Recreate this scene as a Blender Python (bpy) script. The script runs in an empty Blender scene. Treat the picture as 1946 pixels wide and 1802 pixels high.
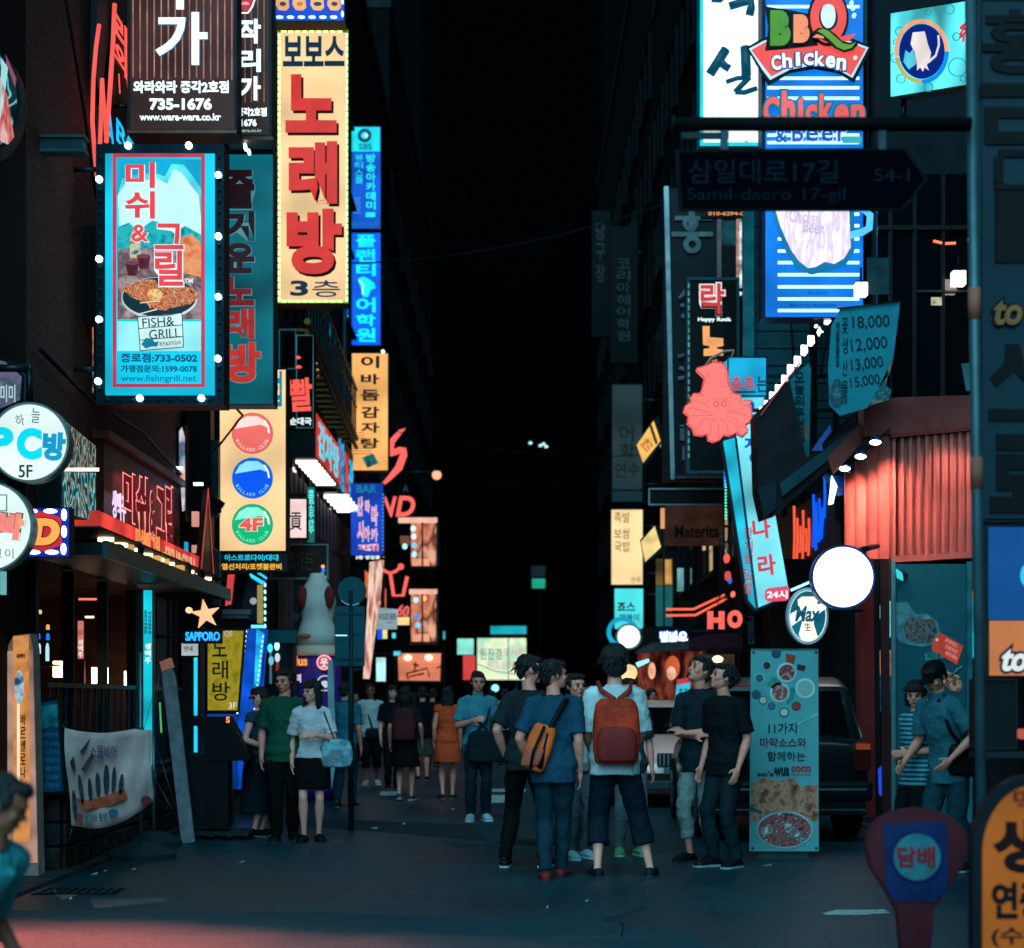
import bpy, math, random
from mathutils import Vector, Matrix
random.seed(7)
R = math.radians
scene = bpy.context.scene
COL = scene.collection
# ---------------------------------------------------------------- camera, world, sun, exposure
F, CX, HY, CH = 3500.0, 973.0, 1331.0, 1.42      # focal length in photo pixels, centre column, horizon row, eye height
cam_data = bpy.data.cameras.new('camera')
cam = bpy.data.objects.new('camera', cam_data); COL.objects.link(cam)
cam.location = (0, 0, CH); cam.rotation_euler = (R(90), 0, 0)
cam_data.sensor_width = 36; cam_data.lens = F / 1946 * 36
cam_data.shift_y = (HY - 901) / 1946
cam_data.clip_end = 1500
cam_data.dof.use_dof = True; cam_data.dof.focus_distance = 16.5; cam_data.dof.aperture_fstop = 2.1
scene.camera = cam
world = bpy.data.worlds.new('World'); scene.world = world; world.use_nodes = True
bg = world.node_tree.nodes['Background']
bg.inputs[0].default_value = (0.10, 0.42, 0.75, 1); bg.inputs[1].default_value = 0.0045
sun_data = bpy.data.lights.new('night_glow', 'SUN')
sun_data.energy = 4.8; sun_data.angle = R(70); sun_data.color = (0.31, 0.78, 1.0)
sun = bpy.data.objects.new('night_glow', sun_data); COL.objects.link(sun)
sun.rotation_euler = (R(52), 0, R(-14))
scene.view_settings.view_transform = 'Standard'; scene.view_settings.look = 'None'
scene.view_settings.exposure = 0; scene.view_settings.gamma = 1
try: scene.view_settings.use_curve_mapping = False
except Exception: pass
scene.render.engine = 'CYCLES'
scene.cycles.use_denoising = True
scene.cycles.max_bounces = 5; scene.cycles.diffuse_bounces = 2; scene.cycles.glossy_bounces = 3
scene.cycles.transmission_bounces = 4; scene.cycles.sample_clamp_indirect = 4
scene.cycles.use_light_tree = True

# ---------------------------------------------------------------- materials
def lin(h):
    h = h.lstrip('#'); c = [int(h[i:i+2], 16) / 255 for i in (0, 2, 4)]
    return tuple(x / 12.92 if x <= .04045 else ((x + .055) / 1.055) ** 2.4 for x in c) + (1,)
_M = {}
def newmat(name):
    m = bpy.data.materials.new(name); m.use_nodes = True
    nt = m.node_tree; nt.nodes.clear()
    return m, nt, nt.nodes.new('ShaderNodeOutputMaterial')
def noise_of(nt, scale, detail=3, sc=(1, 1, 1)):
    tc = nt.nodes.new('ShaderNodeTexCoord'); mp = nt.nodes.new('ShaderNodeMapping'); mp.inputs['Scale'].default_value = sc
    n = nt.nodes.new('ShaderNodeTexNoise'); n.inputs['Scale'].default_value = scale; n.inputs['Detail'].default_value = detail
    nt.links.new(tc.outputs['Object'], mp.inputs['Vector']); nt.links.new(mp.outputs['Vector'], n.inputs['Vector'])
    return n
def E(h, s=1.0, light=False, var=0.12, scale=3.0):
    """lit face: emission in colour h with a little unevenness from the tubes behind"""
    k = ('E', h, s, light, var, scale)
    if k in _M: return _M[k]
    m, nt, out = newmat('lit_' + h.strip('#'))
    e = nt.nodes.new('ShaderNodeEmission'); c = lin(h)
    if var > 0:
        n = noise_of(nt, scale, 1)
        mr = nt.nodes.new('ShaderNodeMapRange'); mr.inputs[1].default_value = .3; mr.inputs[2].default_value = .7
        mr.inputs[3].default_value = 1 - var * 1.6; mr.inputs[4].default_value = 1 + var
        nt.links.new(n.outputs['Fac'], mr.inputs[0])
        mu = nt.nodes.new('ShaderNodeMath'); mu.operation = 'MULTIPLY'; mu.inputs[1].default_value = s
        nt.links.new(mr.outputs[0], mu.inputs[0]); nt.links.new(mu.outputs[0], e.inputs['Strength'])
    else: e.inputs['Strength'].default_value = s
    e.inputs['Color'].default_value = c
    g = nt.nodes.new('ShaderNodeBsdfGlossy'); g.inputs['Color'].default_value = (.02, .02, .02, 1); g.inputs['Roughness'].default_value = .4
    a = nt.nodes.new('ShaderNodeAddShader'); nt.links.new(e.outputs[0], a.inputs[0]); nt.links.new(g.outputs[0], a.inputs[1])
    nt.links.new(a.outputs[0], out.inputs['Surface'])
    try: m.cycles.emission_sampling = 'AUTO' if light else 'NONE'
    except Exception: pass
    _M[k] = m; return m
def EN(cols, scale=12, s=1.0, detail=4, sc=(1, 1, 1), lit=True, kind='noise'):
    """printed picture with many tones; lit from behind or not"""
    k = ('EN', tuple(cols), scale, s, sc, lit, kind)
    if k in _M: return _M[k]
    m, nt, out = newmat('print_' + cols[0].strip('#'))
    n = noise_of(nt, scale, detail, sc)
    src = n.outputs['Fac']
    if kind != 'noise':
        v = nt.nodes.new('ShaderNodeTexVoronoi' if kind == 'cells' else 'ShaderNodeTexWave'); v.inputs['Scale'].default_value = scale
        nt.links.new(n.inputs['Vector'].links[0].from_socket, v.inputs['Vector'])
        if kind == 'cells': v.feature = 'F1'; src = v.outputs['Distance']
        else: v.inputs['Distortion'].default_value = 14; v.inputs['Detail'].default_value = 2; src = v.outputs[1] if len(v.outputs) > 1 else v.outputs[0]
    r = nt.nodes.new('ShaderNodeValToRGB'); el = r.color_ramp.elements
    lo, hi = (.32, .68) if kind == 'noise' else (.1, .8)
    while len(el) < len(cols): el.new(.5)
    for i, c in enumerate(cols):
        el[i].position = lo + (hi - lo) * i / (len(cols) - 1); el[i].color = lin(c)
    nt.links.new(src, r.inputs[0])
    if lit:
        e = nt.nodes.new('ShaderNodeEmission'); e.inputs['Strength'].default_value = s
        nt.links.new(r.outputs[0], e.inputs['Color']); nt.links.new(e.outputs[0], out.inputs['Surface'])
        try: m.cycles.emission_sampling = 'NONE'
        except Exception: pass
    else:
        b = nt.nodes.new('ShaderNodeBsdfPrincipled'); b.inputs['Roughness'].default_value = .7
        nt.links.new(r.outputs[0], b.inputs['Base Color']); nt.links.new(b.outputs[0], out.inputs['Surface'])
    _M[k] = m; return m
def D(h, rough=.7, metal=0., var=.35, scale=4., bump=0., bscale=40., coat=0., spec=.14, alpha=None, name=None, sc=(1, 1, 1)):
    """painted, coated, woven or mineral surface, with grime"""
    k = ('D', h, rough, metal, var, scale, bump, bscale, coat, spec, sc)
    if k in _M: return _M[k]
    m, nt, out = newmat(name or 'surface_' + h.strip('#'))
    b = nt.nodes.new('ShaderNodeBsdfPrincipled'); c = lin(h)
    n = noise_of(nt, scale, 5, sc)
    r = nt.nodes.new('ShaderNodeValToRGB'); el = r.color_ramp.elements
    el[0].position = .3; el[1].position = .7
    el[0].color = tuple(x * (1 - var) for x in c[:3]) + (1,); el[1].color = tuple(min(1, x * (1 + var * .7)) for x in c[:3]) + (1,)
    nt.links.new(n.outputs['Fac'], r.inputs[0]); nt.links.new(r.outputs[0], b.inputs['Base Color'])
    b.inputs['Roughness'].default_value = rough; b.inputs['Metallic'].default_value = metal
    b.inputs['Coat Weight'].default_value = coat; b.inputs['Coat Roughness'].default_value = .08
    b.inputs['Specular IOR Level'].default_value = spec
    if bump:
        n2 = noise_of(nt, bscale, 6, sc); bp = nt.nodes.new('ShaderNodeBump'); bp.inputs['Strength'].default_value = bump; bp.inputs['Distance'].default_value = .02
        nt.links.new(n2.outputs['Fac'], bp.inputs['Height']); nt.links.new(bp.outputs[0], b.inputs['Normal'])
    nt.links.new(b.outputs[0], out.inputs['Surface'])
    _M[k] = m; return m
def glass(h='#0a1418', rough=.06):
    k = ('G', h, rough)
    if k in _M: return _M[k]
    m, nt, out = newmat('dark_glass')
    b = nt.nodes.new('ShaderNodeBsdfPrincipled'); b.inputs['Base Color'].default_value = lin(h); b.inputs['Roughness'].default_value = rough
    b.inputs['Specular IOR Level'].default_value = .8
    nt.links.new(b.outputs[0], out.inputs['Surface']); _M[k] = m; return m
def stripes(h1, h2, n=10., axis='Z', duty=.5, rough=.8, lit=0.):
    k = ('S', h1, h2, n, axis, duty, lit)
    if k in _M: return _M[k]
    m, nt, out = newmat('striped')
    tc = nt.nodes.new('ShaderNodeTexCoord'); sp = nt.nodes.new('ShaderNodeSeparateXYZ'); nt.links.new(tc.outputs['Object'], sp.inputs[0])
    a = nt.nodes.new('ShaderNodeMath'); a.operation = 'MULTIPLY'; a.inputs[1].default_value = n; nt.links.new(sp.outputs[axis], a.inputs[0])
    f = nt.nodes.new('ShaderNodeMath'); f.operation = 'FRACT'; nt.links.new(a.outputs[0], f.inputs[0])
    g = nt.nodes.new('ShaderNodeMath'); g.operation = 'GREATER_THAN'; g.inputs[1].default_value = duty; nt.links.new(f.outputs[0], g.inputs[0])
    mx = nt.nodes.new('ShaderNodeMix'); mx.data_type = 'RGBA'; mx.inputs[6].default_value = lin(h1); mx.inputs[7].default_value = lin(h2)
    nt.links.new(g.outputs[0], mx.inputs[0])
    if lit:
        e = nt.nodes.new('ShaderNodeEmission'); e.inputs['Strength'].default_value = lit
        nt.links.new(mx.outputs[2], e.inputs['Color']); nt.links.new(e.outputs[0], out.inputs['Surface'])
    else:
        b = nt.nodes.new('ShaderNodeBsdfPrincipled'); b.inputs['Roughness'].default_value = rough
        nt.links.new(mx.outputs[2], b.inputs['Base Color']); nt.links.new(b.outputs[0], out.inputs['Surface'])
    _M[k] = m; return m

BLACK = D('#0d1215', .5, var=.3); METAL = D('#2a3a40', .4, .7); STEEL = D('#6f8288', .35, .8)
CAB = D('#10201f', .5, .3); POLE = D('#3d5a60', .45, .5)

# ---------------------------------------------------------------- mesh helpers
def mesh(verts, faces, smooth=False):
    me = bpy.data.meshes.new('m'); me.from_pydata([tuple(v) for v in verts], [], faces); me.update()
    if smooth: me.shade_smooth()
    return me
def link(name, me, mat=None, parent=None, label=None):
    o = bpy.data.objects.new(name, me); COL.objects.link(o); me.name = name
    if mat and not me.materials: me.materials.append(mat)
    if parent is not None: o.parent = parent
    if label: o['label'] = label
    return o
def tag(o, label, cat, group=None, kind=None):
    if label: o['label'] = label
    if cat: o['category'] = cat
    if group: o['group'] = group
    if kind: o['kind'] = kind
    return o
def empty(name, loc, label, cat, group=None, rz=0):
    o = bpy.data.objects.new(name, None); COL.objects.link(o); o.location = loc; o.rotation_euler = (0, 0, rz)
    o.empty_display_size = .1
    return tag(o, label, cat, group)
def P(u, v, d): return Vector(((u - CX) * d / F, d, CH - (v - HY) * d / F))
def foot(v): return CH * F / (v - HY)
def boxm(x0, x1, y0, y1, z0, z1):
    V = [(x, y, z) for x in (x0, x1) for y in (y0, y1) for z in (z0, z1)]
    return V, [(0, 1, 3, 2), (4, 6, 7, 5), (0, 4, 5, 1), (2, 3, 7, 6), (0, 2, 6, 4), (1, 5, 7, 3)]
def box(name, x0, x1, y0, y1, z0, z1, mat, parent=None, label=None, bevel=0):
    o = link(name, mesh(*boxm(x0, x1, y0, y1, z0, z1)), mat, parent, label)
    if bevel:
        b = o.modifiers.new('b', 'BEVEL'); b.width = bevel; b.segments = 2
    return o
def rings(rs, n=12, cap=True):
    """closed skin over a list of rings (centre, half axis a, half axis b)"""
    V, Fc = [], []
    for c, a, b in rs:
        for i in range(n):
            t = 2 * math.pi * i / n; V.append(Vector(c) + Vector(a) * math.cos(t) + Vector(b) * math.sin(t))
    for k in range(len(rs) - 1):
        for i in range(n):
            j = (i + 1) % n; Fc.append((k*n+i, k*n+j, (k+1)*n+j, (k+1)*n+i))
    if cap: Fc.append(tuple(range(n))[::-1]); Fc.append(tuple((len(rs)-1)*n + i for i in range(n)))
    return V, Fc
def tubem(pts, r, n=8):
    pts = [Vector(p) for p in pts]; rs = []
    if not isinstance(r, (list, tuple)): r = [r] * len(pts)
    a = None
    for i, p in enumerate(pts):
        t = (pts[min(i+1, len(pts)-1)] - pts[max(i-1, 0)]).normalized()
        if a is None: a = t.cross(Vector((0, 0, 1)) if abs(t.z) < .8 else Vector((0, 1, 0)))
        a = a - t * a.dot(t)
        if a.length < 1e-5: a = t.orthogonal()
        a.normalize(); b = t.cross(a)
        rs.append((p, a * r[i], b * r[i]))
    return rings(rs, n)
def join(*parts):
    V, Fc = [], []
    for v, f in parts:
        k = len(V); V += list(v); Fc += [tuple(i + k for i in q) for q in f]
    return V, Fc
def ball(c, a, b, g, nu=12, nv=8):
    """ellipsoid with half-axis vectors a, b, g"""
    c, a, b, g = Vector(c), Vector(a), Vector(b), Vector(g)
    rs = []
    for k in range(nv + 1):
        t = -math.pi/2 + math.pi * k / nv; cc = max(math.cos(t), .02)
        rs.append((c + g * math.sin(t), a * cc, b * cc))
    return rings(rs, nu)

# ---------------------------------------------------------------- lettering
_T = {}
_tc = bpy.data.curves.new('t', 'FONT'); _tc.extrude = .5; _tc.resolution_u = 4
_TC = (_tc, bpy.data.objects.new('t', _tc))
def textmesh(s, bold=0., shear=0.):
    k = (s, round(bold, 4), shear)
    if k in _T: return _T[k]
    c, o = _TC
    c.body = s; c.offset = bold; c.shear = shear
    me = bpy.data.meshes.new_from_object(o)
    V = [tuple(v.co) for v in me.vertices]; Fc = [tuple(p.vertices) for p in me.polygons]
    bpy.data.meshes.remove(me)
    _T[k] = (V, Fc); return _T[k]

# ---------------------------------------------------------------- a thing laid out on a vertical plane
class Thing:
    """plane: d (faces down the street towards the camera), X (lies along a street wall), or ab=((u0,d0),(u1,d1)) (oblique)"""
    def __init__(s, name, label, cat, u, v, d=None, X=None, ab=None, group=None):
        if ab: (u0, d0), (u1, d1) = ab; s.a = P(u0, HY, d0).xy; s.b = P(u1, HY, d1).xy
        elif X is not None: s.a = Vector((X, 5)); s.b = Vector((X, 90))
        else: s.a = Vector((-50, d)); s.b = Vector((50, d))
        s.dir = (s.b - s.a).normalized()
        n = Vector((s.dir.y, -s.dir.x))
        if n.dot(-s.a) < 0 and not (X is not None): n = -n
        if X is not None: n = Vector((-1 if X > 0 else 1, 0))
        s.n = n; s.org = Vector((0, 0, 0)); s.org = s.W(u, v)
        s.o = empty(name, s.org, label, cat, group)
        s.thk = s.t_at(u) / F        # metres per pixel near here
    def t_at(s, u):
        m = (u - CX) / F                      # ray x = t m, y = t
        e = s.b - s.a; den = m * e.y - e.x
        return (s.a.x * -e.y + s.a.y * e.x) / -den if abs(den) > 1e-9 else 20.
    def W(s, u, v, h=0):
        t = s.t_at(u); p = Vector((t * (u - CX) / F, t, CH - (v - HY) * t / F))
        return Vector((p.x + s.n.x * h, p.y + s.n.y * h, p.z)) - s.org
    def add(s, name, vf, mat, label=None, parent=None, smooth=False):
        return link(name, mesh(*vf, smooth=smooth), mat, parent or s.o, label)
    def poly(s, name, pts, h0, h1, mat, label=None, parent=None):
        n = len(pts); V = [s.W(u, v, h0) for u, v in pts] + [s.W(u, v, h1) for u, v in pts]
        Fc = [tuple(range(n)), tuple(range(2*n-1, n-1, -1))] + [(i, i+n, (i+1) % n + n, (i+1) % n) for i in range(n)]
        return s.add(name, (V, Fc), mat, label, parent)
    def rect(s, name, u0, v0, u1, v1, h0, h1, mat, label=None, parent=None):
        return s.poly(name, [(u0, v0), (u1, v0), (u1, v1), (u0, v1)], h0, h1, mat, label, parent)
    def disc(s, name, u, v, r, h0, h1, mat, ry=None, n=40, label=None, parent=None):
        ry = ry or r
        return s.poly(name, [(u + r * math.cos(2*math.pi*i/n), v + ry * math.sin(2*math.pi*i/n)) for i in range(n)], h0, h1, mat, label, parent)
    def ring(s, name, u, v, r, r2, h0, h1, mat, n=40, a0=0, a1=360, label=None, ky=1.):
        A = [R(a0 + (a1 - a0) * i / n) for i in range(n + 1)]
        V, Fc = [], []
        for a in A:
            for rr, h in ((r, h0), (r, h1), (r2, h1), (r2, h0)): V.append(s.W(u + rr * math.cos(a), v + rr * ky * math.sin(a), h))
        for i in range(n):
            for k in range(4): Fc.append((4*i+k, 4*i+(k+1) % 4, 4*i+4+(k+1) % 4, 4*i+4+k))
        return s.add(name, (V, Fc), mat, label)
    def frame(s, name, u0, v0, u1, v1, w, h0, h1, mat, label=None):
        pr = []
        for a, b, c, d in ((u0, v0, u1, v0+w), (u0, v1-w, u1, v1), (u0, v0+w, u0+w, v1-w), (u1-w, v0+w, u1, v1-w)):
            q = [(a, b), (c, b), (c, d), (a, d)]
            V = [s.W(x, y, h0) for x, y in q] + [s.W(x, y, h1) for x, y in q]
            pr.append((V, [(0, 1, 2, 3), (7, 6, 5, 4), (0, 4, 5, 1), (1, 5, 6, 2), (2, 6, 7, 3), (3, 7, 4, 0)]))
        return s.add(name, join(*pr), mat, label)
    def stroke(s, name, pts, w, h, mat, thick=None, label=None, parent=None, flat=False):
        """brush or neon stroke through pixel points"""
        k = s.thk; r = w * k / 2
        V, Fc = tubem([s.W(u, v, h) for u, v in pts], r, 6 if flat else 8)
        return s.add(name, (V, Fc), mat, label, parent, smooth=True)
    def strokes(s, name, lines, w, h, mat, label=None):
        k = s.thk; r = w * k / 2
        return s.add(name, join(*[tubem([s.W(u, v, h) for u, v in l], r, 6) for l in lines]), mat, label, smooth=True)
    def text(s, st, u0, v0, u1, v1, h, mat, bold=.02, depth=.012, name='lettering', outline=None, ow=.04, rot=0, label=None, shear=0., shadow=None, parent=None):
        if abs(s.n.x) > .9: depth = min(depth, .006)
        V, Fc = textmesh(st, bold, shear)
        xs = [p[0] for p in V]; ys = [p[1] for p in V]; x0, x1, y0, y1 = min(xs), max(xs), min(ys), max(ys)
        um, vm = (u0 + u1) / 2, (v0 + v1) / 2; ca, sa = math.cos(R(rot)), math.sin(R(rot))
        A, B = s.W(u0, vm).xy, s.W(u1, vm).xy; zt, zb = s.W(um, v0).z, s.W(um, v1).z
        def mp(p, hh, dp, du=0, dv=0):
            fx = (p[0] - x0) / (x1 - x0); fy = (p[1] - y0) / (y1 - y0)
            if rot or du or dv:
                a, b = (fx - .5) * (u1 - u0), (.5 - fy) * (v1 - v0)
                w = s.W(um + a * ca - b * sa + du, vm + a * sa + b * ca + dv, hh + (p[2] + .5) * dp); return w
            q = A.lerp(B, fx); hz = hh + (p[2] + .5) * dp
            return Vector((q.x + s.n.x * hz, q.y + s.n.y * hz, zb + (zt - zb) * fy))
        if shadow: s.add(name + '_shade', ([mp(p, h - .001, depth * .4, *shadow[1]) for p in V], Fc), shadow[0], None, parent)
        if outline:
            V2, F2 = textmesh(st, bold + ow, shear); s.add(name + '_outline', ([mp(p, h, depth * .5) for p in V2], F2), outline, None, parent)
        return s.add(name, ([mp(p, h + (depth * .5 if outline else 0), depth) for p in V], Fc), mat, label, parent)
    def vtext(s, st, u0, v0, u1, v1, h, mat, bold=.03, gap=.12, **k):
        n = len(st); step = (v1 - v0) / n
        for i, ch in enumerate(st):
            if ch == ' ': continue
            s.text(ch, u0, v0 + step * i + step * gap * .5, u1, v0 + step * (i + 1) - step * gap * .5, h, mat, bold, name='letter', **k)
    def lights(s, name, pts, w, hgt, h0, h1, mat, rnd=True):
        me = None
        for (u, v) in pts:
            if me is None:
                k = s.thk; W_, H_ = w * k / 2, hgt * k / 2; n = s.n; dr = Vector((s.dir.x, s.dir.y, 0)); nn = Vector((n.x, n.y, 0)); up = Vector((0, 0, 1))
                rs = [(nn * 0, dr * W_, up * H_), (nn * (h1 - h0) * .6, dr * W_, up * H_), (nn * (h1 - h0), dr * W_ * .5, up * H_ * .5)]
                me = mesh(*rings(rs, 10 if rnd else 4), smooth=rnd)
                if not rnd: me = mesh(*rings([(nn * 0, dr * W_ * .9 + up * H_ * .9, dr * -W_ * .9 + up * H_ * .9), (nn * (h1 - h0), dr * W_ * .9 + up * H_ * .9, dr * -W_ * .9 + up * H_ * .9)], 4))
                me.materials.append(mat)
            o = bpy.data.objects.new(name, me); COL.objects.link(o); o.parent = s.o; o.location = s.W(u, v, h0)
    def bar(s, name, p, q, r, mat, parent=None):
        """round bar between two world points"""
        return s.add(name, tubem([Vector(p) - s.org, Vector(q) - s.org], r), mat, None, parent, smooth=True)
WL, WR = -4.0, 4.3
def bracket(t, u, vs, side, d, h=-.04, r=.025):
    """arms that hold a projecting sign to its wall"""
    X = WL - .02 if side < 0 else WR + .02
    for v in vs:
        p = P(u, v, d); p.y -= h
        t.bar('bracket_arm', p, (X, p.y, p.z), r, METAL)
def cabinet(t, u0, v0, u1, v1, depth, face, w=3, cab=CAB, fr=None):
    """light box: case, face and trim frame"""
    t.rect('case', u0, v0, u1, v1, -depth, -.004, cab)
    t.rect('face_panel', u0 + w, v0 + w, u1 - w, v1 - w, -.003, 0, face)
    t.frame('trim', u0, v0, u1, v1, w, -.002, .018, fr or cab)
# ---------------------------------------------------------------- ground
def asphalt():
    m, nt, out = newmat('asphalt')
    b = nt.nodes.new('ShaderNodeBsdfPrincipled')
    n1 = noise_of(nt, .55, 4, (1, .6, 1)); n2 = noise_of(nt, 90, 3); n3 = noise_of(nt, 9, 5, (1, .35, 1))
    r = nt.nodes.new('ShaderNodeValToRGB'); r.color_ramp.elements[0].position = .38; r.color_ramp.elements[1].position = .62
    r.color_ramp.elements[0].color = (.001, .028, .041, 1); r.color_ramp.elements[1].color = (.003, .045, .061, 1)
    nt.links.new(n1.outputs['Fac'], r.inputs[0])
    r2 = nt.nodes.new('ShaderNodeValToRGB'); r2.color_ramp.elements[0].position = .3; r2.color_ramp.elements[1].position = .75
    r2.color_ramp.elements[0].color = (.45, .45, .45, 1); r2.color_ramp.elements[1].color = (1.7, 1.6, 1.55, 1)
    nt.links.new(n2.outputs['Fac'], r2.inputs[0])
    r3 = nt.nodes.new('ShaderNodeValToRGB'); r3.color_ramp.elements[0].position = .35; r3.color_ramp.elements[1].position = .7
    r3.color_ramp.elements[0].color = (.7, .7, .7, 1); r3.color_ramp.elements[1].color = (1.25, 1.2, 1.15, 1)
    nt.links.new(n3.outputs['Fac'], r3.inputs[0])
    a = nt.nodes.new('ShaderNodeMix'); a.data_type = 'RGBA'; a.blend_type = 'MULTIPLY'; a.inputs[0].default_value = 1
    c = nt.nodes.new('ShaderNodeMix'); c.data_type = 'RGBA'; c.blend_type = 'MULTIPLY'; c.inputs[0].default_value = 1
    nt.links.new(r.outputs[0], a.inputs[6]); nt.links.new(r2.outputs[0], a.inputs[7])
    nt.links.new(a.outputs[2], c.inputs[6]); nt.links.new(r3.outputs[0], c.inputs[7])
    nt.links.new(c.outputs[2], b.inputs['Base Color'])
    rr = nt.nodes.new('ShaderNodeMapRange'); rr.inputs[3].default_value = .32; rr.inputs[4].default_value = .62
    nt.links.new(n1.outputs['Fac'], rr.inputs[0]); nt.links.new(rr.outputs[0], b.inputs['Roughness'])
    bp = nt.nodes.new('ShaderNodeBump'); bp.inputs['Strength'].default_value = .5; bp.inputs['Distance'].default_value = .01
    nt.links.new(n2.outputs['Fac'], bp.inputs['Height']); nt.links.new(bp.outputs[0], b.inputs['Normal'])
    b.inputs['Specular IOR Level'].default_value = .3; b.inputs['Specular Tint'].default_value = (.25, .85, 1, 1)
    nt.links.new(b.outputs[0], out.inputs['Surface']); return m
ASPH = asphalt()
g = link('ground', mesh([(-400, -30, 0), (400, -30, 0), (400, 900, 0), (-400, 900, 0)], [(0, 1, 2, 3)]), D('#1b2a2f', .9, bump=.3)); tag(g, 'dark ground beneath the street and buildings', None, kind='structure')
rd = link('road', mesh([(-3.55, -20, .004), (3.9, -20, .004), (3.9, 150, .004), (-3.55, 150, .004)], [(0, 1, 2, 3)]), ASPH); tag(rd, 'dark asphalt of the narrow shopping street', None, kind='structure')
for nm, x0, x1, lb in (('pavement_left', -4.4, -3.56, 'narrow stone strip along the left shops'), ('pavement_right', 3.91, 9.0, 'paving along the right shops')):
    p = box(nm, x0, x1, -20, 150, 0, .014, D('#27383c', .8, bump=.4, bscale=25)); tag(p, lb, None, kind='structure')
    k = 0
    for y in range(26, 62):      # paving slabs near enough to read
        yy = y * .5; xa = x0 + .03
        while xa < min(x1, 5.5) - .3:
            me_ = _M.get(('slab', nm))
            if me_ is None:
                me_ = mesh(*boxm(0, .39, 0, .48, 0, .012)); me_.materials.append(D('#2b3d42', .75, var=.5, scale=2, bump=.5, bscale=30)); _M[('slab', nm)] = me_
            o = bpy.data.objects.new('paving_slab', me_); COL.objects.link(o); o.parent = p; o.location = (xa, yy, .014 + random.uniform(0, .003)); xa += .41; k += 1
            if k > 280: break
        if k > 280: break
# painted marks, patches, covers on the road
def flat(name, pts, z, mat, label, cat=None, kind='structure'):
    V = [P(u, v, foot(v)) for u, v in pts]; V = [(p.x, p.y, z) for p in V]
    o = link(name, mesh(V, [tuple(range(len(V)))]), mat); tag(o, label, cat, kind=kind); return o
def warm_pool_paint():  # part of the warm lamp pool painted into the road colour, fading outward
    m, nt, out = newmat('painted_warm_light'); src = ASPH.node_tree
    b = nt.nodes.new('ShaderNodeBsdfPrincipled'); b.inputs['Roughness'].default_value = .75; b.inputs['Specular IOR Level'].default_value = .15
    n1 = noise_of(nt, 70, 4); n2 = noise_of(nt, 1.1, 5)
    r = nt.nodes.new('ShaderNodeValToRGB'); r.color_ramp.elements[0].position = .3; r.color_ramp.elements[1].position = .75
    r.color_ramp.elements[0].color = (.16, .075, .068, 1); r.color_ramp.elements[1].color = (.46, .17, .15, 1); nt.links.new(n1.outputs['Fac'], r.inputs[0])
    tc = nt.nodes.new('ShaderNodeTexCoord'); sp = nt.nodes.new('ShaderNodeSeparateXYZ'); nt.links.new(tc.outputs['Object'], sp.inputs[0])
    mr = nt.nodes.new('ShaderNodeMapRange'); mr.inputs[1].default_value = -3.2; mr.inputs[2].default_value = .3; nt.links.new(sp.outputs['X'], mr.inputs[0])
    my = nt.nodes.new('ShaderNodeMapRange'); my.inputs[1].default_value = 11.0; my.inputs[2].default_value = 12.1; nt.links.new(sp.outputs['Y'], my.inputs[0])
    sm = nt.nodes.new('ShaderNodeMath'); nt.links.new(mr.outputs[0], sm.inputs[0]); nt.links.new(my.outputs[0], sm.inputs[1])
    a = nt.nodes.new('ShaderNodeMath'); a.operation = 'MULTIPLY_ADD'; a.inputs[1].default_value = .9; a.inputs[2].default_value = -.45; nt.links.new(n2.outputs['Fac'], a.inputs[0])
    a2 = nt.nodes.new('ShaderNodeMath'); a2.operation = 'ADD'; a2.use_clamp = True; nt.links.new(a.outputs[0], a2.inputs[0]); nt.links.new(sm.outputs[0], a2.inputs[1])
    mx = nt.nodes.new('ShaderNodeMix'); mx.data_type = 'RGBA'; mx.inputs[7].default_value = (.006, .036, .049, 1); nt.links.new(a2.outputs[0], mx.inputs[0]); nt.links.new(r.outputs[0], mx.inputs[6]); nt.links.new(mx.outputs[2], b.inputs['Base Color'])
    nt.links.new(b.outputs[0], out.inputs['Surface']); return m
rp_ = link('warm_light_patch', mesh([(-3.55, 4, .006), (1.1, 4, .006), (1.1, 11.35, .006), (-1.2, 12.3, .006), (-3.55, 12.4, .006)], [(0, 1, 2, 3, 4)]), warm_pool_paint()); tag(rp_, 'warm lamp light painted as a reddish patch across the near left of the road', None, kind='structure')
PAINT = D('#9fb0ae', .7, var=.6, scale=14)
flat('road_marking', [(1562, 1738), (1590, 1731), (1680, 1731), (1692, 1737), (1640, 1741), (1570, 1741)], .008, PAINT, 'short worn white line painted near the kerb')
flat('road_marking', [(925, 1500), (1000, 1500), (998, 1506), (923, 1506)], .008, PAINT, 'thin worn painted line across the street')
flat('road_marking', [(928, 1512), (960, 1512), (958, 1527), (924, 1527)], .008, PAINT, 'worn painted block in the middle of the street')
flat('road_marking', [(1212, 1507), (1290, 1507), (1290, 1518), (1210, 1518)], .008, PAINT, 'painted line in front of the parked silver car')
flat('road_marking', [(725, 1505), (760, 1505), (756, 1513), (720, 1513)], .008, PAINT, 'small worn painted mark beside the walkers')
flat('road_patch', [(560, 1556), (900, 1568), (930, 1600), (700, 1580), (560, 1572)], .006, D('#1d2c30', .85, bump=.4), 'darker repaired strip of asphalt')
flat('road_patch', [(170, 1712), (310, 1706), (318, 1716), (180, 1728)], .006, D('#5b5a58', .85, bump=.4), 'pale worn scar in the asphalt')
flat('road_patch', [(100, 1700), (160, 1688), (175, 1694), (118, 1712)], .006, D('#6a605a', .85, bump=.4), 'pale brownish scrape in the asphalt')
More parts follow.
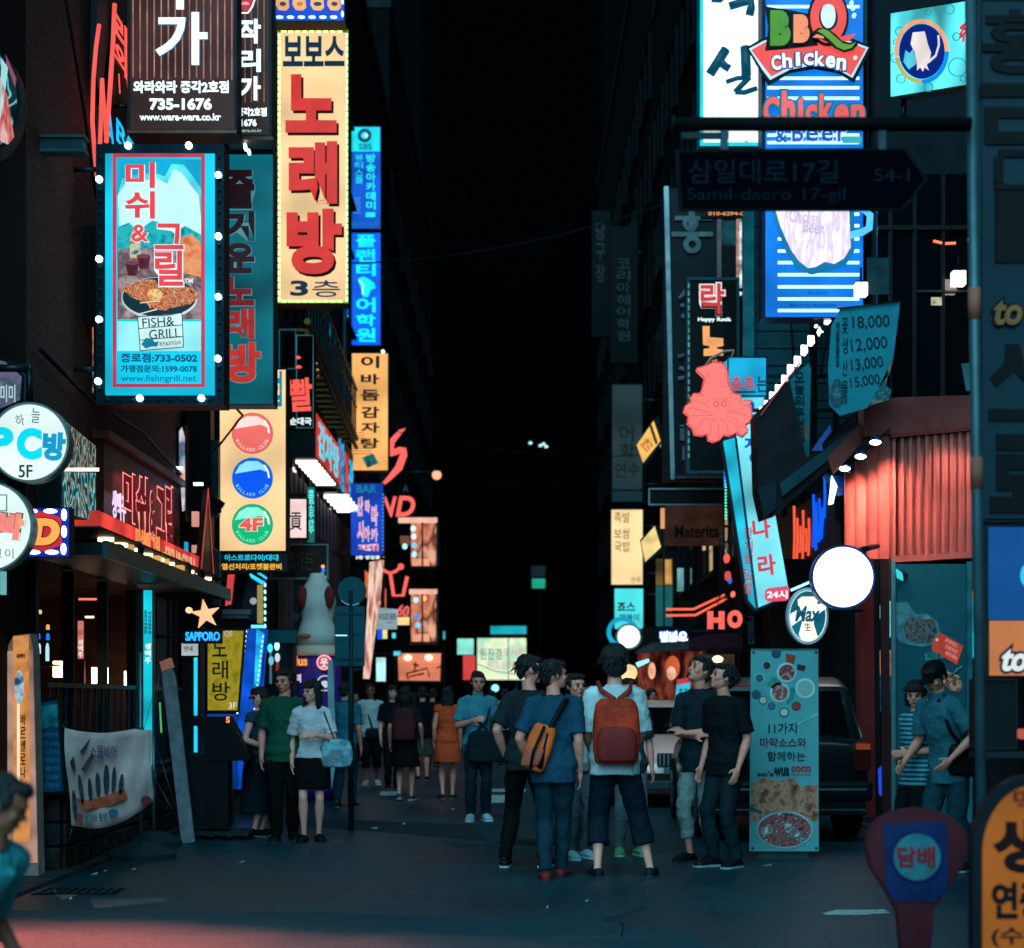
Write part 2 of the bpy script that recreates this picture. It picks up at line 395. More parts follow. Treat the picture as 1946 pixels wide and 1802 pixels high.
for i, (pts, c, lb) in enumerate([
    ([(840, 1600), (900, 1596), (930, 1606), (870, 1612)], '#20363c', 'pale dusty stain in the middle of the road')]):
    flat('road_patch', pts, .0075, D(c, .8, bump=.5, bscale=60, var=.5), lb)
rc = random.Random(11)
def crack(u, v, n, lb):
    d = foot(v); x, y = P(u, HY, d).x, d; L_, R_ = [], []
    for i in range(n):
        w = .003 + .004 * rc.random(); L_.append((x - w, y, .0085)); R_.append((x + w, y, .0085)); x += rc.uniform(-.14, .16); y += rc.uniform(.1, .3)
    V = L_ + R_; o = link('road_crack', mesh(V, [(i, i + 1, n + i + 1, n + i) for i in range(n - 1)]), D('#020607', .95)); tag(o, lb, None, kind='structure')
crack(1180, 1785, 9, 'thin crack right of the road centre')
def litter(u, v, w, lb, col):
    d = foot(v); p = P(u, v, d); s = w * d / F
    V = [(p.x - s/2, p.y, .006), (p.x + s/2, p.y - s * .3, .012), (p.x + s * .4, p.y + s * .5, .02), (p.x - s * .4, p.y + s * .6, .008)]
    V += [(a, b, c + .006) for a, b, c in V]
    o = link('paper_scrap', mesh(V, [(0, 1, 2, 3), (7, 6, 5, 4), (0, 4, 5, 1), (1, 5, 6, 2), (2, 6, 7, 3), (3, 7, 4, 0)]), D(col, .8)); tag(o, lb, 'litter', 'scraps of litter on the road')
for i, (u, v, w, lb, col) in enumerate([(180, 1664, 12, 'crumpled pale scrap left of the sign foot', '#8fa6a8'), (200, 1658, 6, 'tiny white scrap beside the crumpled one', '#b8c8c8'),
        (254, 1655, 8, 'small white scrap just below the nearer sign foot', '#a9bcbc'), (134, 1711, 5, 'tiny white speck on the left foreground asphalt', '#c3d0d0'),
        (102, 1698, 9, 'small teal scrap low at left', '#4f8a90'), (460, 1641, 10, 'pale scrap right of the leaning board', '#7d8b8c'),
        (505, 1490, 14, 'crumpled paper by the feet of the couple', '#7fa0a4'), (1115, 1716, 6, 'small scrap in the middle foreground', '#6f8688'),
        (712, 1576, 12, 'pale scrap in mid street', '#8aa0a2'), (767, 1568, 6, 'tiny bright scrap in mid street', '#a9bcbc'), (1459, 1648, 16, 'flat scrap in front of the food banner', '#5d6f72'),
        (1040, 1728, 4, 'tiny speck of litter right of centre foreground', '#8a9a9a'), (860, 1540, 7, 'scrap between the walkers', '#7c9092')]):
    litter(u, v, w, lb, col)

# ---------------------------------------------------------------- buildings
def copy_tree(o, parent=None, loc=None):
    c = o.copy(); COL.objects.link(c); c.parent = parent
    if loc is not None: c.location = loc
    for ch in o.children: copy_tree(ch, c)
    return c
GL = glass()
WINM = D('#0a1215', .8, spec=.08)
def building(label, side, y0, y1, H, wall, win=None, storeys=0, cols=0, z0=3.6, lit=(), front=None, X=None):
    X = X if X is not None else (WL if side < 0 else WR); x0, x1 = (X - 9, X) if side < 0 else (X, X + 9)
    root = empty('building', (X, y0, 0), label, 'building')
    L = lambda n, *b, **k: box(n, b[0] - X, b[1] - X, b[2] - y0, b[3] - y0, b[4], b[5], b[6], root, **k)
    L('wall', x0, x1, y0, y1, 0, H, wall)
    L('parapet', x0 - .06 if side > 0 else x0, x1 if side > 0 else x1 + .06, y0 - .05, y1 + .05, H + .002, H + .35, D('#11191b', .8))
    if cols:
        dy = (y1 - y0) / cols; dz = 3.2; proto = None; n = 0
        for r_ in range(storeys):
            for c_ in range(cols):
                yc = y0 + dy * (c_ + .5) - y0; zc = z0 + dz * r_ + 1.5; w_, h_ = dy * .34, 1.0; s = -side
                for nm, off in (('window', 0),):
                    lit_ = (r_, c_) in lit
                    key = ('win', id(root))
                    pr = [boxm(0, s * .07, -w_, w_, -h_, -h_ + .07), boxm(0, s * .07, -w_, w_, h_ - .07, h_), boxm(0, s * .07, -w_, -w_ + .06, -h_ + .07, h_ - .07),
                          boxm(0, s * .07, w_ - .06, w_, -h_ + .07, h_ - .07), boxm(0, s * .06, -.025, .025, -h_ + .07, h_ - .07), boxm(0, s * .12, -w_ - .08, w_ + .08, -h_ - .08, -h_)]
                    if key not in _M:
                        fr = mesh(*join(*pr)); fr.materials.append(win or WINM); pn = mesh(*boxm(0, s * .02, -w_ + .04, w_ - .04, -h_ + .05, h_ - .05)); pn.materials.append(GL); _M[key] = (fr, pn)
                    fr, pn = _M[key]
                    f = bpy.data.objects.new('window', fr); COL.objects.link(f); f.parent = root; f.location = (s * .002, yc, zc)
                    if lit_: q = link('pane', pn.copy()); q.data.materials.clear(); q.data.materials.append(EN(['#2a1c10', '#8a5a34', '#e0a066'], 3, .8)); q['label'] = 'lit pane'
                    else: q = link('pane', pn)
                    q.parent = f; q.location = (s * .003, 0, 0)
    return root, L
brick = D('#5a3a32', .85, var=.6, scale=20, bump=.6, bscale=35)
darkw = D('#06090b', .9, var=.6, scale=2, bump=.3, spec=.05)
darkw2 = D('#0a1216', .85, var=.5, scale=3, bump=.3, spec=.08)
wallL = D('#142328', .85, var=.5, scale=1.5, bump=.3)
# left side. The first building stands on an open restaurant front, so it begins above the canopy.
b1, L1 = building('dark brick building above the restaurant with red band, nearest at left', -1, 15.2, 22.2, 13, brick, z0=20)
for o in list(b1.children):
    if o.name.startswith('wall'): bpy.data.objects.remove(o)
L1('wall', WL - 9, WL, 15.2, 22.2, 2.62, 13, brick)
L1('back_wall', WL - 9, WL - 3.0, 15.2, 22.2, 0, 2.615, D('#5a3c30', .8, var=.5))
L1('end_wall', WL - 2.995, WL - .02, 21.95, 22.2, 0, 2.615, D('#4a342c', .8, var=.5))
L1('floor_slab', WL - 2.995, WL - .3, 15.2, 21.945, .0, .16, D('#2c2420', .4))
building('dark near building whose wall leaves the frame at the left edge', -1, 8, 15.15, 12, darkw2)
building('narrow teal dark building behind the billiard sign on the left', -1, 22.25, 31, 15, wallL, storeys=3, cols=3, lit=[(0, 1)])
building('tall plain dark building on the left with the outside stair', -1, 31.05, 43, 17, darkw2, storeys=4, cols=3, z0=4.2)
building('dark building on the left with the red neon figure', -1, 43.05, 60, 20, darkw, storeys=4, cols=4)
building('farthest dark block on the left of the street', -1, 60.05, 92, 24, darkw, storeys=5, cols=6)
building('building with red corrugated front on the right corner', 1, 21.6, 27, 12, D('#0c171c', .8), storeys=2, cols=1, z0=4.4)
building('dark slab building on the right behind the upright signs', 1, 27.05, 38, 16, darkw2, storeys=3, cols=3)
building('tall unlit building on the right past the orange neon', 1, 38.05, 56, 22, darkw, storeys=5, cols=4)
building('farthest dark block on the right of the street', 1, 56.05, 92, 27, darkw, storeys=6, cols=6)
far, Lf = building('dark building closing the end of the street', 1, 93, 104, 45, D('#010203', .95, spec=0), X=-4.5)
# near right building edge that carries the big unlit sign
nb = empty('building', (2.72, 9.75, 0), 'near dark building cut off by the right edge of the view', 'building')
box('wall', .05, 6, .1, .9, 0, 12, D('#0c1a1f', .85, bump=.3), nb)
box('plinth', .02, 6.0, .04, .095, 0, 1.25, D('#0a1215', .7, bump=.3), nb)
# air conditioner boxes and pipes, wall by wall
def aircon(x, y, z, side, lb):
    t = empty('air_conditioner', (x, y, z), lb, 'air conditioner', 'air conditioner boxes on the walls')
    s = -side
    box('case', 0, s * .34, -.42, .42, 0, .6, D('#3a4a4d', .5), t, bevel=.02)
    V, Fc = rings([(Vector((s * .345, 0, .3)), Vector((0, .24, 0)), Vector((0, 0, .24))), (Vector((s * .36, 0, .3)), Vector((0, .24, 0)), Vector((0, 0, .24)))], 20)
    link('fan_grille', mesh(V, Fc), BLACK, t)
    box('bracket', 0, s * .34, -.4, -.35, -.05, -.003, METAL, t)
aircon(WL, 25.5, 5.4, -1, 'grey air conditioner high on the wall behind the billiard sign')
aircon(WL, 36.5, 6.2, -1, 'air conditioner above the outside stair')
aircon(WR, 30.0, 5.2, 1, 'grey air conditioner beside the tall unlit sign on the right')
aircon(WR, 41, 7, 1, 'far air conditioner on the unlit building at right')
def pipe(x, y, z0, z1, lb):
    o = link('drain_pipe', mesh(*tubem([(x, y, z0), (x, y, z1)], .05), smooth=True), D('#33484d', .5, .3)); tag(o, lb, 'pipe')
pipe(WL + .06, 22.5, 0, 12, 'drain pipe at the edge of the brick building')
pipe(WR - .06, 27.2, 3, 14, 'drain pipe between the right hand buildings')
pipe(WL + .06, 43.3, 0, 16, 'thin drain pipe beside the red neon figure')
# slatted siding and a striped curtain wall seen behind the right signs
t = Thing('siding', 'teal horizontal siding boards beside the blue beer sign', 'wall panel', 1455, 700, d=26.6)
t.rect('backing', 1432, 395, 1545, 905, -.06, -.035, D('#103038', .7))
for i in range(15): t.rect('board', 1434, 400 + i * 33, 1478 + min(i, 4) * 16, 430 + i * 33, -.03, -.01, D('#1c5058', .55, var=.3))
t.rect('corner_post', 1412, 400, 1432, 905, -.03, .08, D('#1f7a80', .4))

# cables, conduits and a manhole
def cable(lb, pts, r=.014, c='#0a1214'):
    o = link('cable', mesh(*tubem([Vector(p) for p in pts], r, 6), smooth=True), D(c, .6)); tag(o, lb, 'cable')
cable('slack black cable drooping down the brick wall at upper left', [(WL + .05, 15.6, 8.4), (WL + .2, 16.4, 6.6), (WL + .12, 17.2, 6.1), (WL + .05, 18.2, 6.6)])
cable('cable bundle running along the wall above the ornate light box', [(WL + .06, 15.4, 4.35), (WL + .1, 17, 4.2), (WL + .1, 19.5, 4.25), (WL + .06, 22, 4.1)], .02)
cable('thin cable looping between the teal sign and the cream billiard sign', [(WL + .05, 20.5, 5.6), (WL + .9, 21.2, 4.7), (WL + .4, 22.2, 4.4)])
cable('cable hanging from the right wall over the slatted siding', [(WR - .05, 26, 8.5), (WR - .3, 26.4, 6.8), (WR - .1, 26.9, 5.2)])
cable('double cable run along the right wall behind the squid', [(WR - .05, 27.5, 6.2), (WR - .12, 32, 5.9), (WR - .05, 38, 6.3)], .025)
mh = empty('manhole_cover', (P(1010, HY, foot(1602)).x, foot(1602), .004), 'round iron manhole cover set in the road left of centre group feet', 'manhole cover')
for r_, z_, nm, c_ in ((.36, .006, 'ring', '#16262b'), (.31, .009, 'lid', '#0c161a')): link(nm, mesh(*rings([(Vector((0, 0, 0)), Vector((r_, 0, 0)), Vector((0, r_, 0))), (Vector((0, 0, z_)), Vector((r_, 0, 0)), Vector((0, r_, 0)))], 32)), D(c_, .4, .5, bump=.6, bscale=60), mh)
dg = empty('drain_grate', (-3.2, 13.6, .004), 'iron drain grate at the left edge of the road', 'drain grate')
box('frame', -.3, .3, -.2, .2, 0, .01, D('#0a1215', .5, .5), dg)
for i in range(9): box('grate_bar', -.27 + i * .065, -.235 + i * .065, -.17, .17, .0105, .02, D('#24383d', .4, .6), dg)
# ================================================================ LEFT SIDE SIGNS
CREAM = E('#ffd69c', 1.08, True, .2, 1.1); CY = '#12d8f4'
NEON = E('#ff5f55', 1.6, True, .05); WH = E('#ffffff', 5, True, 0); WHB = E('#d8fbff', 4, True, 0)
# --- restaurant with red band -------------------------------------------------
rs = Thing('restaurant_front', 'restaurant front with neon letters, red band, downlit canopy and dark open shop below', 'shop front', 160, 1331, X=WL)
W3 = lambda y, z, h=0: Vector((WL + h, y, z)) - rs.org
def wbox(name, y0, y1, z0, z1, h0, h1, mat, label=None, parent=None):
    V, Fc = boxm(WL + h0 - rs.org.x, WL + h1 - rs.org.x, y0 - rs.org.y, y1 - rs.org.y, z0 - rs.org.z, z1 - rs.org.z)
    return link(name, mesh(V, Fc), mat, parent or rs.o, label)
wbox('sign_backing', 17.6, 21.6, 3.12, 3.92, .01, .10, D('#3a1a16', .5, var=.5, scale=3))
wbox('sign_trim', 17.55, 21.65, 3.921, 4.0, .0, .16, D('#5d4038', .5))
wbox('red_band', 16.3, 21.7, 2.86, 3.10, .02, .34, E('#d84038', 1.1, False, .35, 2))
wbox('canopy', 15.2, 21.9, 2.62, 2.72, .0, .62, D('#12262a', .5, .3))
wbox('canopy_lip', 15.2, 21.9, 2.60, 2.74, .621, .66, D('#2b565c', .35, .6))
for i in range(10): # downlights under the band
    y = 16.1 + i * .58
    V, Fc = rings([(W3(y, 2.81, .45), Vector((.07, 0, 0)), Vector((0, .07, 0))), (W3(y, 2.84, .45), Vector((.07, 0, 0)), Vector((0, .07, 0)))], 12)
    link('downlight', mesh(V, Fc), E('#ffd9a8', 5, True, 0), rs.o)
wbox('soffit', 15.2, 21.9, 2.842, 2.858, .02, .6, D('#16282b', .6))
for i in range(11): # bottles and boxes of light on the canopy ledge
    y = 16.4 + i * .43; h_ = .07 + .04 * ((i * 7) % 3); lit_ = i in (1, 3, 4, 5, 6, 7)
    V, Fc = rings([(W3(y, 2.722, .5), Vector((.05, 0, 0)), Vector((0, .05, 0))), (W3(y, 2.722 + h_, .5), Vector((.05, 0, 0)), Vector((0, .05, 0))), (W3(y, 2.725 + h_ * 1.25, .5), Vector((.02, 0, 0)), Vector((0, .02, 0)))], 10)
    link('jar_lamp', mesh(V, Fc), E('#e8b060', .9, False, .2) if lit_ else D('#3f6a70', .3), rs.o)
# neon outlined channel letters
rs.text('미', 203, 898, 226, 990, .16, E('#7a1c20', .7, False, .2), .03, .05, outline=E('#ff8a88', 1.5), ow=.03, name='channel_letter')
rs.text('쉬', 229, 905, 251, 1012, .16, E('#7a1c20', .7, False, .2), .03, .05, outline=E('#ff8a88', 1.5), ow=.03, name='channel_letter')
rs.text('&', 255, 935, 265, 1015, .16, E('#7a1c20', .7, False, .2), .02, .05, outline=E('#ffb0b0', 1.3), ow=.02, name='channel_letter')
rs.text('그', 269, 930, 284, 1025, .16, E('#7a1c20', .7, False, .2), .03, .05, outline=E('#ff8a88', 1.5), ow=.03, name='channel_letter')
rs.text('릴', 287, 925, 302, 1060, .16, E('#7a1c20', .7, False, .2), .03, .05, outline=E('#ff8a88', 1.5), ow=.03, name='channel_letter')
rs.text('생맥주', 181, 936, 208, 988, .16, E('#f2d8ff', 1.2), .02, .05)
rs.text('미쉬앤그릴', 190, 1010, 240, 1060, .345, E('#ff9a5c', 1.0), .03, .01)
rs.text('FISH&GRILL', 252, 1050, 316, 1090, .345, E('#ffb48c', .9), .02, .01)
rs.poly('end_fin', [(318, 1105), (338, 930), (346, 1110)], .3, .36, D('#3c1512', .5), 'dark red pointed fin with lit edge')
rs.stroke('fin_neon', [(320, 1105), (337, 928), (349, 1105)], 2.5, .37, E('#d84a44', .8))
# ornate glass box at the near end
og = Thing('ornate_light_box', 'teal and amber light box of swirling glass between round sign and red letters', 'light box', 150, 890, X=WL + .25)
og.poly('case', [(118, 795), (181, 846), (181, 992), (118, 975)], -.22, -.01, CAB)
og.poly('upper_glass', [(119, 798), (180, 848), (180, 893), (119, 888)], 0, .01, EN(['#1a3f42', '#d8c8a8', '#3f9a9c', '#e0a078', '#12484c'], 3, .75, 3, (1, 2.2, 1), kind='wave'))
og.poly('lower_glass', [(119, 897), (180, 899), (180, 990), (119, 974)], 0, .01, EN(['#0c5a60', '#22b8bc', '#c8f0e8', '#1a8a90', '#e8b49c', '#0a4a52'], 2.6, .8, 3, (1, 2, 1), kind='wave'))
og.rect('tube_light', 122, 889, 180, 896, .0, .04, E('#ffe8d0', 1.6, True))
# dark shop interior things
def cube_lamp(u, v, d, lb):
    t = Thing('cube_lantern', lb, 'lantern', u, v, d=d, group='square lanterns hanging in the restaurant')
    k = d / F; s = 13 * k
    link('shade', mesh(*boxm(-s, s, -s, s, -s * 1.15, s * 1.15)), E('#ffcfa8', 11, True, 0), t.o)
    link('cap', mesh(*boxm(-s * 1.1, s * 1.1, -s * 1.1, s * 1.1, s * 1.15, s * 1.3)), BLACK, t.o)
    link('cord', mesh(*tubem([(0, 0, s * 1.3), (0, 0, 2.6 - t.o.location.z)], .008)), BLACK, t.o)
cube_lamp(117, 1272, 17.9, 'leftmost glowing cube lantern inside the dark restaurant')
cube_lamp(190, 1284, 20, 'middle glowing cube lantern inside the dark restaurant')
cube_lamp(252, 1291, 21.3, 'right hand glowing cube lantern nearest the cyan column sign')
# posts of the restaurant front
for i, (x_, y_) in enumerate(((-5.4, 16.6), (-5.6, 18.6), (-5.3, 20.4))):
    t = empty('dining_table', (x_, y_, .165), ('nearest', 'middle', 'farthest')[i] + ' dark wooden table inside the restaurant behind the railing', 'table', 'tables inside the restaurant')
    box('tabletop', -.4, .4, -.35, .35, .70, .74, D('#4a3226', .4), t, bevel=.01)
    for sx in (-1, 1):
        for sy in (-1, 1): box('leg', sx * .34 - .02, sx * .34 + .02, sy * .3 - .02, sy * .3 + .02, 0, .699, BLACK, t)
    for j, (bx_, by_, c_) in enumerate(((-.1, .05, '#1c5a3c'), (.12, -.1, '#6a4a2c'))):
        b_ = link('bottle', mesh(*rings([(Vector((0, 0, z_)), Vector((r_, 0, 0)), Vector((0, r_, 0))) for z_, r_ in ((0, .032), (.14, .032), (.18, .013), (.25, .012))], 12), smooth=True), D(c_, .15, spec=.5)); b_.location = (x_ + bx_, y_ + by_, .906)
        tag(b_, ('green glass', 'brown glass')[j] + ' bottle standing on the ' + ('nearest', 'middle', 'farthest')[i] + ' restaurant table', 'bottle', 'bottles on the restaurant tables')
for i, (y, w) in enumerate(((15.6, .05), (16.9, .02), (18.3, .02), (19.7, .02), (21.7, .10))):
    wbox('post', y - w, y + w, .66, 2.6, -.12, -.02, D('#0e1c20', .5))
wbox('side_panel', 20.9, 21.5, .66, 2.6, -.12, -.03, D('#143238', .4))
# glimpses of stock inside
ii = Thing('bottle_shelf', 'shelf of small blue and white bottles glinting inside the dark restaurant', 'shelf', 85, 1250, d=17.6)
ii.rect('shelf_board', 62, 1262, 106, 1266, -.2, 0, BLACK)
for i, (u, v0, v1, c) in enumerate([(68, 1203, 1214, '#1a7cff'), (86, 1203, 1216, '#1a7cff'), (69, 1222, 1242, '#d0f4ff'), (85, 1222, 1256, '#bfe8f4'), (86, 1186, 1196, '#f4b070'), (71, 1158, 1166, '#e8c8a0'), (67, 1278, 1300, '#c05a3c')]):
    c0 = ii.W(u, (v0 + v1) / 2, -.1); hh = (v1 - v0) * ii.thk / 2
    ii.add('bottle', rings([(c0 + Vector((0, 0, -hh)), Vector((.018, 0, 0)), Vector((0, .018, 0))), (c0 + Vector((0, 0, hh * .5)), Vector((.018, 0, 0)), Vector((0, .018, 0))), (c0 + Vector((0, 0, hh)), Vector((.008, 0, 0)), Vector((0, .008, 0)))], 8), E(c, 1.0, False, 0), smooth=True)
ps = Thing('hanging_strip_sign', 'slim pink lit strip sign hanging inside the restaurant', 'sign', 153, 1235, d=19.5)
ps.rect('body', 147, 1174, 160, 1300, -.06, 0, D('#6a3a34', .6)); ps.rect('print', 148, 1180, 159, 1252, .002, .006, EN(['#c04a40', '#e88a78', '#b06a90'], 8, .8))
ps.vtext('생맥주', 149, 1215, 158, 1250, .008, E('#fff0e0', 1), .01)
ps.rect('tube', 150, 1137, 184, 1141, 0, .02, E('#ff7a5a', 1.4)); ps.rect('holder', 148, 1136, 151, 1173, -.02, -.001, METAL)
tb = Thing('ceiling_spot', 'small bright spot lamp inside the restaurant above the pink strip sign', 'lamp', 170, 1172, d=20)
tb.rect('lamp_face', 162, 1171, 179, 1175, 0, .02, E('#ffe0b8', 2)); tb.rect('housing', 162, 1166, 179, 1170, -.02, .015, BLACK)
# stone base wall and railing in front of the restaurant
def stonewall():
    t = empty('stone_base_wall', (WL + .3, 15.2, 0), 'low rough stone wall at the foot of the restaurant railing', 'wall')
    box('core', -.28, -.02, 0, 6.5, .0, .62, D('#141a1b', .9, bump=.5), t)
    box('coping', -.3, .05, -.02, 6.52, .621, .67, D('#22302f', .7, bump=.4), t)
    st = []
    rr = random.Random(3)
    mats = [D('#2e2b28', .85, var=.6, scale=9, bump=.7), D('#1f2a2c', .85, var=.6, scale=9, bump=.7), D('#3a302b', .85, var=.6, scale=9, bump=.7)]
    for row in range(3):
        y = 0 - rr.random() * .3; z = .02 + row * .2
        while y < 6.45:
            w = rr.uniform(.28, .55); ya, yb = max(y, 0) + .012, min(y + w, 6.5) - .012
            if yb > ya:
                o = box('stone', -.018, rr.uniform(.0, .035), ya, yb, z, z + .185, rr.choice(mats), t, bevel=.02)
            y += w
    for row in range(3):   # end face towards the camera
        x = -.28
        for w in (.3,): box('stone', x, x + .26, -.04, -.003, .02 + row * .2, .205 + row * .2, rr.choice(mats), t, bevel=.02)
stonewall()
rl = empty('railing', (WL + .12, 15.3, .67), 'black vertical bar railing on the stone wall before the restaurant', 'railing')
box('top_rail', -.02, .03, 0, 6.3, .86, .90, METAL, rl); box('bottom_rail', -.02, .03, 0, 6.3, .06, .09, METAL, rl)
bm_ = mesh(*boxm(-.012, .012, -.012, .012, .092, .858)); bm_.materials.append(D('#16323a', .4, .5))
for i in range(22):
    o = bpy.data.objects.new('bar', bm_); COL.objects.link(o); o.parent = rl; o.location = (.005, .1 + i * .29, 0)
# blue chalk menu board behind the railing's near end
mb = Thing('menu_board', 'blue hand written menu board leaning by the stone wall', 'sign', 92, 1512, d=15.0)
mb.poly('frame', [(62, 1333), (112, 1326), (124, 1508), (64, 1512)], -.05, -.01, BLACK)
mb.poly('board', [(65, 1337), (109, 1331), (120, 1503), (67, 1507)], 0, .01, D('#0a4a6a', .6, var=.4, scale=3))
mb.poly('picture', [(67, 1344), (110, 1338), (112, 1381), (68, 1386)], .011, .015, D('#1f8a94', .6, var=.7, scale=12))
for i, s_ in enumerate(['오늘의안주', '생맥주 3,500', '모듬꼬치', '해물떡볶이', '골뱅이', '치킨 15,000', '계란말이']): mb.text(s_, 70, 1392 + i * 16, 112, 1402 + i * 16, .011, D('#2f8fae', .6), .0, .004)
# tall orange standing sign
os_ = Thing('standing_sign', 'tall orange and white standing sign with a bottle picture at far left', 'sign', 45, 1672, d=14.6)
os_.poly('frame', [(8, 1238), (24, 1208), (56, 1204), (62, 1234), (72, 1668), (8, 1668)], -.22, -.02, D('#b9a090', .6))
os_.poly('white_face', [(10, 1238), (61, 1236), (68, 1535), (70, 1640), (8, 1640)], -.015, .0, E('#c79a8a', .75, False, .3, 4))
os_.poly('orange_strip', [(26, 1210), (55, 1207), (56, 1500), (57, 1600), (27, 1600)], .001, .02, EN(['#c9803c', '#e8a05c', '#b87030'], 5, .85))
os_.disc('bottle_picture', 38, 1306, 9, .021, .03, EN(['#4a8ab0', '#c0dcec', '#24506e'], 10, .8), 32)
os_.rect('bottle_stripe', 34, 1337, 39, 1500, .021, .028, E('#ffe8d0', 1))
os_.vtext('바르셀로나', 41, 1355, 50, 1480, .021, D('#5a3410', .6), .01)
os_.text('세계맥주', 33, 1243, 50, 1252, .021, D('#7a4a20', .6), .01)
os_.stroke('foot', [(70, 1668), (72, 1680)], 4, -.1, STEEL); os_.stroke('foot', [(12, 1668), (12, 1680)], 4, -.1, STEEL)
# banner cloth
bn = Thing('cloth_banner', 'sagging white cloth banner printed with knives and skewers tied to the railing', 'banner', 205, 1575, d=14.9)
def bannerv():
    V, Fc = [], []; nu, nv = 18, 12
    for side in (0, 1):
        for j in range(nv + 1):
            for i in range(nu + 1):
                a, b = i / nu, j / nv
                u = 122 + (290 - 122) * a + 14 * b * (1 - a) + (2 if a < .9 else 0); top = 1382 + 14 * math.sin(math.pi * a * .8) - 10 * a; bot = 1568 + 12 * math.sin(math.pi * a) - 46 * a * a
                top = 1383 + 10 * math.sin(math.pi * min(a * 1.2, 1)) + (4 if a > .8 else 0)
                v = top + (bot - top) * b
                h = .02 + .05 * math.sin(a * 14 + b * 3) * (1 - .4 * b) + .03 * math.sin(b * 7 + a * 4)
                V.append(bn.W(u, v, h - side * .006))
    m_ = (nu + 1) * (nv + 1)
    for s_ in (0, 1):
        for j in range(nv):
            for i in range(nu):
                k = s_ * m_ + j * (nu + 1) + i; q = (k, k + 1, k + nu + 2, k + nu + 1); Fc.append(q if s_ else q[::-1])
    for i in range(nu): Fc.append((i, i + 1, m_ + i + 1, m_ + i)); k = nv * (nu + 1) + i; Fc.append((k + 1, k, m_ + k, m_ + k + 1))
    for j in range(nv):
        k = j * (nu + 1); Fc.append((k, k + nu + 1, m_ + k + nu + 1, m_ + k)); k += nu; Fc.append((k + nu + 1, k, m_ + k, m_ + k + nu + 1))
    return V, Fc
bn.add('cloth', bannerv(), D('#c4a8a2', .85, var=.25, scale=5), smooth=True)
inkm = D('#33393f', .8, var=.6, scale=20)
for (u, v, w, h, a) in [(158, 1500, 8, 58, -8), (175, 1500, 8, 45, -4), (190, 1490, 9, 46, -3), (206, 1481, 11, 58, 0), (220, 1482, 8, 52, 3), (234, 1490, 9, 40, 6), (140, 1440, 9, 56, -12), (146, 1530, 8, 60, -5)]:
    bn.poly('skewer_print', [(u + w/2 * math.cos(t_) * math.cos(R(a)) - h/2 * math.sin(t_) * math.sin(R(a)), v + w/2 * math.cos(t_) * math.sin(R(a)) + h/2 * math.sin(t_)) for t_ in [i * math.pi / 6 for i in range(12)]], .07, .078, inkm)
bn.poly('knife_print', [(156, 1428), (176, 1402), (170, 1420), (160, 1434)], .07, .078, inkm); bn.poly('knife_print', [(158, 1462), (180, 1428), (182, 1440), (166, 1468)], .07, .078, D('#4a3a44', .8))
bn.poly('flame_print', [(146, 1516), (170, 1520), (205, 1512), (240, 1498), (246, 1516), (210, 1532), (165, 1538)], .07, .078, D('#b8543a', .8, var=.5, scale=12))
bn.text('스몰비어', 176, 1416, 226, 1440, .09, D('#6a4070', .8), .01, .004); bn.text('수제꼬치 전문', 182, 1434, 224, 1440, .09, D('#6a4a60', .8), 0, .004)
bn.text('셀프바 운영', 165, 1545, 208, 1560, .09, D('#5a6a74', .8), .01, .004, rot=-6); bn.disc('logo', 220, 1543, 9, .09, .096, D('#2d6a7c', .8), 7)
bn.disc('seal', 157, 1552, 6, .09, .096, D('#b04a40', .8), 9); bn.disc('seal', 281, 1520, 10, .07, .078, D('#7a2a2c', .8), 8)
bn.stroke('tie_cord', [(124, 1384), (118, 1376)], 1.5, 0, STEEL); bn.stroke('tie_cord', [(138, 1570), (130, 1600)], 1.2, 0, STEEL)
# two banner poles with domed bases
def basepole(u, vb, vt, rbu, lb):
    d = foot(vb - 8); t = empty('banner_stand', P(u, HY, d) - Vector((0, 0, CH)), lb, 'stand', 'pole stands with domed bases')
    r_ = rbu * d / F; z = lambda a, b: (Vector((0, 0, a)), Vector((b, 0, 0)), Vector((0, b, 0)))
    link('base', mesh(*rings([z(0, r_), z(.05, r_), z(.09, r_ * .8), z(.13, r_ * .45), z(.15, .05)], 28), smooth=False), D('#1c3035', .6, bump=.3), t)
    ht = CH - (vt - HY) * d / F
    link('pole', mesh(*tubem([(0, 0, .14), (0, 0, ht)], .014), smooth=True), D('#5f8a90', .35, .6), t)
    link('collar', mesh(*tubem([(0, 0, ht * .55), (0, 0, ht * .55 + .16)], .03), smooth=True), D('#1d4a54', .5), t)
basepole(267, 1640, 1240, 66, 'nearer pole stand with wide domed base by the banner')
basepole(292, 1616, 1400, 54, 'pole stand behind, right of the banner edge')
# cyan column sign
cs = Thing('column_sign', 'narrow bright cyan vertical lit sign beside the railing', 'sign', 278, 1480, d=19.0)
cs.rect('case', 259, 1120, 291, 1470, -.12, -.004, D('#2b5a60', .4)); cs.rect('face_panel', 273, 1122, 289, 1455, 0, .01, E('#14c4d8', 1.1, True, .3, 2))
cs.vtext('꼬치구이전문', 274, 1160, 280, 1205, .012, E('#0a3038', .6, False, 0), .02); cs.vtext('이자카야주점', 282, 1162, 288, 1206, .012, E('#083a44', .6, False, 0), .02)
cs.vtext('생맥주', 276, 1222, 287, 1262, .012, E('#e8ffff', 1.1, False, 0), .02)
cs.rect('post', 262, 1470, 270, 1590, -.1, -.06, METAL)
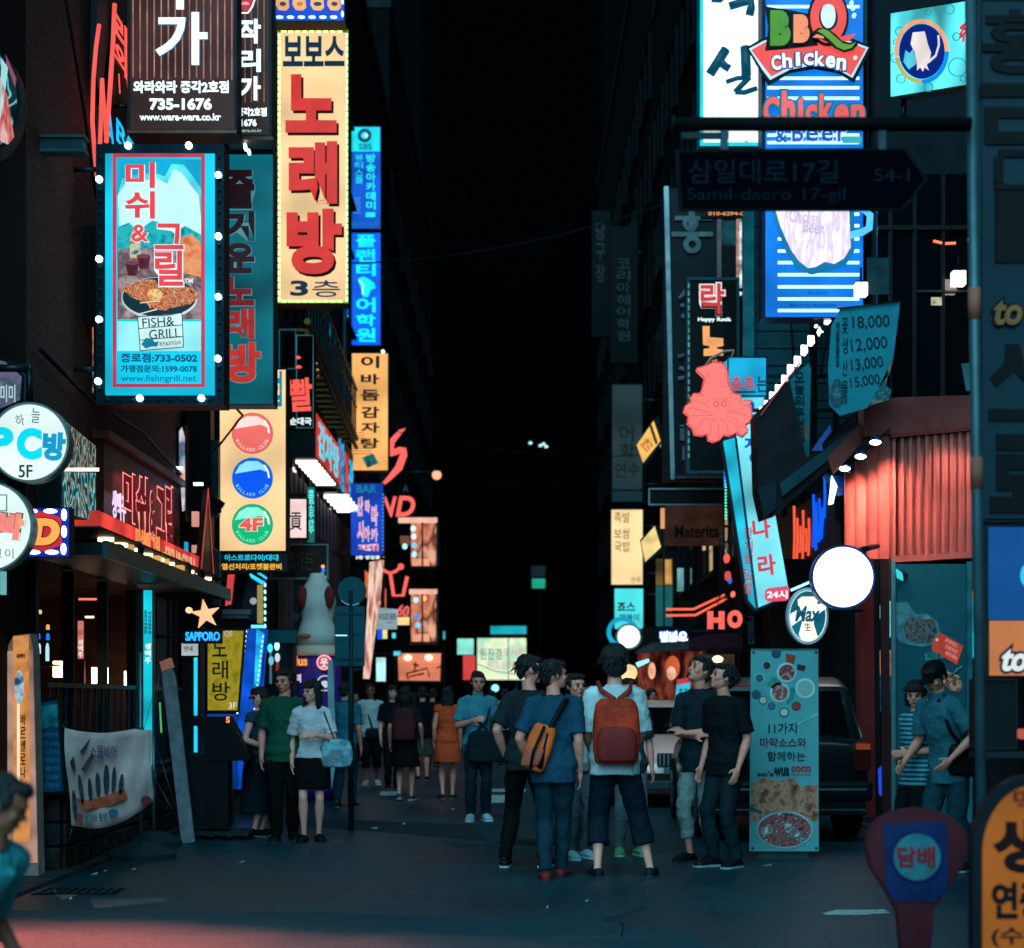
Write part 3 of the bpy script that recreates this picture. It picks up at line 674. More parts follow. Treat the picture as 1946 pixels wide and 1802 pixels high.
# leaning narrow board and stay wires
lb_ = Thing('leaning_board', 'long narrow pale board standing tilted beside the dark lectern', 'board', 345, 1605, d=foot(1604))
lb_.poly('board', [(305, 1262), (322, 1254), (334, 1290), (370, 1600), (345, 1604)], -.05, 0, D('#7a7f86', .7, var=.4, scale=8, bump=.3))
lb_.poly('cap', [(303, 1258), (324, 1250), (330, 1268), (308, 1276)], -.06, .01, E('#a87060', .5, False, .3))
for l in ([(304, 1262), (288, 1380)], [(304, 1262), (262, 1420)], [(292, 1480), (345, 1575)], [(296, 1420), (340, 1560)]): lb_.stroke('stay_wire', l, 1.0, -.06, STEEL)
lb_.stroke('green_tube', [(300, 1335), (303, 1393)], 3.4, -.1, E('#5fd07a', .8))
# dark lectern menu stand + planter
lc = Thing('menu_lectern', 'black menu lectern with tilted top standing on a low pallet', 'menu stand', 430, 1590, d=foot(1597))
lc.poly('tilted_top', [(367, 1362), (432, 1362), (476, 1440), (470, 1446), (400, 1446)], -.35, 0, D('#070b0d', .5)); lc.rect('body', 392, 1430, 432, 1575, -.35, -.03, D('#080d0f', .5))
lc.rect('side_board', 354, 1432, 391, 1572, -.3, -.06, D('#0b1518', .6)); lc.text('S', 430, 1362, 437, 1374, .01, E('#ff9a50', 1.2), .03)
lc.rect('pallet_top', 350, 1580, 474, 1588, -.5, .05, D('#1b2a2d', .8))
for u in (378, 412, 448): lc.rect('pallet_foot', u - 6, 1588, u + 6, 1600, -.4, 0, D('#141f22', .8))
# little white notice on the dark column and cyan tube behind
nt_ = Thing('notice_card', 'small white notice hung beneath the blue lit beer sign', 'sign', 360, 1232, d=20.6)
nt_.rect('card', 345, 1222, 376, 1246, -.02, 0, E('#b8c4c8', .85)); nt_.text('안내', 350, 1228, 366, 1238, .002, D('#2a2a30', .8), .01)
ct = Thing('tube_column', 'thin cyan light tube running down a dark column behind the lectern', 'light tube', 372, 1440, d=21.0)
ct.rect('case', 345, 1100, 380, 1440, -.3, -.02, D('#0a1317', .5)); ct.rect('tube', 369, 1250, 375, 1360, -.01, .02, E('#22d0f0', 1.2, True)); ct.rect('tube', 369, 1380, 375, 1430, -.01, .02, E('#22d0f0', 1.2, True))

# --- upper left -----------------------------------------------------------------
z = Thing('neon_script_sign', 'tall red neon zigzag lettering fixed along the brick wall', 'neon sign', 190, 170, X=WL + .12)
RN = E('#f25a50', 1.25, True, .1, 3)
for pts, w in (([(176, 48), (170, 90), (165, 150), (163, 230), (168, 300), (172, 336)], 8), ([(172, 336), (178, 270), (182, 150)], 8), ([(182, 150), (186, 210), (190, 270)], 7), ([(190, 270), (197, 170), (203, 80), (206, 8)], 9)):
    z.stroke('neon_tube', pts, w, .06, RN)
z.poly('backing', [(186, -40), (206, -40), (206, 70), (192, 200), (182, 140)], -.06, 0, D('#10282e', .6))
z2 = Thing('cursive_neon_letters', 'ragged red neon letters squeezed behind the zigzag neon', 'neon sign', 228, 90, X=WL + .12)
z2.rect('backing', 213, 32, 243, 200, -.05, 0, D('#0c1417', .6))
z2.text('라', 215, 40, 241, 96, .02, RN, .03, .05, name='letter'); z2.text('와', 214, 94, 241, 138, .02, RN, .03, .05, name='letter')
z2.stroke('neon_tube', [(220, 140), (222, 178)], 3, .03, RN); z2.stroke('neon_tube', [(235, 135), (239, 188)], 3, .03, RN)
bb_ = Thing('blue_edge_letters', 'electric blue lit letters poking above the fish sign at left', 'lit lettering', 225, 262, X=WL + .1)
BLU = E('#19aef0', 1.4, True, .1)
for ch, a, b, c, e in (('A', 199, 215, 217, 276), ('B', 221, 236, 238, 278), ('A', 240, 250, 256, 278)): bb_.text(ch, a, b, c, e, .0, BLU, .01, .05, name='letter')
for u in (222, 236): bb_.rect('fixing', u, 276, u + 2, 292, -.05, -.01, METAL)
ed = Thing('side_round_sign', 'cut off round sign with swirling red and cyan print at upper left edge', 'sign', 4, 190, d=13.6)
ed.disc('case', -36, 190, 74, -.2, -.01, BLACK, 108); ed.disc('face_panel', -36, 190, 68, 0, .01, EN(['#062028', '#0d6a74', '#9fe8ec', '#123a40'], 2.5, .8, 3, kind='wave'), 101)
ed.poly('swirl_print', [(2, 150), (14, 180), (28, 262), (16, 276), (0, 268)], .012, .02, EN(['#e0444c', '#f4c8c0', '#c23a44', '#f8e8e0'], 10, .9, 2, (1, 1, .25)))
ed.poly('swirl_print', [(4, 112), (16, 130), (8, 200), (0, 240)], .012, .02, E('#a8f0f0', .9)); ed.poly('swirl_print', [(12, 105), (32, 150), (30, 168), (14, 124)], .012, .02, E('#a05a78', .7))
ed.bar('bracket_arm', P(-36, 80, 13.7), P(-36, -60, 13.7), .03, METAL)
# beams and boxes at upper left
bm1 = Thing('steel_beam', 'teal grey steel beam jutting from the brick wall at upper left', 'beam', 100, 275, d=15.6)
bm1.rect('web', 34, 262, 158, 284, -.12, 0, D('#28474c', .5, .4)); bm1.rect('flange', 32, 257, 162, 262, -.14, .02, D('#35585c', .5, .4)); bm1.rect('flange', 32, 284, 162, 289, -.14, .02, D('#35585c', .5, .4))
for u in (37, 50): bm1.rect('hanger', u, 289, u + 2, 405, -.08, -.05, METAL)
bm1.rect('junction_box', 18, 390, 36, 416, -.1, 0, D('#1d4146', .5))
bx_ = Thing('blank_box_sign', 'plain black back of a box sign left of the cyan fish sign', 'sign', 100, 430, d=17.2)
bx_.rect('case', 22, 430, 190, 612, -.25, 0, D('#04080a', .6, var=.2)); bx_.rect('lower_case', 22, 612, 75, 650, -.25, -.02, D('#04080a', .6))
bx_.stroke('cable', [(2, 420), (14, 560), (28, 690)], 1.6, .1, D('#1d3a40', .5))
ww = Thing('shop_window_band', 'row of upstairs windows glowing amber behind dark mullions at left', 'window', 115, 755, d=17.5)
ww.rect('room', 50, 610, 190, 756, -.5, -.3, D('#0a0e10', .8))
for (u0, u1, v0) in ((52, 71, 636), (83, 125, 614), (143, 152, 614), (167, 177, 614)):
    ww.rect('pane', u0, v0, u1, 750, -.06, -.05, EN(['#0e2a30', '#6a4a3c', '#d88858', '#1d6470', '#1a3238'], 4, .75, 2, (2, 2, 1.2)), 'lit pane')
for (u0, u1) in ((46, 51), (72, 82), (126, 142), (153, 166), (178, 184)): ww.rect('mullion', u0, 605, u1, 756, -.04, .0, BLACK)
ww.text('카페', 84, 715, 107, 745, -.04, E('#ffb060', .8), .01, .004); ww.rect('sill', 40, 750, 190, 757, -.04, .08, CAB)
pu = Thing('lilac_corner_sign', 'lilac and white sign corner cut off by the left edge', 'sign', 8, 720, d=14.2)
pu.poly('case', [(-40, 668), (12, 682), (45, 712), (45, 765), (-40, 800)], -.15, -.01, BLACK); pu.poly('face_panel', [(-40, 674), (10, 688), (41, 716), (38, 760), (-40, 795)], 0, .01, EN(['#5a4a78', '#8a7aa8', '#3a6a7a', '#b8a8c8'], 4, .6))
pu.text('미미', 2, 732, 30, 765, .012, E('#bfe8f0', .8), .01, .006)
# first big striped brown sign
s1 = Thing('brown_striped_sign', 'large brown pin striped sign with white character and phone number at the top left', 'sign', 345, 250, d=18.2)
PIN = D('#160e0e', .55, var=.3, scale=2)
s1.rect('case', 243, -60, 451, 252, -.3, -.004, CAB); s1.rect('face_panel', 248, -60, 446, 246, 0, .006, E('#3a2624', 1.0, False, .3, 2))
for i in range(15): s1.rect('pin_stripe', 252 + i * 13.4, -60, 254.4 + i * 13.4, 148 + (i % 3) * 2, .007, .010, E('#c07868', .9, False, .3, 6))
s1.frame('trim', 243, -60, 451, 252, 5, 0, .03, D('#2b3436', .5)); s1.rect('lower_rail', 243, 250, 451, 256, -.3, .05, D('#7a5a4a', .4, .5))
TW = E('#e6ffff', 1.5, True, .05)
s1.text('가', 297, 26, 395, 125, .012, TW, .02, .02, outline=E('#0c7f9a', .9), ow=.015, name='letter')
s1.rect('letter', 336, -40, 350, 19, .012, .03, TW)
s1.text('와라와라 종각2호점', 254, 155, 435, 178, .012, TW, .03); s1.text('735-1676', 285, 188, 403, 210, .012, TW, .035); s1.text('www.wara-wara.co.kr', 266, 217, 420, 230, .012, TW, .02)
bracket(s1, 246, (40, 200), -1, 18.2)
s1b = Thing('brown_striped_sign', 'narrower brown striped sign with three white characters stacked, behind the larger one', 'sign', 480, 262, d=19.4)
s1b.rect('case', 448, -60, 517, 262, -.3, -.004, CAB); s1b.rect('face_panel', 449, -60, 512, 256, 0, .006, E('#302220', 1.0, False, .3, 2))
for i in range(5): s1b.rect('pin_stripe', 453 + i * 12, 0, 455 + i * 12, 195, .007, .010, E('#a06858', .8, False, .3, 6))
for ch, v0, v1 in (('작', 38, 84), ('리', 95, 138), ('가', 147, 192)): s1b.text(ch, 454, v0, 496, v1, .012, TW, .03, outline=E('#0c7f9a', .8), ow=.012, name='letter')
s1b.text('종각2호점', 451, 206, 507, 222, .012, TW, .03); s1b.text('·1676', 452, 228, 488, 241, .012, TW, .03); s1b.text('-wara.co.kr', 452, 246, 498, 252, .012, E('#a8c8c8', .8), .01)
s1b.poly('red_logo', [(455, 0), (482, 0), (474, 24), (455, 20)], .012, .018, E('#c0303c', 1)); s1b.text('WARA', 456, 5, 474, 11, .02, E('#ffd8d0', 1), .02, .004)
s1b.stroke('logo_stroke', [(486, -4), (480, 14), (472, 26), (455, 26)], 3, .02, TW); s1b.frame('trim', 446, -60, 517, 262, 4, 0, .03, D('#2b3436', .5))
bracket(s1b, 449, (20, 220), -1, 19.4)
s1b.rect('lower_rail', 430, 262, 520, 268, -.3, .04, D('#6a4a3c', .4, .5)); s1b.rect('small_lamp', 463, 272, 467, 282, -.1, .0, WHB); s1b.rect('small_lamp', 470, 283, 474, 290, -.1, .0, WHB)
# blue sign at the very top
tp = Thing('blue_bulb_sign', 'blue sign with orange food pictures and cyan bulbs cut by the top edge', 'sign', 585, 40, d=23)
cabinet(tp, 514, -120, 656, 42, .3, E('#0c4ae0', 1.1, True, .2, 2), 2)
for i, u in enumerate((530, 562, 596, 628)):
    tp.poly('food_picture', [(u - 4, -6), (u + 18, -6), (u + 20, 15), (u + 14, 21), (u, 20), (u - 6, 10)], .01, .02, E('#ffb870', 1.1, False, .2)); tp.disc('food_detail', u + 8, 9, 6 if i != 2 else 8, .022, .028, E('#1c4a70' if i != 1 else '#d89050', .8), 4)
tp.lights('bulb', [(532 + i * 20.5, 34) for i in range(6)], 13, 4.5, .01, .05, E('#a8ffff', 3, True, 0)); tp.lights('bulb', [(519, y) for y in (0, 14, 27)] + [(651, y) for y in (4, 28)], 4.5, 11, .01, .05, E('#a8ffff', 3, True, 0))
bracket(tp, 516, (20,), -1, 23)
# bobos
bo = Thing('noraebang_sign', 'tall cream sign with big red karaoke lettering and a yellow green bulb border', 'sign', 594, 578, d=24.5)
cabinet(bo, 527, 58, 663, 578, .32, CREAM, 4, D('#1c2a12', .5))
YG = E('#f4ffa0', 2.6, True, 0)
bo.lights('border_bulb', [(540 + i * 13.2, 61) for i in range(9)] + [(540 + i * 13.2, 574.5) for i in range(9)], 11, 4, .018, .05, YG, False)
bo.lights('border_bulb', [(531, 70 + i * 12.5) for i in range(41)] + [(660, 70 + i * 12.5) for i in range(41)], 4, 9.5, .018, .05, YG, False)
bo.frame('green_glow_tube', 528, 59, 662, 577, 1.6, .02, .05, E('#5ad820', .8))
NV = E('#0c3c5c', .7, False, .1)
bo.text('보보스', 538, 70, 655, 127, .008, NV, .03, .02)
RD = E('#d83a34', 1.0, False, .08); SH = (D('#200a08', .6), (4, 5))
bo.text('노', 543, 143, 640, 253, .008, RD, .05, .03, name='letter', shadow=SH); bo.text('래', 549, 270, 641, 388, .008, RD, .05, .03, name='letter', shadow=SH); bo.text('방', 545, 398, 650, 522, .008, RD, .05, .03, name='letter', shadow=SH)
bo.text('3', 552, 534, 586, 563, .008, NV, .03, .02, name='letter'); bo.text('층', 594, 534, 646, 565, .008, NV, .0, .02, name='letter')
bracket(bo, 529, (120, 320, 520), -1, 24.5); bo.stroke('hanging_cable', [(526, 580), (526, 640), (524, 700)], 1.6, -.05, E('#3a9a40', .6))
# SBS and planty
for (v0, v1, kind) in ((240, 436, 0), (442, 657, 1)):
    if kind == 0:
        t = Thing('academy_sign', 'blue and cyan academy sign with ring logo, upper of the two blue signs', 'sign', 694, 436, d=46)
        cabinet(t, 665, 240, 724, 436, .35, E('#0a58d8', 1.1, True, .25, 1), 1)
        t.rect('logo_panel', 667, 242, 722, 288, .002, .01, E('#18e0ee', 1.15)); t.ring('logo', 693, 258, 7, 13, .012, .02, E('#08486c', .8, False, 0), 24); t.disc('logo_dot', 696, 258, 4, .012, .02, E('#e0ffff', 1), n=12)
        t.text('SBS', 682, 274, 707, 285, .012, E('#0a5a80', .8), .01, .02)
        t.vtext('방송아카데미', 696, 292, 714, 400, .012, E('#20f0f8', 1.1), .03); t.vtext('뷰티스쿨', 675, 293, 690, 350, .012, E('#20d8f0', 1.0), .02); t.rect('block', 695, 404, 713, 413, .012, .02, E('#20f0f8', 1))
        for i in range(7): t.rect('fine_print', 672, 376 + i * 4.6, 686 - (i % 2) * 2, 378 + i * 4.6, .012, .016, E('#4aa0f0', .8))
        t.text('02.735.1677', 668, 423, 719, 430, .012, E('#2a90b0', .8), .01)
    else:
        t = Thing('academy_sign', 'saturated blue language academy sign, lower of the two blue signs', 'sign', 694, 657, d=46)
        cabinet(t, 665, 442, 724, 657, .35, E('#0660f4', 1.15, True, .15, 1), 1)
        for ch, a, b in (('플', 447, 470), ('랜', 474, 498), ('티', 502, 525), ('어', 566, 594), ('학', 598, 620), ('원', 624, 650)): t.text(ch, 677, a, 714, b, .012, E('#14f0f6', 1.15), .03, .02, name='letter')
        t.poly('map_logo', [(680, 530), (690, 526), (700, 530), (712, 538), (714, 548), (704, 552), (700, 565), (690, 564), (686, 548)], .012, .02, E('#14f0f6', 1.15)); t.stroke('logo_line', [(682, 534), (690, 540), (689, 560)], 2.4, .025, E('#f0ffff', 1))
    bracket(t, 667, (v0 + 20, v1 - 20), -1, 46)
# ibadom
ib = Thing('stew_sign', 'amber sign with six black characters stacked and a small teal seal', 'sign', 703, 895, d=42)
cabinet(ib, 667, 670, 739, 896, .4, E('#ffb868', 1.15, True, .25, .8), 2, CAB); IK = E('#0c0806', .3, False, 0)
for ch, a, b in zip('이바돔감자탕', (677, 711, 741, 773, 803, 833), (700, 731, 762, 795, 823, 853)): ib.text(ch, 686, a, 721, b, .012, IK, .03, .02, name='letter')
for i in range(9): ib.rect('wire_lines', 669, 822 + i * 5, 692 + i * 2, 823 + i * 5, .012, .016, E('#8a5020', .6))
ib.poly('seal', [(688, 870), (708, 862), (720, 880), (698, 890)], .012, .02, E('#1a8a8c', .8)); ib.text('감자', 694, 866, 714, 876, .022, E('#0a2c30', .5, False, 0), .03, .004, rot=-20); ib.text('별맛', 696, 876, 716, 886, .022, E('#0a2c30', .5, False, 0), .03, .004, rot=-20)
bracket(ib, 669, (690, 880), -1, 42); ib.disc('spot', 728, 669, 3, 0, .05, WHB, n=10)
# fish & grill
fg = Thing('fish_grill_sign', 'bright cyan food photo sign with bead bulbs round its dark frame', 'sign', 304, 770, d=16.8)
fg.rect('case', 184, 276, 425, 769, -.35, -.06, CAB); fg.frame('bulb_frame', 183, 275, 426, 770, 17, -.06, .02, D('#0a2a34', .45, .4))
fg.rect('face_panel', 200, 287, 410, 750, -.05, 0, E('#0cc8ee', 1.1, True, .25, 1.2))
BB = E('#c0eaff', 7, True, 0)
fg.lights('bulb', [(245, 279), (360, 279), (190, 343), (190, 494), (190, 609), (188, 726), (416, 335), (416, 451), (416, 566), (415, 683), (267, 758), (384, 758)], 13, 13, .02, .07, BB)
fg.lights('dead_bulb', [(u, v) for v in range(300, 750, 21) for u in (192, 417)] + [(u, 761) for u in range(205, 410, 24)], 8, 8, .02, .04, D('#06343f', .4))
RB = E('#c84060', .95, False, .15)
fg.poly('picture_sky', [(220, 304), (388, 304), (385, 608), (224, 608)], .002, .006, E('#06b4e0', 1.0, False, .15, 2))
fg.poly('picture_cloud_edge', [(222, 380), (232, 340), (262, 332), (296, 330), (314, 336), (326, 312), (350, 314), (370, 340), (384, 362), (384, 450), (378, 486), (318, 452), (280, 460), (236, 482), (224, 440)], .0062, .0068, E('#58dcf2', 1.05, False, .2, 4))
fg.poly('picture_cloud', [(224, 372), (240, 348), (262, 345), (300, 340), (318, 350), (330, 322), (345, 328), (362, 352), (378, 372), (384, 440), (372, 470), (320, 436), (280, 446), (240, 470), (228, 430)], .007, .010, E('#c4fbff', 1.1, False, .1, 3))
fg.poly('picture_trees', [(225, 432), (246, 424), (262, 440), (290, 420), (318, 428), (330, 445), (352, 430), (384, 448), (384, 480), (225, 482)], .011, .013, EN(['#0aa0b4', '#30c8d0', '#087a90'], 8, .9))
fg.poly('picture_table', [(225, 474), (384, 468), (385, 608), (224, 608)], .014, .016, EN(['#8a7c84', '#b8a8ac', '#6a5a66', '#c8b4b0'], 5, .8))
fg.poly('picture_basket', [(346, 452), (366, 446), (384, 466), (384, 528), (350, 520), (340, 490)], .017, .019, EN(['#d8703c', '#f4a878', '#e8885c'], 9, .95))
fg.poly('picture_bottle', [(252, 438), (262, 436), (268, 448), (268, 492), (248, 492), (247, 460)], .017, .02, EN(['#1c5a48', '#d0e8d8', '#e0d090', '#1a4a50'], 9, .8))
for (u, v) in ((274, 500), (252, 513)):
    fg.poly('picture_cup', [(u - 13, v - 12), (u + 13, v - 12), (u + 8, v + 12), (u - 8, v + 12)], .021, .025, E('#6a2434', .7, False, .3, 20)); fg.disc('picture_cup_rim', u, v - 12, 13, .026, .029, E('#8a4858', .8), 4)
fg.disc('picture_bowl', 304, 568, 72, .021, .026, E('#e4f4f0', .8), 40); fg.disc('picture_bowl_inner', 304, 566, 70, .027, .03, E('#123c48', .7), 37)
fg.poly('picture_food', [(232, 549), (262, 538), (272, 532), (296, 534), (302, 544), (320, 548), (350, 545), (368, 550), (380, 566), (362, 580), (332, 586), (316, 592), (286, 588), (282, 580), (250, 566)], .031, .038, EN(['#5a1c14', '#a84838', '#e89868', '#7a2a20', '#f4c8a0', '#8a4030'], 26, 1.0, 5))
fg.disc('picture_egg', 296, 562, 14, .039, .045, EN(['#e8b060', '#f4d890', '#c88040'], 20, 1), 11)
fg.stroke('picture_chopstick', [(268, 578), (306, 574)], 2, .045, E('#ffe0c0', 1)); fg.stroke('picture_chopstick', [(262, 600), (300, 590)], 2, .045, E('#e8f8f8', 1))
fg.rect('lower_panel', 224, 608, 384, 735, .014, .02, E('#0ccdf0', 1.1, False, .12, 2)); fg.rect('label_ground', 224, 612, 384, 668, .021, .024, E('#98f0f8', 1.05))
fg.frame('red_border', 216, 295, 391, 738, 7, .046, .05, RB)
fg.poly('label_card', [(263, 604), (347, 596), (350, 661), (268, 668)], .026, .03, E('#d0f6f6', 1.0)); DK = E('#0a4a5c', .6, False, 0)
for l in ([(263, 604), (347, 596)], [(265, 626), (348, 619)], [(266, 648), (349, 641)], [(268, 668), (350, 661)], [(263, 604), (268, 668)], [(347, 596), (350, 661)]): fg.stroke('label_line', l, 1.6, .032, DK, flat=True)
fg.text('FISH&', 272, 605, 332, 622, .034, DK, .0, .006, rot=-4); fg.text('GRILL', 285, 627, 344, 645, .034, DK, .0, .006, rot=-4); fg.text('퓨전&꼬치요리', 304, 650, 345, 658, .034, DK, .0, .006, rot=-4)
fg.poly('fish_doodle', [(270, 656), (278, 644), (290, 645), (296, 652), (303, 650), (300, 660), (290, 660), (278, 664)], .034, .038, E('#1090b0', .8))
Lr = E('#e8444e', 1.05, False, .1); Lo = E('#ecfcff', 1.1)
fg.text('미', 241, 312, 296, 360, .03, Lr, .02, .02, outline=Lo, ow=.02, name='letter'); fg.text('쉬', 240, 367, 296, 418, .03, Lr, .02, .02, outline=Lo, ow=.02, name='letter')
fg.text('&', 252, 430, 284, 462, .03, Lr, .01, .02, outline=Lo, ow=.02, name='letter'); fg.text('그', 296, 428, 350, 476, .03, Lr, .02, .02, outline=Lo, ow=.03, name='letter'); fg.text('릴', 297, 480, 350, 546, .042, Lr, .02, .02, outline=Lo, ow=.03, name='letter')
fg.text('TM', 352, 532, 368, 540, .042, E('#f0ffff', 1), .01, .01)
B2 = E('#0a5f8a', .75, False, 0)
fg.text('종로점:733-0502', 231, 673, 376, 690, .025, B2, .03, .01); fg.text('가맹점문의:1599-0078', 231, 695, 375, 709, .025, B2, .02, .01); fg.text('www.fishngrill.net', 231, 714, 374, 729, .025, E('#0a7fae', .8, False, 0), .0, .01)
bracket(fg, 186, (320, 700), -1, 16.8)
# teal noraebang
tl = Thing('teal_noraebang_sign', 'dim teal karaoke sign with dark red outlined characters behind the cyan sign', 'sign', 470, 770, d=19.9)
cabinet(tl, 424, 292, 521, 770, .3, E('#0a6f80', .9, True, .45, 1.2), 2, D('#143038', .5))
for ch, a, b, c in (('즐', 325, 398, '#241018'), ('거', 404, 458, '#241018'), ('운', 464, 520, '#2e1218'), ('노', 528, 582, '#7a1c20'), ('래', 588, 645, '#b82c2a'), ('방', 652, 728, '#d83a34')):
    tl.text(ch, 428, a, 484 if ch != '방' else 496, b, .008, E(c, .8, False, .1), .04, .03, outline=E('#5a9aa4', .8), ow=.022, name='letter')
bracket(tl, 426, (310, 740), -1, 19.9); tl.rect('top_bar', 424, 282, 521, 291, -.3, .06, D('#183238', .4, .4))
# billiard
bl = Thing('billiard_sign', 'cream billiard sign with red, blue and green ball discs', 'sign', 480, 1086, d=22.8)
cabinet(bl, 415, 700, 546, 1050, .3, CREAM, 3, CAB)
bl.text('당구클럽', 428, 706, 536, 774, .008, E('#0c90b8', .9), .03, .02)
def billiard(v, c1, c2, hi):
    bl.disc('ball_rim', 480, v, 39, .006, .016, E(c2, .95, False, 0)); bl.disc('ball', 480, v, 37, .017, .03, E(c1, 1.1, False, .1, 1))
    bl.poly('ball_shine', [(447, v - 8), (456, v - 24), (470, v - 32), (490, v - 32), (505, v - 23), (512, v - 10), (495, v - 16), (470, v - 12)], .031, .034, E(hi, 1.1, False, .1)); bl.stroke('ball_shine', [(503, v - 24), (510, v - 12), (512, v)], 3, .036, E('#ffffff', 1.3))
    for i, ch in enumerate('BILLARD CLUB'):
        a = R(152 - i * 11.3)
        if ch != ' ': wd = .7 if ch == 'I' else 2.2; uu, vv = 480 + 31.5 * math.cos(a), v + 31.5 * math.sin(a); bl.text(ch, uu - wd, vv - 3, uu + wd, vv + 3, .034, E(hi, 1, False, 0), .01, .004, rot=90 - math.degrees(a) if False else math.degrees(a) - 90)
billiard(824, '#f0706a', '#e05450', '#ffdcd8'); billiard(909, '#0a58f0', '#0c7ac8', '#88e0ff'); billiard(997, '#10b878', '#12a080', '#8cffd8')
bl.text('4F', 456, 985, 501, 1010, .036, E('#f05a50', 1.1), .04, .015, outline=E('#f4fff4', 1.1), ow=.03, name='letter')
bl.rect('info_strip', 415, 1051, 546, 1086, -.3, 0, E('#05141a', .6)); bl.text('아스트로다이/대대', 427, 1054, 529, 1066, .002, E('#20d0f0', 1.1), .02); bl.text('열선처리/포켓볼완비', 422, 1071, 535, 1083, .002, E('#ffc040', 1.1), .02)
bracket(bl, 417, (720, 1030), -1, 22.8)
ca = Thing('security_camera', 'small dark security camera beside the billiard sign', 'camera', 412, 952, d=22.3)
ca.add('camera_body', tubem([ca.W(400, 946), ca.W(424, 962)], .045), BLACK, smooth=True); ca.add('mount', tubem([ca.W(417, 950), ca.W(418, 975)], .02), BLACK, smooth=True); ca.add('arm', tubem([ca.W(385, 960), ca.W(408, 955)], .02), BLACK)
# ================================================================ LEFT, further items
def round_sign(name, lb, u, v, r, d, face, cab=None, depth=.14, ry=None):
    t = Thing(name, lb, 'sign', u, v, d=d); ry = ry or r
    t.disc('case', u, v, r, -depth, -.012, cab or D('#4a6a6a', .4, .4), ry); t.ring('rim', u, v, r - 4, r, -.011, .02, cab or D('#8aa59a', .4, .3), 48, ky=ry / r)
    t.disc('face_panel', u, v, r - 4, -.010, .0, face, (ry - 4)); return t
PCW = E('#dff6f2', 1.12, True, .1, 2)
pc = round_sign('round_sign', 'round white sign reading PC in cyan with 5F below', 56, 841, 76, 13.9, PCW)
C1 = E('#08d2ea', 1.15, False, .05)
pc.text('P', -18, 812, 26, 870, .002, C1, .06, .02, name='letter'); pc.text('C', 33, 814, 80, 874, .002, C1, .06, .02, name='letter'); pc.text('방', 82, 822, 125, 876, .002, E('#0c9fd0', 1, False, .05), .05, .02, name='letter', rot=3)
pc.text('5F', 36, 884, 62, 908, .002, E('#0a3a44', .7, False, 0), .01, .01); pc.text('하', 30, 788, 46, 810, .002, E('#6a9090', .8, False, 0), .0, .006, name='letter', rot=-12); pc.text('늘', 60, 776, 76, 804, .002, E('#5a8a90', .8, False, 0), .0, .006, name='letter', rot=4)
pc.bar('bracket_arm', P(56, 765, 13.97), P(56, 700, 13.97), .03, METAL); pc.bar('bracket_arm', P(56, 700, 13.97), Vector((-4.0, 13.97, P(56, 700, 13.97).z)), .03, METAL)
dv0 = round_sign('round_sign', 'second round white sign with pink lettering, just under the PC sign', -24, 1001, 87, 13.7, PCW)
dv0.text('박', 0, 975, 46, 1026, .002, E('#f08a80', 1.1), .06, .02, outline=E('#3a2a4a', .7), ow=.04, name='letter', rot=8); dv0.disc('dot', 41, 992, 5, .03, .035, E('#f4b070', 1), n=12)
dv0.frame('picture', -6, 940, 14, 972, 2, .002, .008, E('#4a8a8a', .8)); dv0.text('이', 10, 1043, 26, 1062, .002, E('#6aa0a0', .8), .0, .006, name='letter'); dv0.text('고', -14, 1043, 4, 1060, .002, E('#6aa0a0', .8), .0, .006, name='letter')
dv0.bar('bracket_arm', P(4, 920, 13.95), P(4, 912, 13.95), .03, METAL)
dv0.rect('thin_strip_sign', 0, 1086, 9, 1130, -.05, 0, E('#7ac8c8', .8))
dd = Thing('video_room_sign', 'small red sign with a fat orange D ringed by oblong blue white bulbs', 'sign', 92, 1058, d=14.3)
dd.rect('case', 48, 964, 133, 1060, -.15, -.004, CAB); dd.rect('face_panel', 50, 966, 131, 1058, 0, .006, E('#0c2ab0', .9, False, .2)); dd.poly('red_ground', [(44, 978), (78, 972), (116, 984), (118, 1036), (84, 1048), (44, 1042)], .007, .01, E('#d02a3c', 1))
dd.text('D', 62, 986, 115, 1037, .012, E('#ffb054', 1.1), .07, .02, outline=E('#3a1018', .6), ow=.03, name='letter', shear=.15); dd.text('Y', 40, 986, 72, 1037, .012, E('#ffb054', 1.1), .07, .02, name='letter', shear=.15)
OB = E('#e6f8ff', 5, True, 0)
dd.lights('bulb', [(60, 972), (97, 972), (65, 1050), (100, 1050)], 25, 8, .012, .05, OB); dd.lights('bulb', [(123, 979), (123, 1011), (122, 1044)], 9, 22, .012, .05, OB)
# orange lit poster between
op = Thing('amber_poster_box', 'amber light box with a pale pink ticket shape behind the ornate box', 'sign', 165, 900, d=19.0)
op.rect('case', 110, 783, 212, 900, -.2, -.01, CAB); op.poly('face_panel', [(112, 786), (210, 786), (210, 864), (112, 864)], 0, .01, E('#f0a45c', 1.0, True, .15)); op.poly('ticket', [(125, 795), (150, 790), (176, 793), (184, 830), (180, 846), (140, 812)], .012, .02, EN(['#f0e0e4', '#f4b0a8', '#e0706c'], 4, 1, 1, (1, 1, 1)))
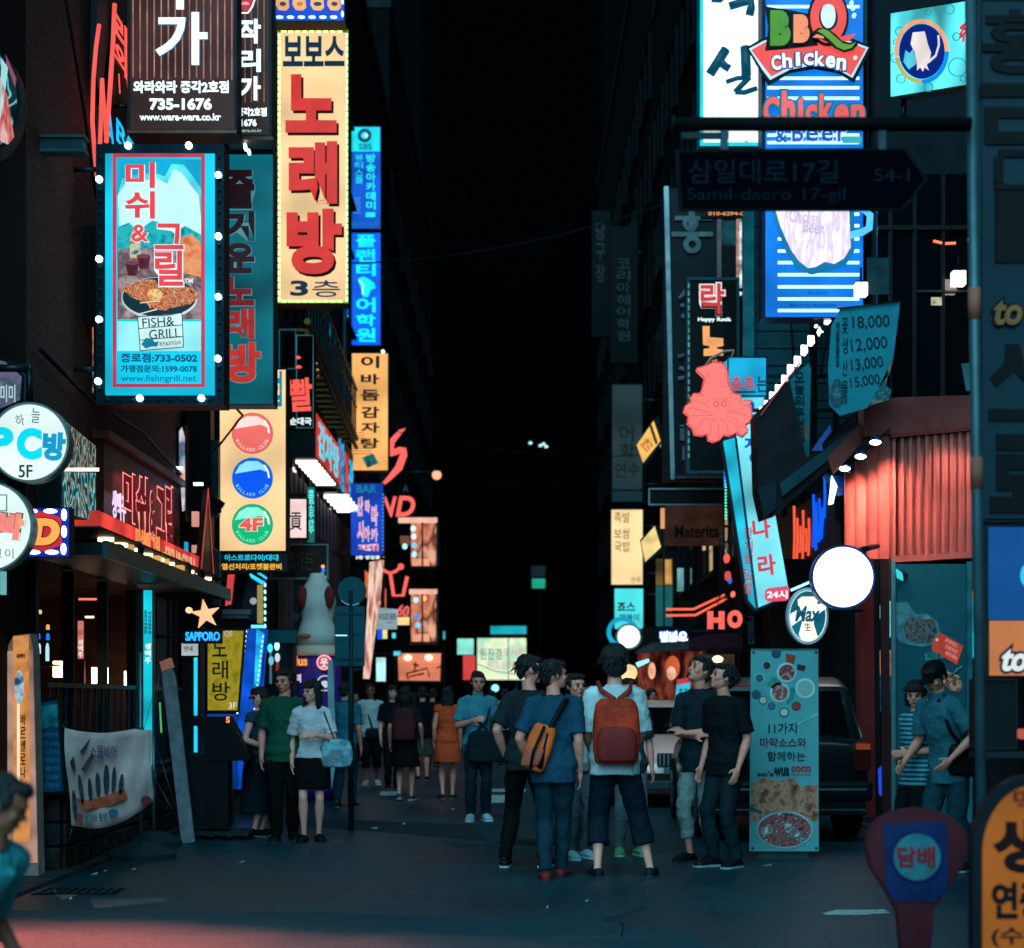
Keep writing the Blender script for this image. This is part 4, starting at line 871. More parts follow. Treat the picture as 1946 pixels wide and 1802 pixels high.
# narrow tall vertical sign by triangular fin
vs = Thing('slim_banner_sign', 'slim vertical red and white lit sign edge between the fin and the billiard sign', 'sign', 346, 1000, d=21.9)
vs.poly('case', [(332, 812), (352, 808), (352, 990), (334, 990)], -.4, -.01, BLACK); vs.poly('face_panel', [(341, 820), (346, 812), (351, 830), (352, 970), (347, 972), (341, 880)], 0, .02, EN(['#d83c30', '#f0e4e4', '#2a6a8a', '#d84a3c'], 5, .95, 2, (1, 1, .5)))
vs.rect('bright_tab', 330, 888, 348, 892, .0, .05, WHB); vs.rect('bright_tab', 369, 918, 386, 923, .0, .05, WHB); vs.rect('small_sign', 364, 972, 376, 1000, -.1, 0, E('#e8a094', .9)); vs.rect('small_sign', 364, 1036, 375, 1050, -.1, 0, E('#e09a90', .9)); vs.rect('foot_panel', 350, 1083, 360, 1110, -.1, 0, E('#c83a34', .9)); vs.rect('cyan_tab', 350, 1030, 355, 1056, -.1, 0, E('#20a8e8', .9))
# dark column and lamps next to star
dk = Thing('dark_entrance_column', 'dark entrance column full of faint slats left of the billiard sign', 'column', 385, 1200, d=22.4)
dk.rect('column', 352, 776, 400, 1130, -.3, -.02, D('#081013', .6)); dk.rect('teal_panel', 386, 835, 414, 980, -.2, -.05, D('#124048', .5))
for i in range(7): dk.rect('slat', 402 + i * 2, 1040 + i, 403 + i * 2, 1150, -.2, -.1, D('#35565a', .4))
# star beer sign
st = Thing('star_beer_sign', 'amber star above a small black sign with blue glowing lettering', 'sign', 385, 1222, d=19.6)
sp = []
for i in range(10): a = -math.pi / 2 - .15 + i * math.pi / 5; rr = 29 if i % 2 == 0 else 11; sp.append((391 + rr * math.cos(a), 1168 + rr * math.sin(a)))
st.poly('star', sp, 0, .05, E('#ffc894', 1.15, True, .1)); st.disc('globe', 360, 1160, 6, 0, .05, E('#ffcfa0', 1.3), n=14); st.rect('case', 346, 1197, 420, 1223, -.12, 0, BLACK)
st.text('SAPPORO', 353, 1201, 418, 1218, .003, E('#28a8ff', 1.6, False, 0), .03, .02); st.bar('bracket_arm', P(383, 1196, 19.65), P(383, 1150, 19.65), .02, METAL); st.bar('bracket_arm', P(346, 1210, 19.65), Vector((-4, 19.65, P(0, 1210, 19.65).z)), .02, METAL)
# lower yellow karaoke sign
yl = Thing('yellow_noraebang_sign', 'dull yellow karaoke sign at street level beside the blue strip lights', 'sign', 430, 1352, d=21.2)
yl.poly('case', [(392, 1195), (466, 1195), (453, 1354), (392, 1354)], -.1, -.01, CAB); yl.poly('face_panel', [(395, 1199), (463, 1199), (451, 1350), (395, 1350)], 0, .01, EN(['#8a7c1c', '#a89a28', '#76701c'], 6, .85)); YK = E('#1c2410', .5, False, 0)
yl.text('노', 404, 1214, 432, 1248, .012, YK, .01, .01, name='letter'); yl.text('래', 404, 1256, 434, 1290, .012, YK, .01, .01, name='letter'); yl.text('방', 404, 1296, 437, 1332, .012, YK, .01, .01, name='letter')
yl.text('OS', 427, 1199, 442, 1210, .012, E('#c8d0b0', .9, False, 0), 0, .01); yl.text('3F', 435, 1335, 450, 1347, .012, E('#dcecd0', 1, False, 0), .0, .01); yl.rect('blue_base', 393, 1357, 450, 1500, -.1, 0, E('#0a3f9a', .8, False, .4, 3)); yl.rect('leg', 400, 1500, 404, 1568, -.06, -.02, METAL); yl.rect('leg', 440, 1500, 444, 1568, -.06, -.02, METAL)
# blue strip pillar with dotted lights
bp_ = Thing('blue_led_pillar', 'slanting blue pillar outlined with dotted white LED strips', 'light pillar', 470, 1500, d=22.2)
bp_.poly('pillar', [(470, 1195), (503, 1195), (480, 1500), (440, 1500)], -.3, 0, E('#0b4fc8', 1.0, True, .5, 3)); bp_.poly('bright_strip', [(488, 1195), (503, 1205), (490, 1330), (482, 1330)], .002, .02, E('#20b8ff', 1.2, False, .4, 6))
LD = E('#d8ffff', 2.2, False, 0)
bp_.lights('led', [(468 - i * .98, 1200 + i * 9.2) for i in range(32)] + [(500 - i * 1.05, 1210 + i * 9.2) for i in range(31)], 2.6, 5, .004, .02, LD, False)
bp_.rect('cap_light', 478, 1188, 503, 1194, 0, .04, E('#60d8ff', 1.6))
# items above: red and chrome panels under the billiard sign
ex = Thing('chrome_entrance', 'small chrome framed display with red slash under the billiard sign', 'display', 450, 1180, d=23.5)
ex.poly('frame', [(425, 1090), (500, 1090), (500, 1180), (424, 1180)], -.3, -.01, D('#2a3a40', .3, .7)); ex.poly('red_panel', [(433, 1092), (446, 1092), (440, 1148), (428, 1152)], 0, .01, E('#e04848', 1)); ex.poly('black_panel', [(449, 1092), (470, 1092), (458, 1158), (443, 1158)], 0, .01, BLACK)
ex.rect('ledge', 424, 1159, 478, 1168, 0, .06, D('#a8989c', .4)); ex.rect('ledge', 422, 1170, 474, 1176, 0, .08, D('#6a7c84', .3, .6)); ex.rect('yellow_panel', 489, 1112, 500, 1185, 0, .01, E('#a89a5c', .8))
for p in ([(476, 1092), (503, 1108)], [(490, 1088), (508, 1100)], [(478, 1096), (500, 1110)]): ex.stroke('cyan_tube', p, 4, .05, E('#30c8f8', 1.5))
ex.lights('bulb', [(504, 1112 + i * 13) for i in range(7)], 4, 8, .0, .05, E('#a0f8ff', 2, True, 0)); ex.add('globe_lamp', ball(ex.W(483, 1143, .08), (.045, 0, 0), (0, .045, 0), (0, 0, .045)), E('#a8b8b8', .8), smooth=True); ex.rect('lamp_stem', 481, 1150, 485, 1180, .0, .04, METAL)
# black red calligraphy sign and things behind it
bk = Thing('red_brush_sign', 'black sign with thick red brush characters and small white caption', 'sign', 566, 812, d=26.5)
bk.rect('case', 540, 637, 597, 814, -.25, 0, D('#06090b', .5)); bk.frame('tube_frame', 563, 637, 596, 814, 1.4, .0, .02, E('#3a8a9a', .6, False, .4)); BR = E('#f45a50', 1.15, False, .05)
bk.text('빨', 549, 719, 594, 782, .004, BR, .025, .03, name='letter', rot=-3); bk.disc('brush_dot', 567, 680, 5, .004, .03, BR, 3, 8); bk.disc('brush_dot', 568, 698, 6, .004, .03, BR, 3, 8); bk.text('순대국', 551, 794, 592, 808, .004, E('#e8f8f8', 1.1), .03, .02)
bk.rect('upper_box', 520, 626, 563, 702, -.25, 0, D('#081419', .5)); bk.frame('upper_tube', 530, 626, 563, 702, 2, .0, .02, E('#1a6a78', .6))
bracket(bk, 542, (660, 790), -1, 26.5)
oo = Thing('amber_edge_sign', 'thin amber sign with teal lettering peeking from behind the teal karaoke sign', 'sign', 530, 1050, d=25)
oo.rect('case', 512, 707, 548, 1045, -.2, -.01, CAB); oo.rect('face_panel', 514, 709, 546, 1043, 0, .01, E('#e8a870', 1, False, .2)); oo.text('대', 520, 715, 538, 737, .012, E('#1a8a84', .8), .02, .01, name='letter'); oo.rect('blue_block', 518, 747, 537, 774, .012, .02, E('#0c5ac0', 1)); oo.text('전문', 520, 752, 535, 762, .022, E('#30b0e0', 1), .02, .005)
# wall behind with railing stair
sr = Thing('outside_stair', 'diagonal metal stair railing climbing the dark wall behind the stew sign', 'stair', 660, 900, X=WL + .5)
dA, dB = 32.5, 45.
def SP(y, z, h=0): return Vector((WL + .5 + h, y, z)) - sr.org
za, zb = 6.9, 4.95
sr.add('stringer', tubem([SP(31.5, 7.9), SP(41.4, 7.3)], .06), D('#8a6a3c', .5, .3)); sr.add('stringer', tubem([SP(31.5, 7.7), SP(41.4, 7.1)], .05), D('#6a4c28', .5, .3))
sr.add('handrail', tubem([SP(31.5, 9.0), SP(41.4, 8.4)], .035), D('#2f4a4e', .4, .5)); sr.add('handrail', tubem([SP(31.5, 8.6), SP(41.4, 8.0)], .025), D('#2f4a4e', .4, .5))
brm = mesh(*tubem([(0, 0, 0), (0, 0, 1.1)], .02, 5)); brm.materials.append(D('#243a3e', .4, .5))
trm = mesh(*boxm(-.45, .0, -.13, .13, 0, .04)); trm.materials.append(D('#9a7038', .6))
for i in range(20):
    y = 31.7 + i * .5; o = bpy.data.objects.new('baluster', brm); COL.objects.link(o); o.parent = sr.o; o.location = SP(y, 7.88 - (y - 31.7) * .06)
    o = bpy.data.objects.new('tread', trm); COL.objects.link(o); o.parent = sr.o; o.location = SP(y, 7.75 - (y - 31.7) * .06, 0)
# strip shop signs in perspective beneath the stair
def strip(lb, y0, y1, z0, z1, h, face, texts, tube=True):
    t = Thing('shop_fascia', lb, 'shop sign', 600, 900, X=WL); f = lambda *a: Vector(a) - t.org
    V, Fc = boxm(WL, WL + h - .01, y0, y1, z0, z1); t.add('case', ([f(*v) for v in V], Fc), CAB); V, Fc = boxm(WL + h - .009, WL + h, y0 + .05, y1 - .05, z0 + .04, z1 - .04); t.add('face_panel', ([f(*v) for v in V], Fc), face)
    for s_, ya, yb, za_, zb_, m_, b_ in texts:
        TV, TF = textmesh(s_, b_); xs = [p[0] for p in TV]; ys = [p[1] for p in TV]; x0, x1, yy0, yy1 = min(xs), max(xs), min(ys), max(ys)
        t.add('lettering', ([f(WL + h + .002 + (p[2] + .5) * .006, ya + (yb - ya) * (p[0] - x0) / (x1 - x0), za_ + (zb_ - za_) * (p[1] - yy0) / (yy1 - yy0)) for p in TV], TF), m_)
    return t, f
t, f = strip('receding red fascia with white soffit lights under the stair', 32.9, 37.6, 5.75, 6.6, .5, E('#c8382e', 1.05, True, .3, 1), [('감자탕', 33.2, 37.2, 5.85, 6.5, E('#40d0e8', 1.2), .03)])
for i in range(8):
    V, Fc = boxm(WL + .1, WL + .48, 33.2 + i * .48, 33.34 + i * .48, 5.70, 5.745); t.add('soffit_lamp', ([f(*v) for v in V], Fc), E('#fff0e8', 3, True, 0))
t, f = strip('dark receding fascia with tall cyan and red letters', 37.8, 41.8, 5.7, 7.0, .4, D('#070b0d', .6), [('삼겹', 38.0, 39.4, 5.85, 6.9, E('#28a8e8', 1.1), .03), ('24', 39.6, 40.4, 5.85, 6.8, E('#e84a40', 1.1), .03), ('곱창', 40.6, 41.7, 5.85, 6.8, E('#30b8f0', 1.1), .03)])
for i in range(5):
    V, Fc = boxm(WL + .1, WL + .6, 38.2 + i * .7, 38.35 + i * .7, 5.62, 5.69); t.add('soffit_lamp', ([f(*v) for v in V], Fc), E('#e8f8f8', 3, True, 0))
t, f = strip('orange edged fascia beyond the dark one on the left', 44.5, 52, 3.9, 4.6, .45, E('#e0703c', 1.0, True, .3), [('호프', 45.5, 51, 4.0, 4.5, E('#fff0d8', 1.2), .03)])
# facade slabs lit warm beneath, seen edge-on
fs = Thing('slatted_facade', 'warm brown slatted wall panels in shadow left of the blue bar sign', 'facade', 620, 1050, X=WL + .12)
for i in range(18):
    y = 31.5 + i * .72; V, Fc = boxm(WL + .0, WL + .12, y, y + .45, 2.6, 5.5); fs.add('panel', ([Vector(v) - fs.org for v in V], Fc), D(('#4a3024', '#2c3a40', '#3a2a22', '#1c2c34')[i % 4], .6, var=.4))
# small signs
gs = Thing('gong_sign', 'small pinkish white sign with one black brush character', 'sign', 564, 1030, d=26)
gs.rect('case', 544, 946, 584, 1025, -.2, -.01, CAB); gs.rect('face_panel', 546, 949, 582, 1022, 0, .01, E('#f8d8d4', 1.12, True, .12)); gs.text('貢', 551, 974, 574, 1008, .012, E('#201010', .4, False, 0), .01, .01, name='letter'); bracket(gs, 546, (960, 1015), -1, 26)
g2 = Thing('teal_slim_sign', 'slim teal sign with stacked cyan characters beside the small white sign', 'sign', 592, 1034, d=28)
g2.rect('case', 583, 924, 600, 1033, -.2, -.01, CAB); g2.rect('face_panel', 584, 926, 598, 1031, 0, .01, E('#2a7a7c', .8, False, .3)); g2.vtext('호프소주안주', 586, 930, 597, 1015, .012, E('#60f0e8', 1.2), .03); bracket(g2, 585, (940,), -1, 28)
bb = Thing('brown_hanging_board', 'dull brown board with chrome edges above the inflatable bottle', 'sign', 570, 1100, d=27)
bb.rect('board', 515, 1036, 622, 1098, -.08, 0, D('#3c2a20', .45, var=.5, scale=3)); bb.frame('metal_edge', 513, 1034, 624, 1101, 3, -.09, .02, D('#8a8e90', .35, .6)); bb.text('호가든', 545, 1050, 595, 1085, .002, D('#5a4a3c', .5), .02, .01)
bb.lights('colour_bulb', [(593, 1098), (610, 1098)], 7, 7, .02, .06, E('#f08a80', 1.4, False, 0)); bb.lights('colour_bulb', [(601, 1099), (615, 1084)], 7, 7, .02, .06, E('#2070f0', 1.6, False, 0)); bb.lights('colour_bulb', [(617, 1097), (613, 1091)], 6, 6, .02, .06, E('#60c0b0', 1.4, False, 0)); bb.lights('colour_bulb', [(614, 1077)], 7, 7, .02, .06, E('#f0a090', 1.4, False, 0))
bracket(bb, 516, (1045,), -1, 27)
# bar sign
ba = Thing('bar_sign', 'blue bar sign with stacked red white lettering and a bulb edge', 'sign', 698, 1062, d=41)
cabinet(ba, 666, 918, 729, 1056, .35, E('#0a44c8', 1.0, True, .3, 1), 1)
ba.text('BAR', 678, 922, 716, 937, .012, E('#1a8aa8', .8), .02, .02); MX = E('#f0405a', 1.1)
for ch, u0, u1, a, b in (('산', 678, 690, 944, 981), ('타', 694, 703, 950, 976), ('마', 706, 718, 960, 1000), ('시', 679, 691, 990, 1030), ('아', 692, 703, 1000, 1030), ('카', 705, 718, 1004, 1030), ('페', 680, 719, 1034, 1048)): ba.text(ch, u0, a, u1, b, .012, E('#e8e4f4', 1.1), .05, .02, name='letter'); ba.text(ch, u0 + 1, a + 1, u1 - 1, b - 1, .036, MX, .0, .01, name='letter')
ba.lights('edge_bulb', [(728, 940 + i * 7) for i in range(16)], 2.5, 3, .01, .03, E('#60a0ff', 1.4, False, 0)); ba.text('3층 영업중', 676, 1056, 722, 1063, .01, E('#f0f8ff', 1.3), .02, .02); bracket(ba, 668, (930, 1050), -1, 41)
# red neon figure with VD and crown
RNN = E('#f2605a', 1.25, True, .05)
nf = Thing('neon_figure_sign', 'red neon swoosh, slanting letters and crown outline on the dark wall', 'neon sign', 755, 1100, d=48)
nf.rect('mount_board', 722, 800, 730, 1160, -.3, -.1, BLACK)
nf.poly('neon_swoosh', [(771, 814), (758, 818), (742, 835), (738, 856), (742, 868), (756, 864), (762, 860), (752, 886), (740, 902), (727, 918), (724, 926), (740, 915), (764, 893), (774, 866), (772, 852), (760, 850), (748, 854), (750, 842), (762, 826)], 0, .06, RNN)
nf.text('V', 727, 944, 754, 983, .0, RNN, .03, .06, name='letter', shear=-.1); nf.text('D', 752, 943, 789, 982, .0, RNN, .03, .06, name='letter', shear=.2); nf.text('A', 766, 921, 776, 935, .0, E('#1a5a6a', .6), .0, .03, name='letter')
nf.stroke('neon_tube', [(728, 1084), (742, 1090), (748, 1132), (766, 1132), (774, 1096)], 7, .03, RNN); nf.stroke('neon_tube', [(742, 1090), (752, 1086), (762, 1078)], 6, .03, RNN); nf.disc('neon_dot', 762, 1077, 6, 0, .06, RNN, n=14)
nf.text('60', 756, 1150, 777, 1172, .0, RNN, .01, .05, rot=15); nf.lights('small_bulb', [(725, 922), (726, 930), (724, 938), (727, 947), (725, 966), (729, 1057)], 4, 4, .0, .05, E('#ffc0b0', 1.6, False, 0)); bracket(nf, 727, (830, 1090), -1, 48)
# bark-like lit pillar
bkp = Thing('glowing_bark_pillar', 'pale pink glowing pillar with streaky bark pattern by the traffic sign', 'pillar', 705, 1290, d=36)
bkp.poly('pillar', [(702, 1068), (728, 1064), (722, 1120), (712, 1200), (700, 1290), (690, 1290), (698, 1150)], -.3, 0, EN(['#5a2c28', '#d88a7c', '#ffe0cc', '#a05848', '#ffd0bc'], 3, 1.0, 4, (3, 1, .35)))
# upstairs windows, warm with hanging lamps
def lampwin(v0, v1, lb, lamps, n):
    t = Thing('lit_upstairs_window', lb, 'window', 805, v1, d=50)
    t.rect('room_glow', 778, v0, 829, v1, -.9, -.8, EN(['#2a1008', '#a05a40', '#e89070', '#5a2a1c', '#f4b090'], 1.3, .95, 2, (1.5, 1, 1))); t.rect('head', 757 if n == 0 else 778, v0 - 4, 831, v0 + 5, -.2, .05, E('#f0b8a0', 1.1)); t.rect('mullion', 801, v0 + 5, 804, v1, -.1, .0, BLACK); t.rect('sill', 778, v1, 831, v1 + 4, -.3, .06, BLACK)
    t.rect('jamb', 829, v0 - 4, 834, v1, -.3, .02, D('#15282c', .6))
    for u, v, c in lamps: t.add('pendant_lamp', ball(t.W(u, v, -.1), (.07, 0, 0), (0, .07, 0), (0, 0, .08)), E(c, 1.3, False, 0), smooth=True)
    t.rect('seat_back', 760, v0 + 30, 778, v0 + 46, -.3, -.1, E('#8a5040', .7)); t.rect('low_light', 782, v1 - 16, 815, v1 - 2, -.4, -.3, E('#f0a080', 1))
lampwin(988, 1076, 'upper warm window with small hanging cyan and white lamps', [(785, 1004, '#c8fff0'), (786, 1019, '#c8fff0'), (787, 1036, '#60c8f8'), (787, 1053, '#a8f0ff'), (769, 1038, '#a8f8ff')], 0)
lampwin(1124, 1220, 'lower warm window with small hanging blue lamps', [(790, 1140, '#a0f0ff'), (792, 1172, '#2a8ae8'), (794, 1188, '#70c8ff'), (806, 1137, '#ffb080')], 1)
# cluster of little signs
cl = Thing('house_beer_sign', 'small pale grey hanging sign with dark lettering beside the crown neon', 'sign', 735, 1197, d=40)
cl.poly('board', [(718, 1155), (756, 1158), (754, 1196), (714, 1196)], -.06, 0, E('#9ab4bc', .85)); cl.text('HOUSE BEER', 720, 1166, 753, 1178, .002, E('#1c3a60', .6, False, 0), .02, .01); cl.text('TABLE', 733, 1181, 748, 1185, .002, E('#3c5a70', .6, False, 0), .0, .01); bracket(cl, 718, (1160,), -1, 40)
for i, (u0, v0, u1, v1, c, lb) in enumerate([(755, 1173, 778, 1188, '#f8d890', 'tiny amber lit box right of the pale hanging sign'), (717, 1197, 727, 1215, '#1450e0', 'tiny deep blue lit box under the pale hanging sign'), (727, 1197, 736, 1214, '#ecdc90', 'tiny yellow lit box beside the deep blue one'), (745, 1203, 752, 1213, '#50d8e8', 'tiny cyan lit box under the crown neon'), (715, 1250, 733, 1295, '#b8f4f4', 'white cyan upright light box left of the pink signboard'), (748, 1238, 761, 1246, '#50d0e8', 'small cyan lamp box above the pink signboard')]):
    t = Thing('small_light_box', lb, 'sign', (u0 + u1) / 2, v1, d=40.5); t.rect('case', u0 - 1, v0 - 1, u1 + 1, v1 + 1, -.12, -.002, CAB); t.rect('face_panel', u0, v0, u1, v1, 0, .01, E(c, 1.2, False, .2)); bracket(t, u0, ((v0 + v1) / 2,), -1, 40.5)
pk = Thing('pink_lit_signboard', 'wide warm pink signboard with black brush mark lit by two spots', 'sign', 798, 1296, d=52)
pk.rect('frame', 750, 1236, 842, 1298, -.3, -.01, BLACK); pk.poly('face_panel', [(756, 1242), (838, 1242), (836, 1294), (758, 1293)], 0, .01, E('#f08a68', 1.1, True, .25, 1)); PKK = E('#2a0c08', .4, False, 0)
for i in range(6): pk.rect('slat_line', 758, 1262 + i * 5.4, 836, 1263 + i * 5.4, .011, .016, E('#b86450', .8))
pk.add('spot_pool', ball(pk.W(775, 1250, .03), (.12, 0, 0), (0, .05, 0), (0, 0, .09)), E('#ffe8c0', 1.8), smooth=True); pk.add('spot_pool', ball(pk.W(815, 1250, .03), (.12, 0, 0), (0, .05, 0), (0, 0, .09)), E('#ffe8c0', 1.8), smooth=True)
for l in ([(784, 1262), (796, 1266)], [(790, 1258), (788, 1274)], [(773, 1280), (812, 1270), (816, 1286)], [(773, 1280), (776, 1292)], [(778, 1286), (806, 1280)], [(830, 1270), (838, 1266)]): pk.stroke('brush_stroke', l, 3, .02, PKK)
# round disc & rectangular sign backs on a pole
tf = Thing('traffic_sign_back', 'back of a round traffic sign above a tall rectangular one on a thin pole', 'traffic sign', 667, 1330, d=20.0)
TB = D('#0f4a54', .5, .3, var=.2); zf = -CH
tf.bar('pole', Vector((P(667, HY, 20).x, 20.02, 0)), P(667, 1122, 20.02), .03, D('#0c2a30', .5, .4)); tf.disc('round_plate', 669, 1123, 27, -.012, 0, TB, n=36); tf.ring('rim_glint', 669, 1123, 26, 28, -.014, .003, D('#6fb0b8', .3, .6), 18, 60, 140)
tf.rect('plate', 636, 1152, 693, 1206, -.014, -.002, TB); tf.rect('plate', 636, 1208, 693, 1266, -.014, -.002, TB); tf.rect('rail', 640, 1164, 690, 1168, -.0, .012, D('#0c3a42', .5)); tf.rect('rail', 640, 1250, 690, 1254, -.0, .012, D('#0c3a42', .5)); tf.rect('reflector', 638, 1206.5, 660, 1209, 0, .012, E('#b8f0f8', 1.2))
# inflatable bottle
ibt = Thing('inflatable_bottle', 'giant inflatable beer bottle with white shoulders and purple label', 'inflatable', 603, 1500, d=26.0)
bx = P(603, HY, 26).x; k26 = 26 / F
def rg(v, r): c = Vector((bx, 26, CH - (v - HY) * k26)) - ibt.org; return (c, Vector((r * k26, 0, 0)), Vector((0, r * k26, 0)))
ibt.add('lower_body', rings([rg(1520, 30), rg(1500, 42), rg(1350, 47), rg(1300, 47), rg(1246, 45)], 28), D('#4a2c8a', .5, var=.2), smooth=True)
ibt.add('collar', rings([rg(1247, 48), rg(1240, 47), rg(1232, 42), rg(1228, 40)], 28), D('#e8c0a8', .6, var=.1), smooth=True)
ibt.add('shoulder', rings([rg(1229, 38), rg(1205, 38), rg(1190, 33), rg(1178, 30), rg(1160, 33), rg(1145, 36), rg(1128, 32), rg(1112, 24), rg(1100, 16), rg(1090, 13)], 28), D('#dcd4cc', .6, var=.12), smooth=True)
for n_, a, b, m_ in (('red_patch', 0, 1, D('#8a2c28', .6)),):
    for sgn in (-1, 1): ibt.add('colour_patch', ball(Vector((bx + sgn * .19, 25.80, CH - (1136 - HY) * k26)) - ibt.org, (.075, 0, 0), (0, .05, 0), (0, 0, .16)), m_, smooth=True)
ibt.add('colour_patch', ball(Vector((bx - .14, 25.73, CH - (1210 - HY) * k26)) - ibt.org, (.09, 0, 0), (0, .03, 0), (0, 0, .035)), D('#c86a3c', .6), smooth=True)
ibt.text('plus', 558, 1248, 590, 1272, .385, E('#f8a040', 1.0), .04, .02); ibt.text('Q', 644, 1246, 656, 1266, .2, E('#e89840', 1.0), .03, .02, name='letter'); ibt.text('구역', 560, 1282, 578, 1298, .385, E('#e8e0f0', 1.0), .04, .02)
ibt.disc('round_badge', 621, 1260, 15, .34, .36, E('#d8505c', 1), n=24); ibt.ring('badge_ring', 621, 1260, 12, 14, .361, .37, E('#f8d8dc', 1), 24); ibt.text('웃', 614, 1252, 628, 1270, .37, E('#f8e4e8', 1), .03, .02, name='letter'); ibt.ring('badge_ring', 622, 1299, 13, 15, .34, .36, E('#d8dce4', .9), 24); ibt.disc('badge_dot', 622, 1301, 7, .34, .36, E('#d0dce0', .9), n=12)
# side faces of blue ball next to the bottle
gp = Thing('old_banner_column', 'blue grey column with a tilted faded lettered banner left of the inflatable', 'column', 575, 1230, d=27)
gp.rect('column', 556, 1103, 588, 1232, -.4, -.05, D('#123844', .6)); gp.poly('banner', [(556, 1165), (582, 1130), (588, 1150), (558, 1188)], -.04, -.02, D('#5a4a60', .7, var=.5, scale=14)); gp.text('오픈', 560, 1142, 584, 1172, -.018, D('#1c1c2a', .7), .03, .01, rot=-45)
wp = Thing('white_banner_pole', 'narrow white slanting banner pole in front of the purple inflatable', 'banner', 631, 1440, d=foot(1540) - .2)
wp.poly('fabric', [(624, 1256), (632, 1252), (640, 1440), (630, 1500), (622, 1300)], -.02, 0, D('#8fb0b0', .7, var=.3)); wp.stroke('pole', [(634, 1260), (636, 1536)], 2, -.03, STEEL)
# teal shop box left of purple bottle
sb = Thing('teal_shop_bay', 'dim teal shop bay with hanging cyan lamps beside the couple', 'shop front', 540, 1330, d=24.5)
sb.rect('bay', 503, 1195, 556, 1540, -.5, -.05, D('#0c1c22', .6)); sb.rect('awning', 508, 1198, 562, 1222, -.2, .1, D('#12606a', .5)); 
for u, v, c in ((514, 1232, '#40d0f0'), (527, 1228, '#c0ffff'), (528, 1250, '#a8b8c8'), (516, 1256, '#5aa0b0')): sb.add('lamp', ball(sb.W(u, v, .04), (.035, 0, 0), (0, .035, 0), (0, 0, .06)), E(c, 1.6, False, 0), smooth=True)
sb.rect('red_strip', 524, 1256, 530, 1290, -.04, 0, E('#9a3a34', .7)); sb.rect('strip', 512, 1240, 516, 1300, -.04, 0, E('#5a8090', .6))
lt = Thing('wall_lamp', 'lone warm round lamp glowing on the dark wall at centre left', 'lamp', 830, 903, d=62)
lt.add('globe', ball(lt.W(830, 903), (.16, 0, 0), (0, .16, 0), (0, 0, .16)), E('#ffb08c', 1.3, True, 0), smooth=True); lt.rect('fixing', 824, 893, 836, 896, -.2, .1, METAL); bracket(lt, 826, (897,), -1, 62, r=.03)
# ================================================================ RIGHT SIDE
# calligraphy sign
cg = Thing('calligraphy_sign', 'glaring white cyan sign with two huge blue brush characters cut by the frame', 'sign', 1392, 278, d=24.2)
cabinet(cg, 1330, -120, 1457, 278, .4, E('#e8ffff', 1.6, True, .08, 1), 2, D('#0c8a98', .4)); CB = E('#05506e', .8, False, 0)
[cg.stroke('brush_stroke', l_, w_, .02, CB) for l_, w_ in (([(1379, 95), (1366, 116), (1349, 142)], 18), ([(1366, 114), (1376, 126), (1386, 132)], 15), ([(1416, 90), (1417, 120), (1418, 146)], 19), ([(1380, 157), (1400, 150), (1424, 148)], 9), ([(1424, 148), (1408, 164), (1397, 176)], 11), ([(1397, 176), (1414, 177), (1438, 169)], 10))]; cg.stroke('brush_stroke', [(1386, 13), (1410, 6), (1428, 4), (1427, 16), (1424, 30)], 16, .02, CB); cg.stroke('brush_stroke', [(1352, 0), (1368, 1), (1376, -6)], 12, .02, CB)
cg.text('Private Room', 1370, 268, 1450, 277, .008, CB, .01, .01); cg.frame('cyan_edge', 1330, -120, 1457, 278, 6, .004, .03, E('#10d8e8', 1.1)); bracket(cg, 1452, (60, 240), 1, 24.2)
# BBQ sign
bq = Thing('bbq_chicken_sign', 'huge blue tube striped chicken and beer sign with logo banner and beer mug', 'sign', 1545, 605, d=22.0)
bq.rect('case', 1448, -80, 1642, 604, -.35, -.02, D('#041c3c', .4)); bq.rect('blue_ground', 1455, -80, 1640, 602, -.018, 0, E('#0a78e8', 1.15, True, .25, 1.5))
TU = E('#a8f0ff', 2.2, True, 0)
for v in (14, 150, 168, 188, 258, 272, 408, 430, 455, 478, 500, 523, 546, 569, 591):
    u0 = 1458 if v < 300 else 1478; bq.stroke('tube', [(u0, v), (1632 if v < 580 else 1595, v)], 6, .02, TU)
# banner logo
OUT = D('#050a14', .5); RB2 = E('#f0524a', 1.05, False, .05)
bq.poly('logo_outline', [(1418, 94), (1448, 76), (1500, 64), (1560, 66), (1620, 78), (1654, 92), (1650, 102), (1622, 160), (1590, 142), (1545, 134), (1500, 142), (1460, 166), (1450, 150)], .04, .07, OUT)
bq.poly('logo_white', [(1422, 97), (1450, 82), (1500, 70), (1560, 72), (1618, 84), (1648, 95), (1618, 152), (1590, 136), (1545, 128), (1500, 136), (1462, 156), (1448, 138)], .071, .08, E('#b8e8ff', 1.2))
bq.poly('logo_banner', [(1426, 100), (1455, 84), (1500, 76), (1560, 78), (1615, 86), (1643, 98), (1615, 148), (1590, 132), (1545, 122), (1500, 131), (1464, 150), (1450, 132)], .081, .09, RB2)
bq.poly('letter_ground', [(1452, 18), (1504, 26), (1540, 34), (1546, 60), (1552, 92), (1500, 98), (1452, 102), (1458, 60)], .091, .098, OUT)
def serif(txt, u0, v0, u1, v1, m_, ow=.05, h=.1, bold=.07, **k): bq.text(txt, u0, v0, u1, v1, h, m_, bold, .03, outline=OUT, ow=ow, name='letter', **k)
serif('B', 1461, 28, 1499, 94, E('#4c9a22', 1.05), .06, bold=.08); serif('B', 1505, 36, 1535, 88, E('#f89a6a', 1.05), .06, bold=.08)
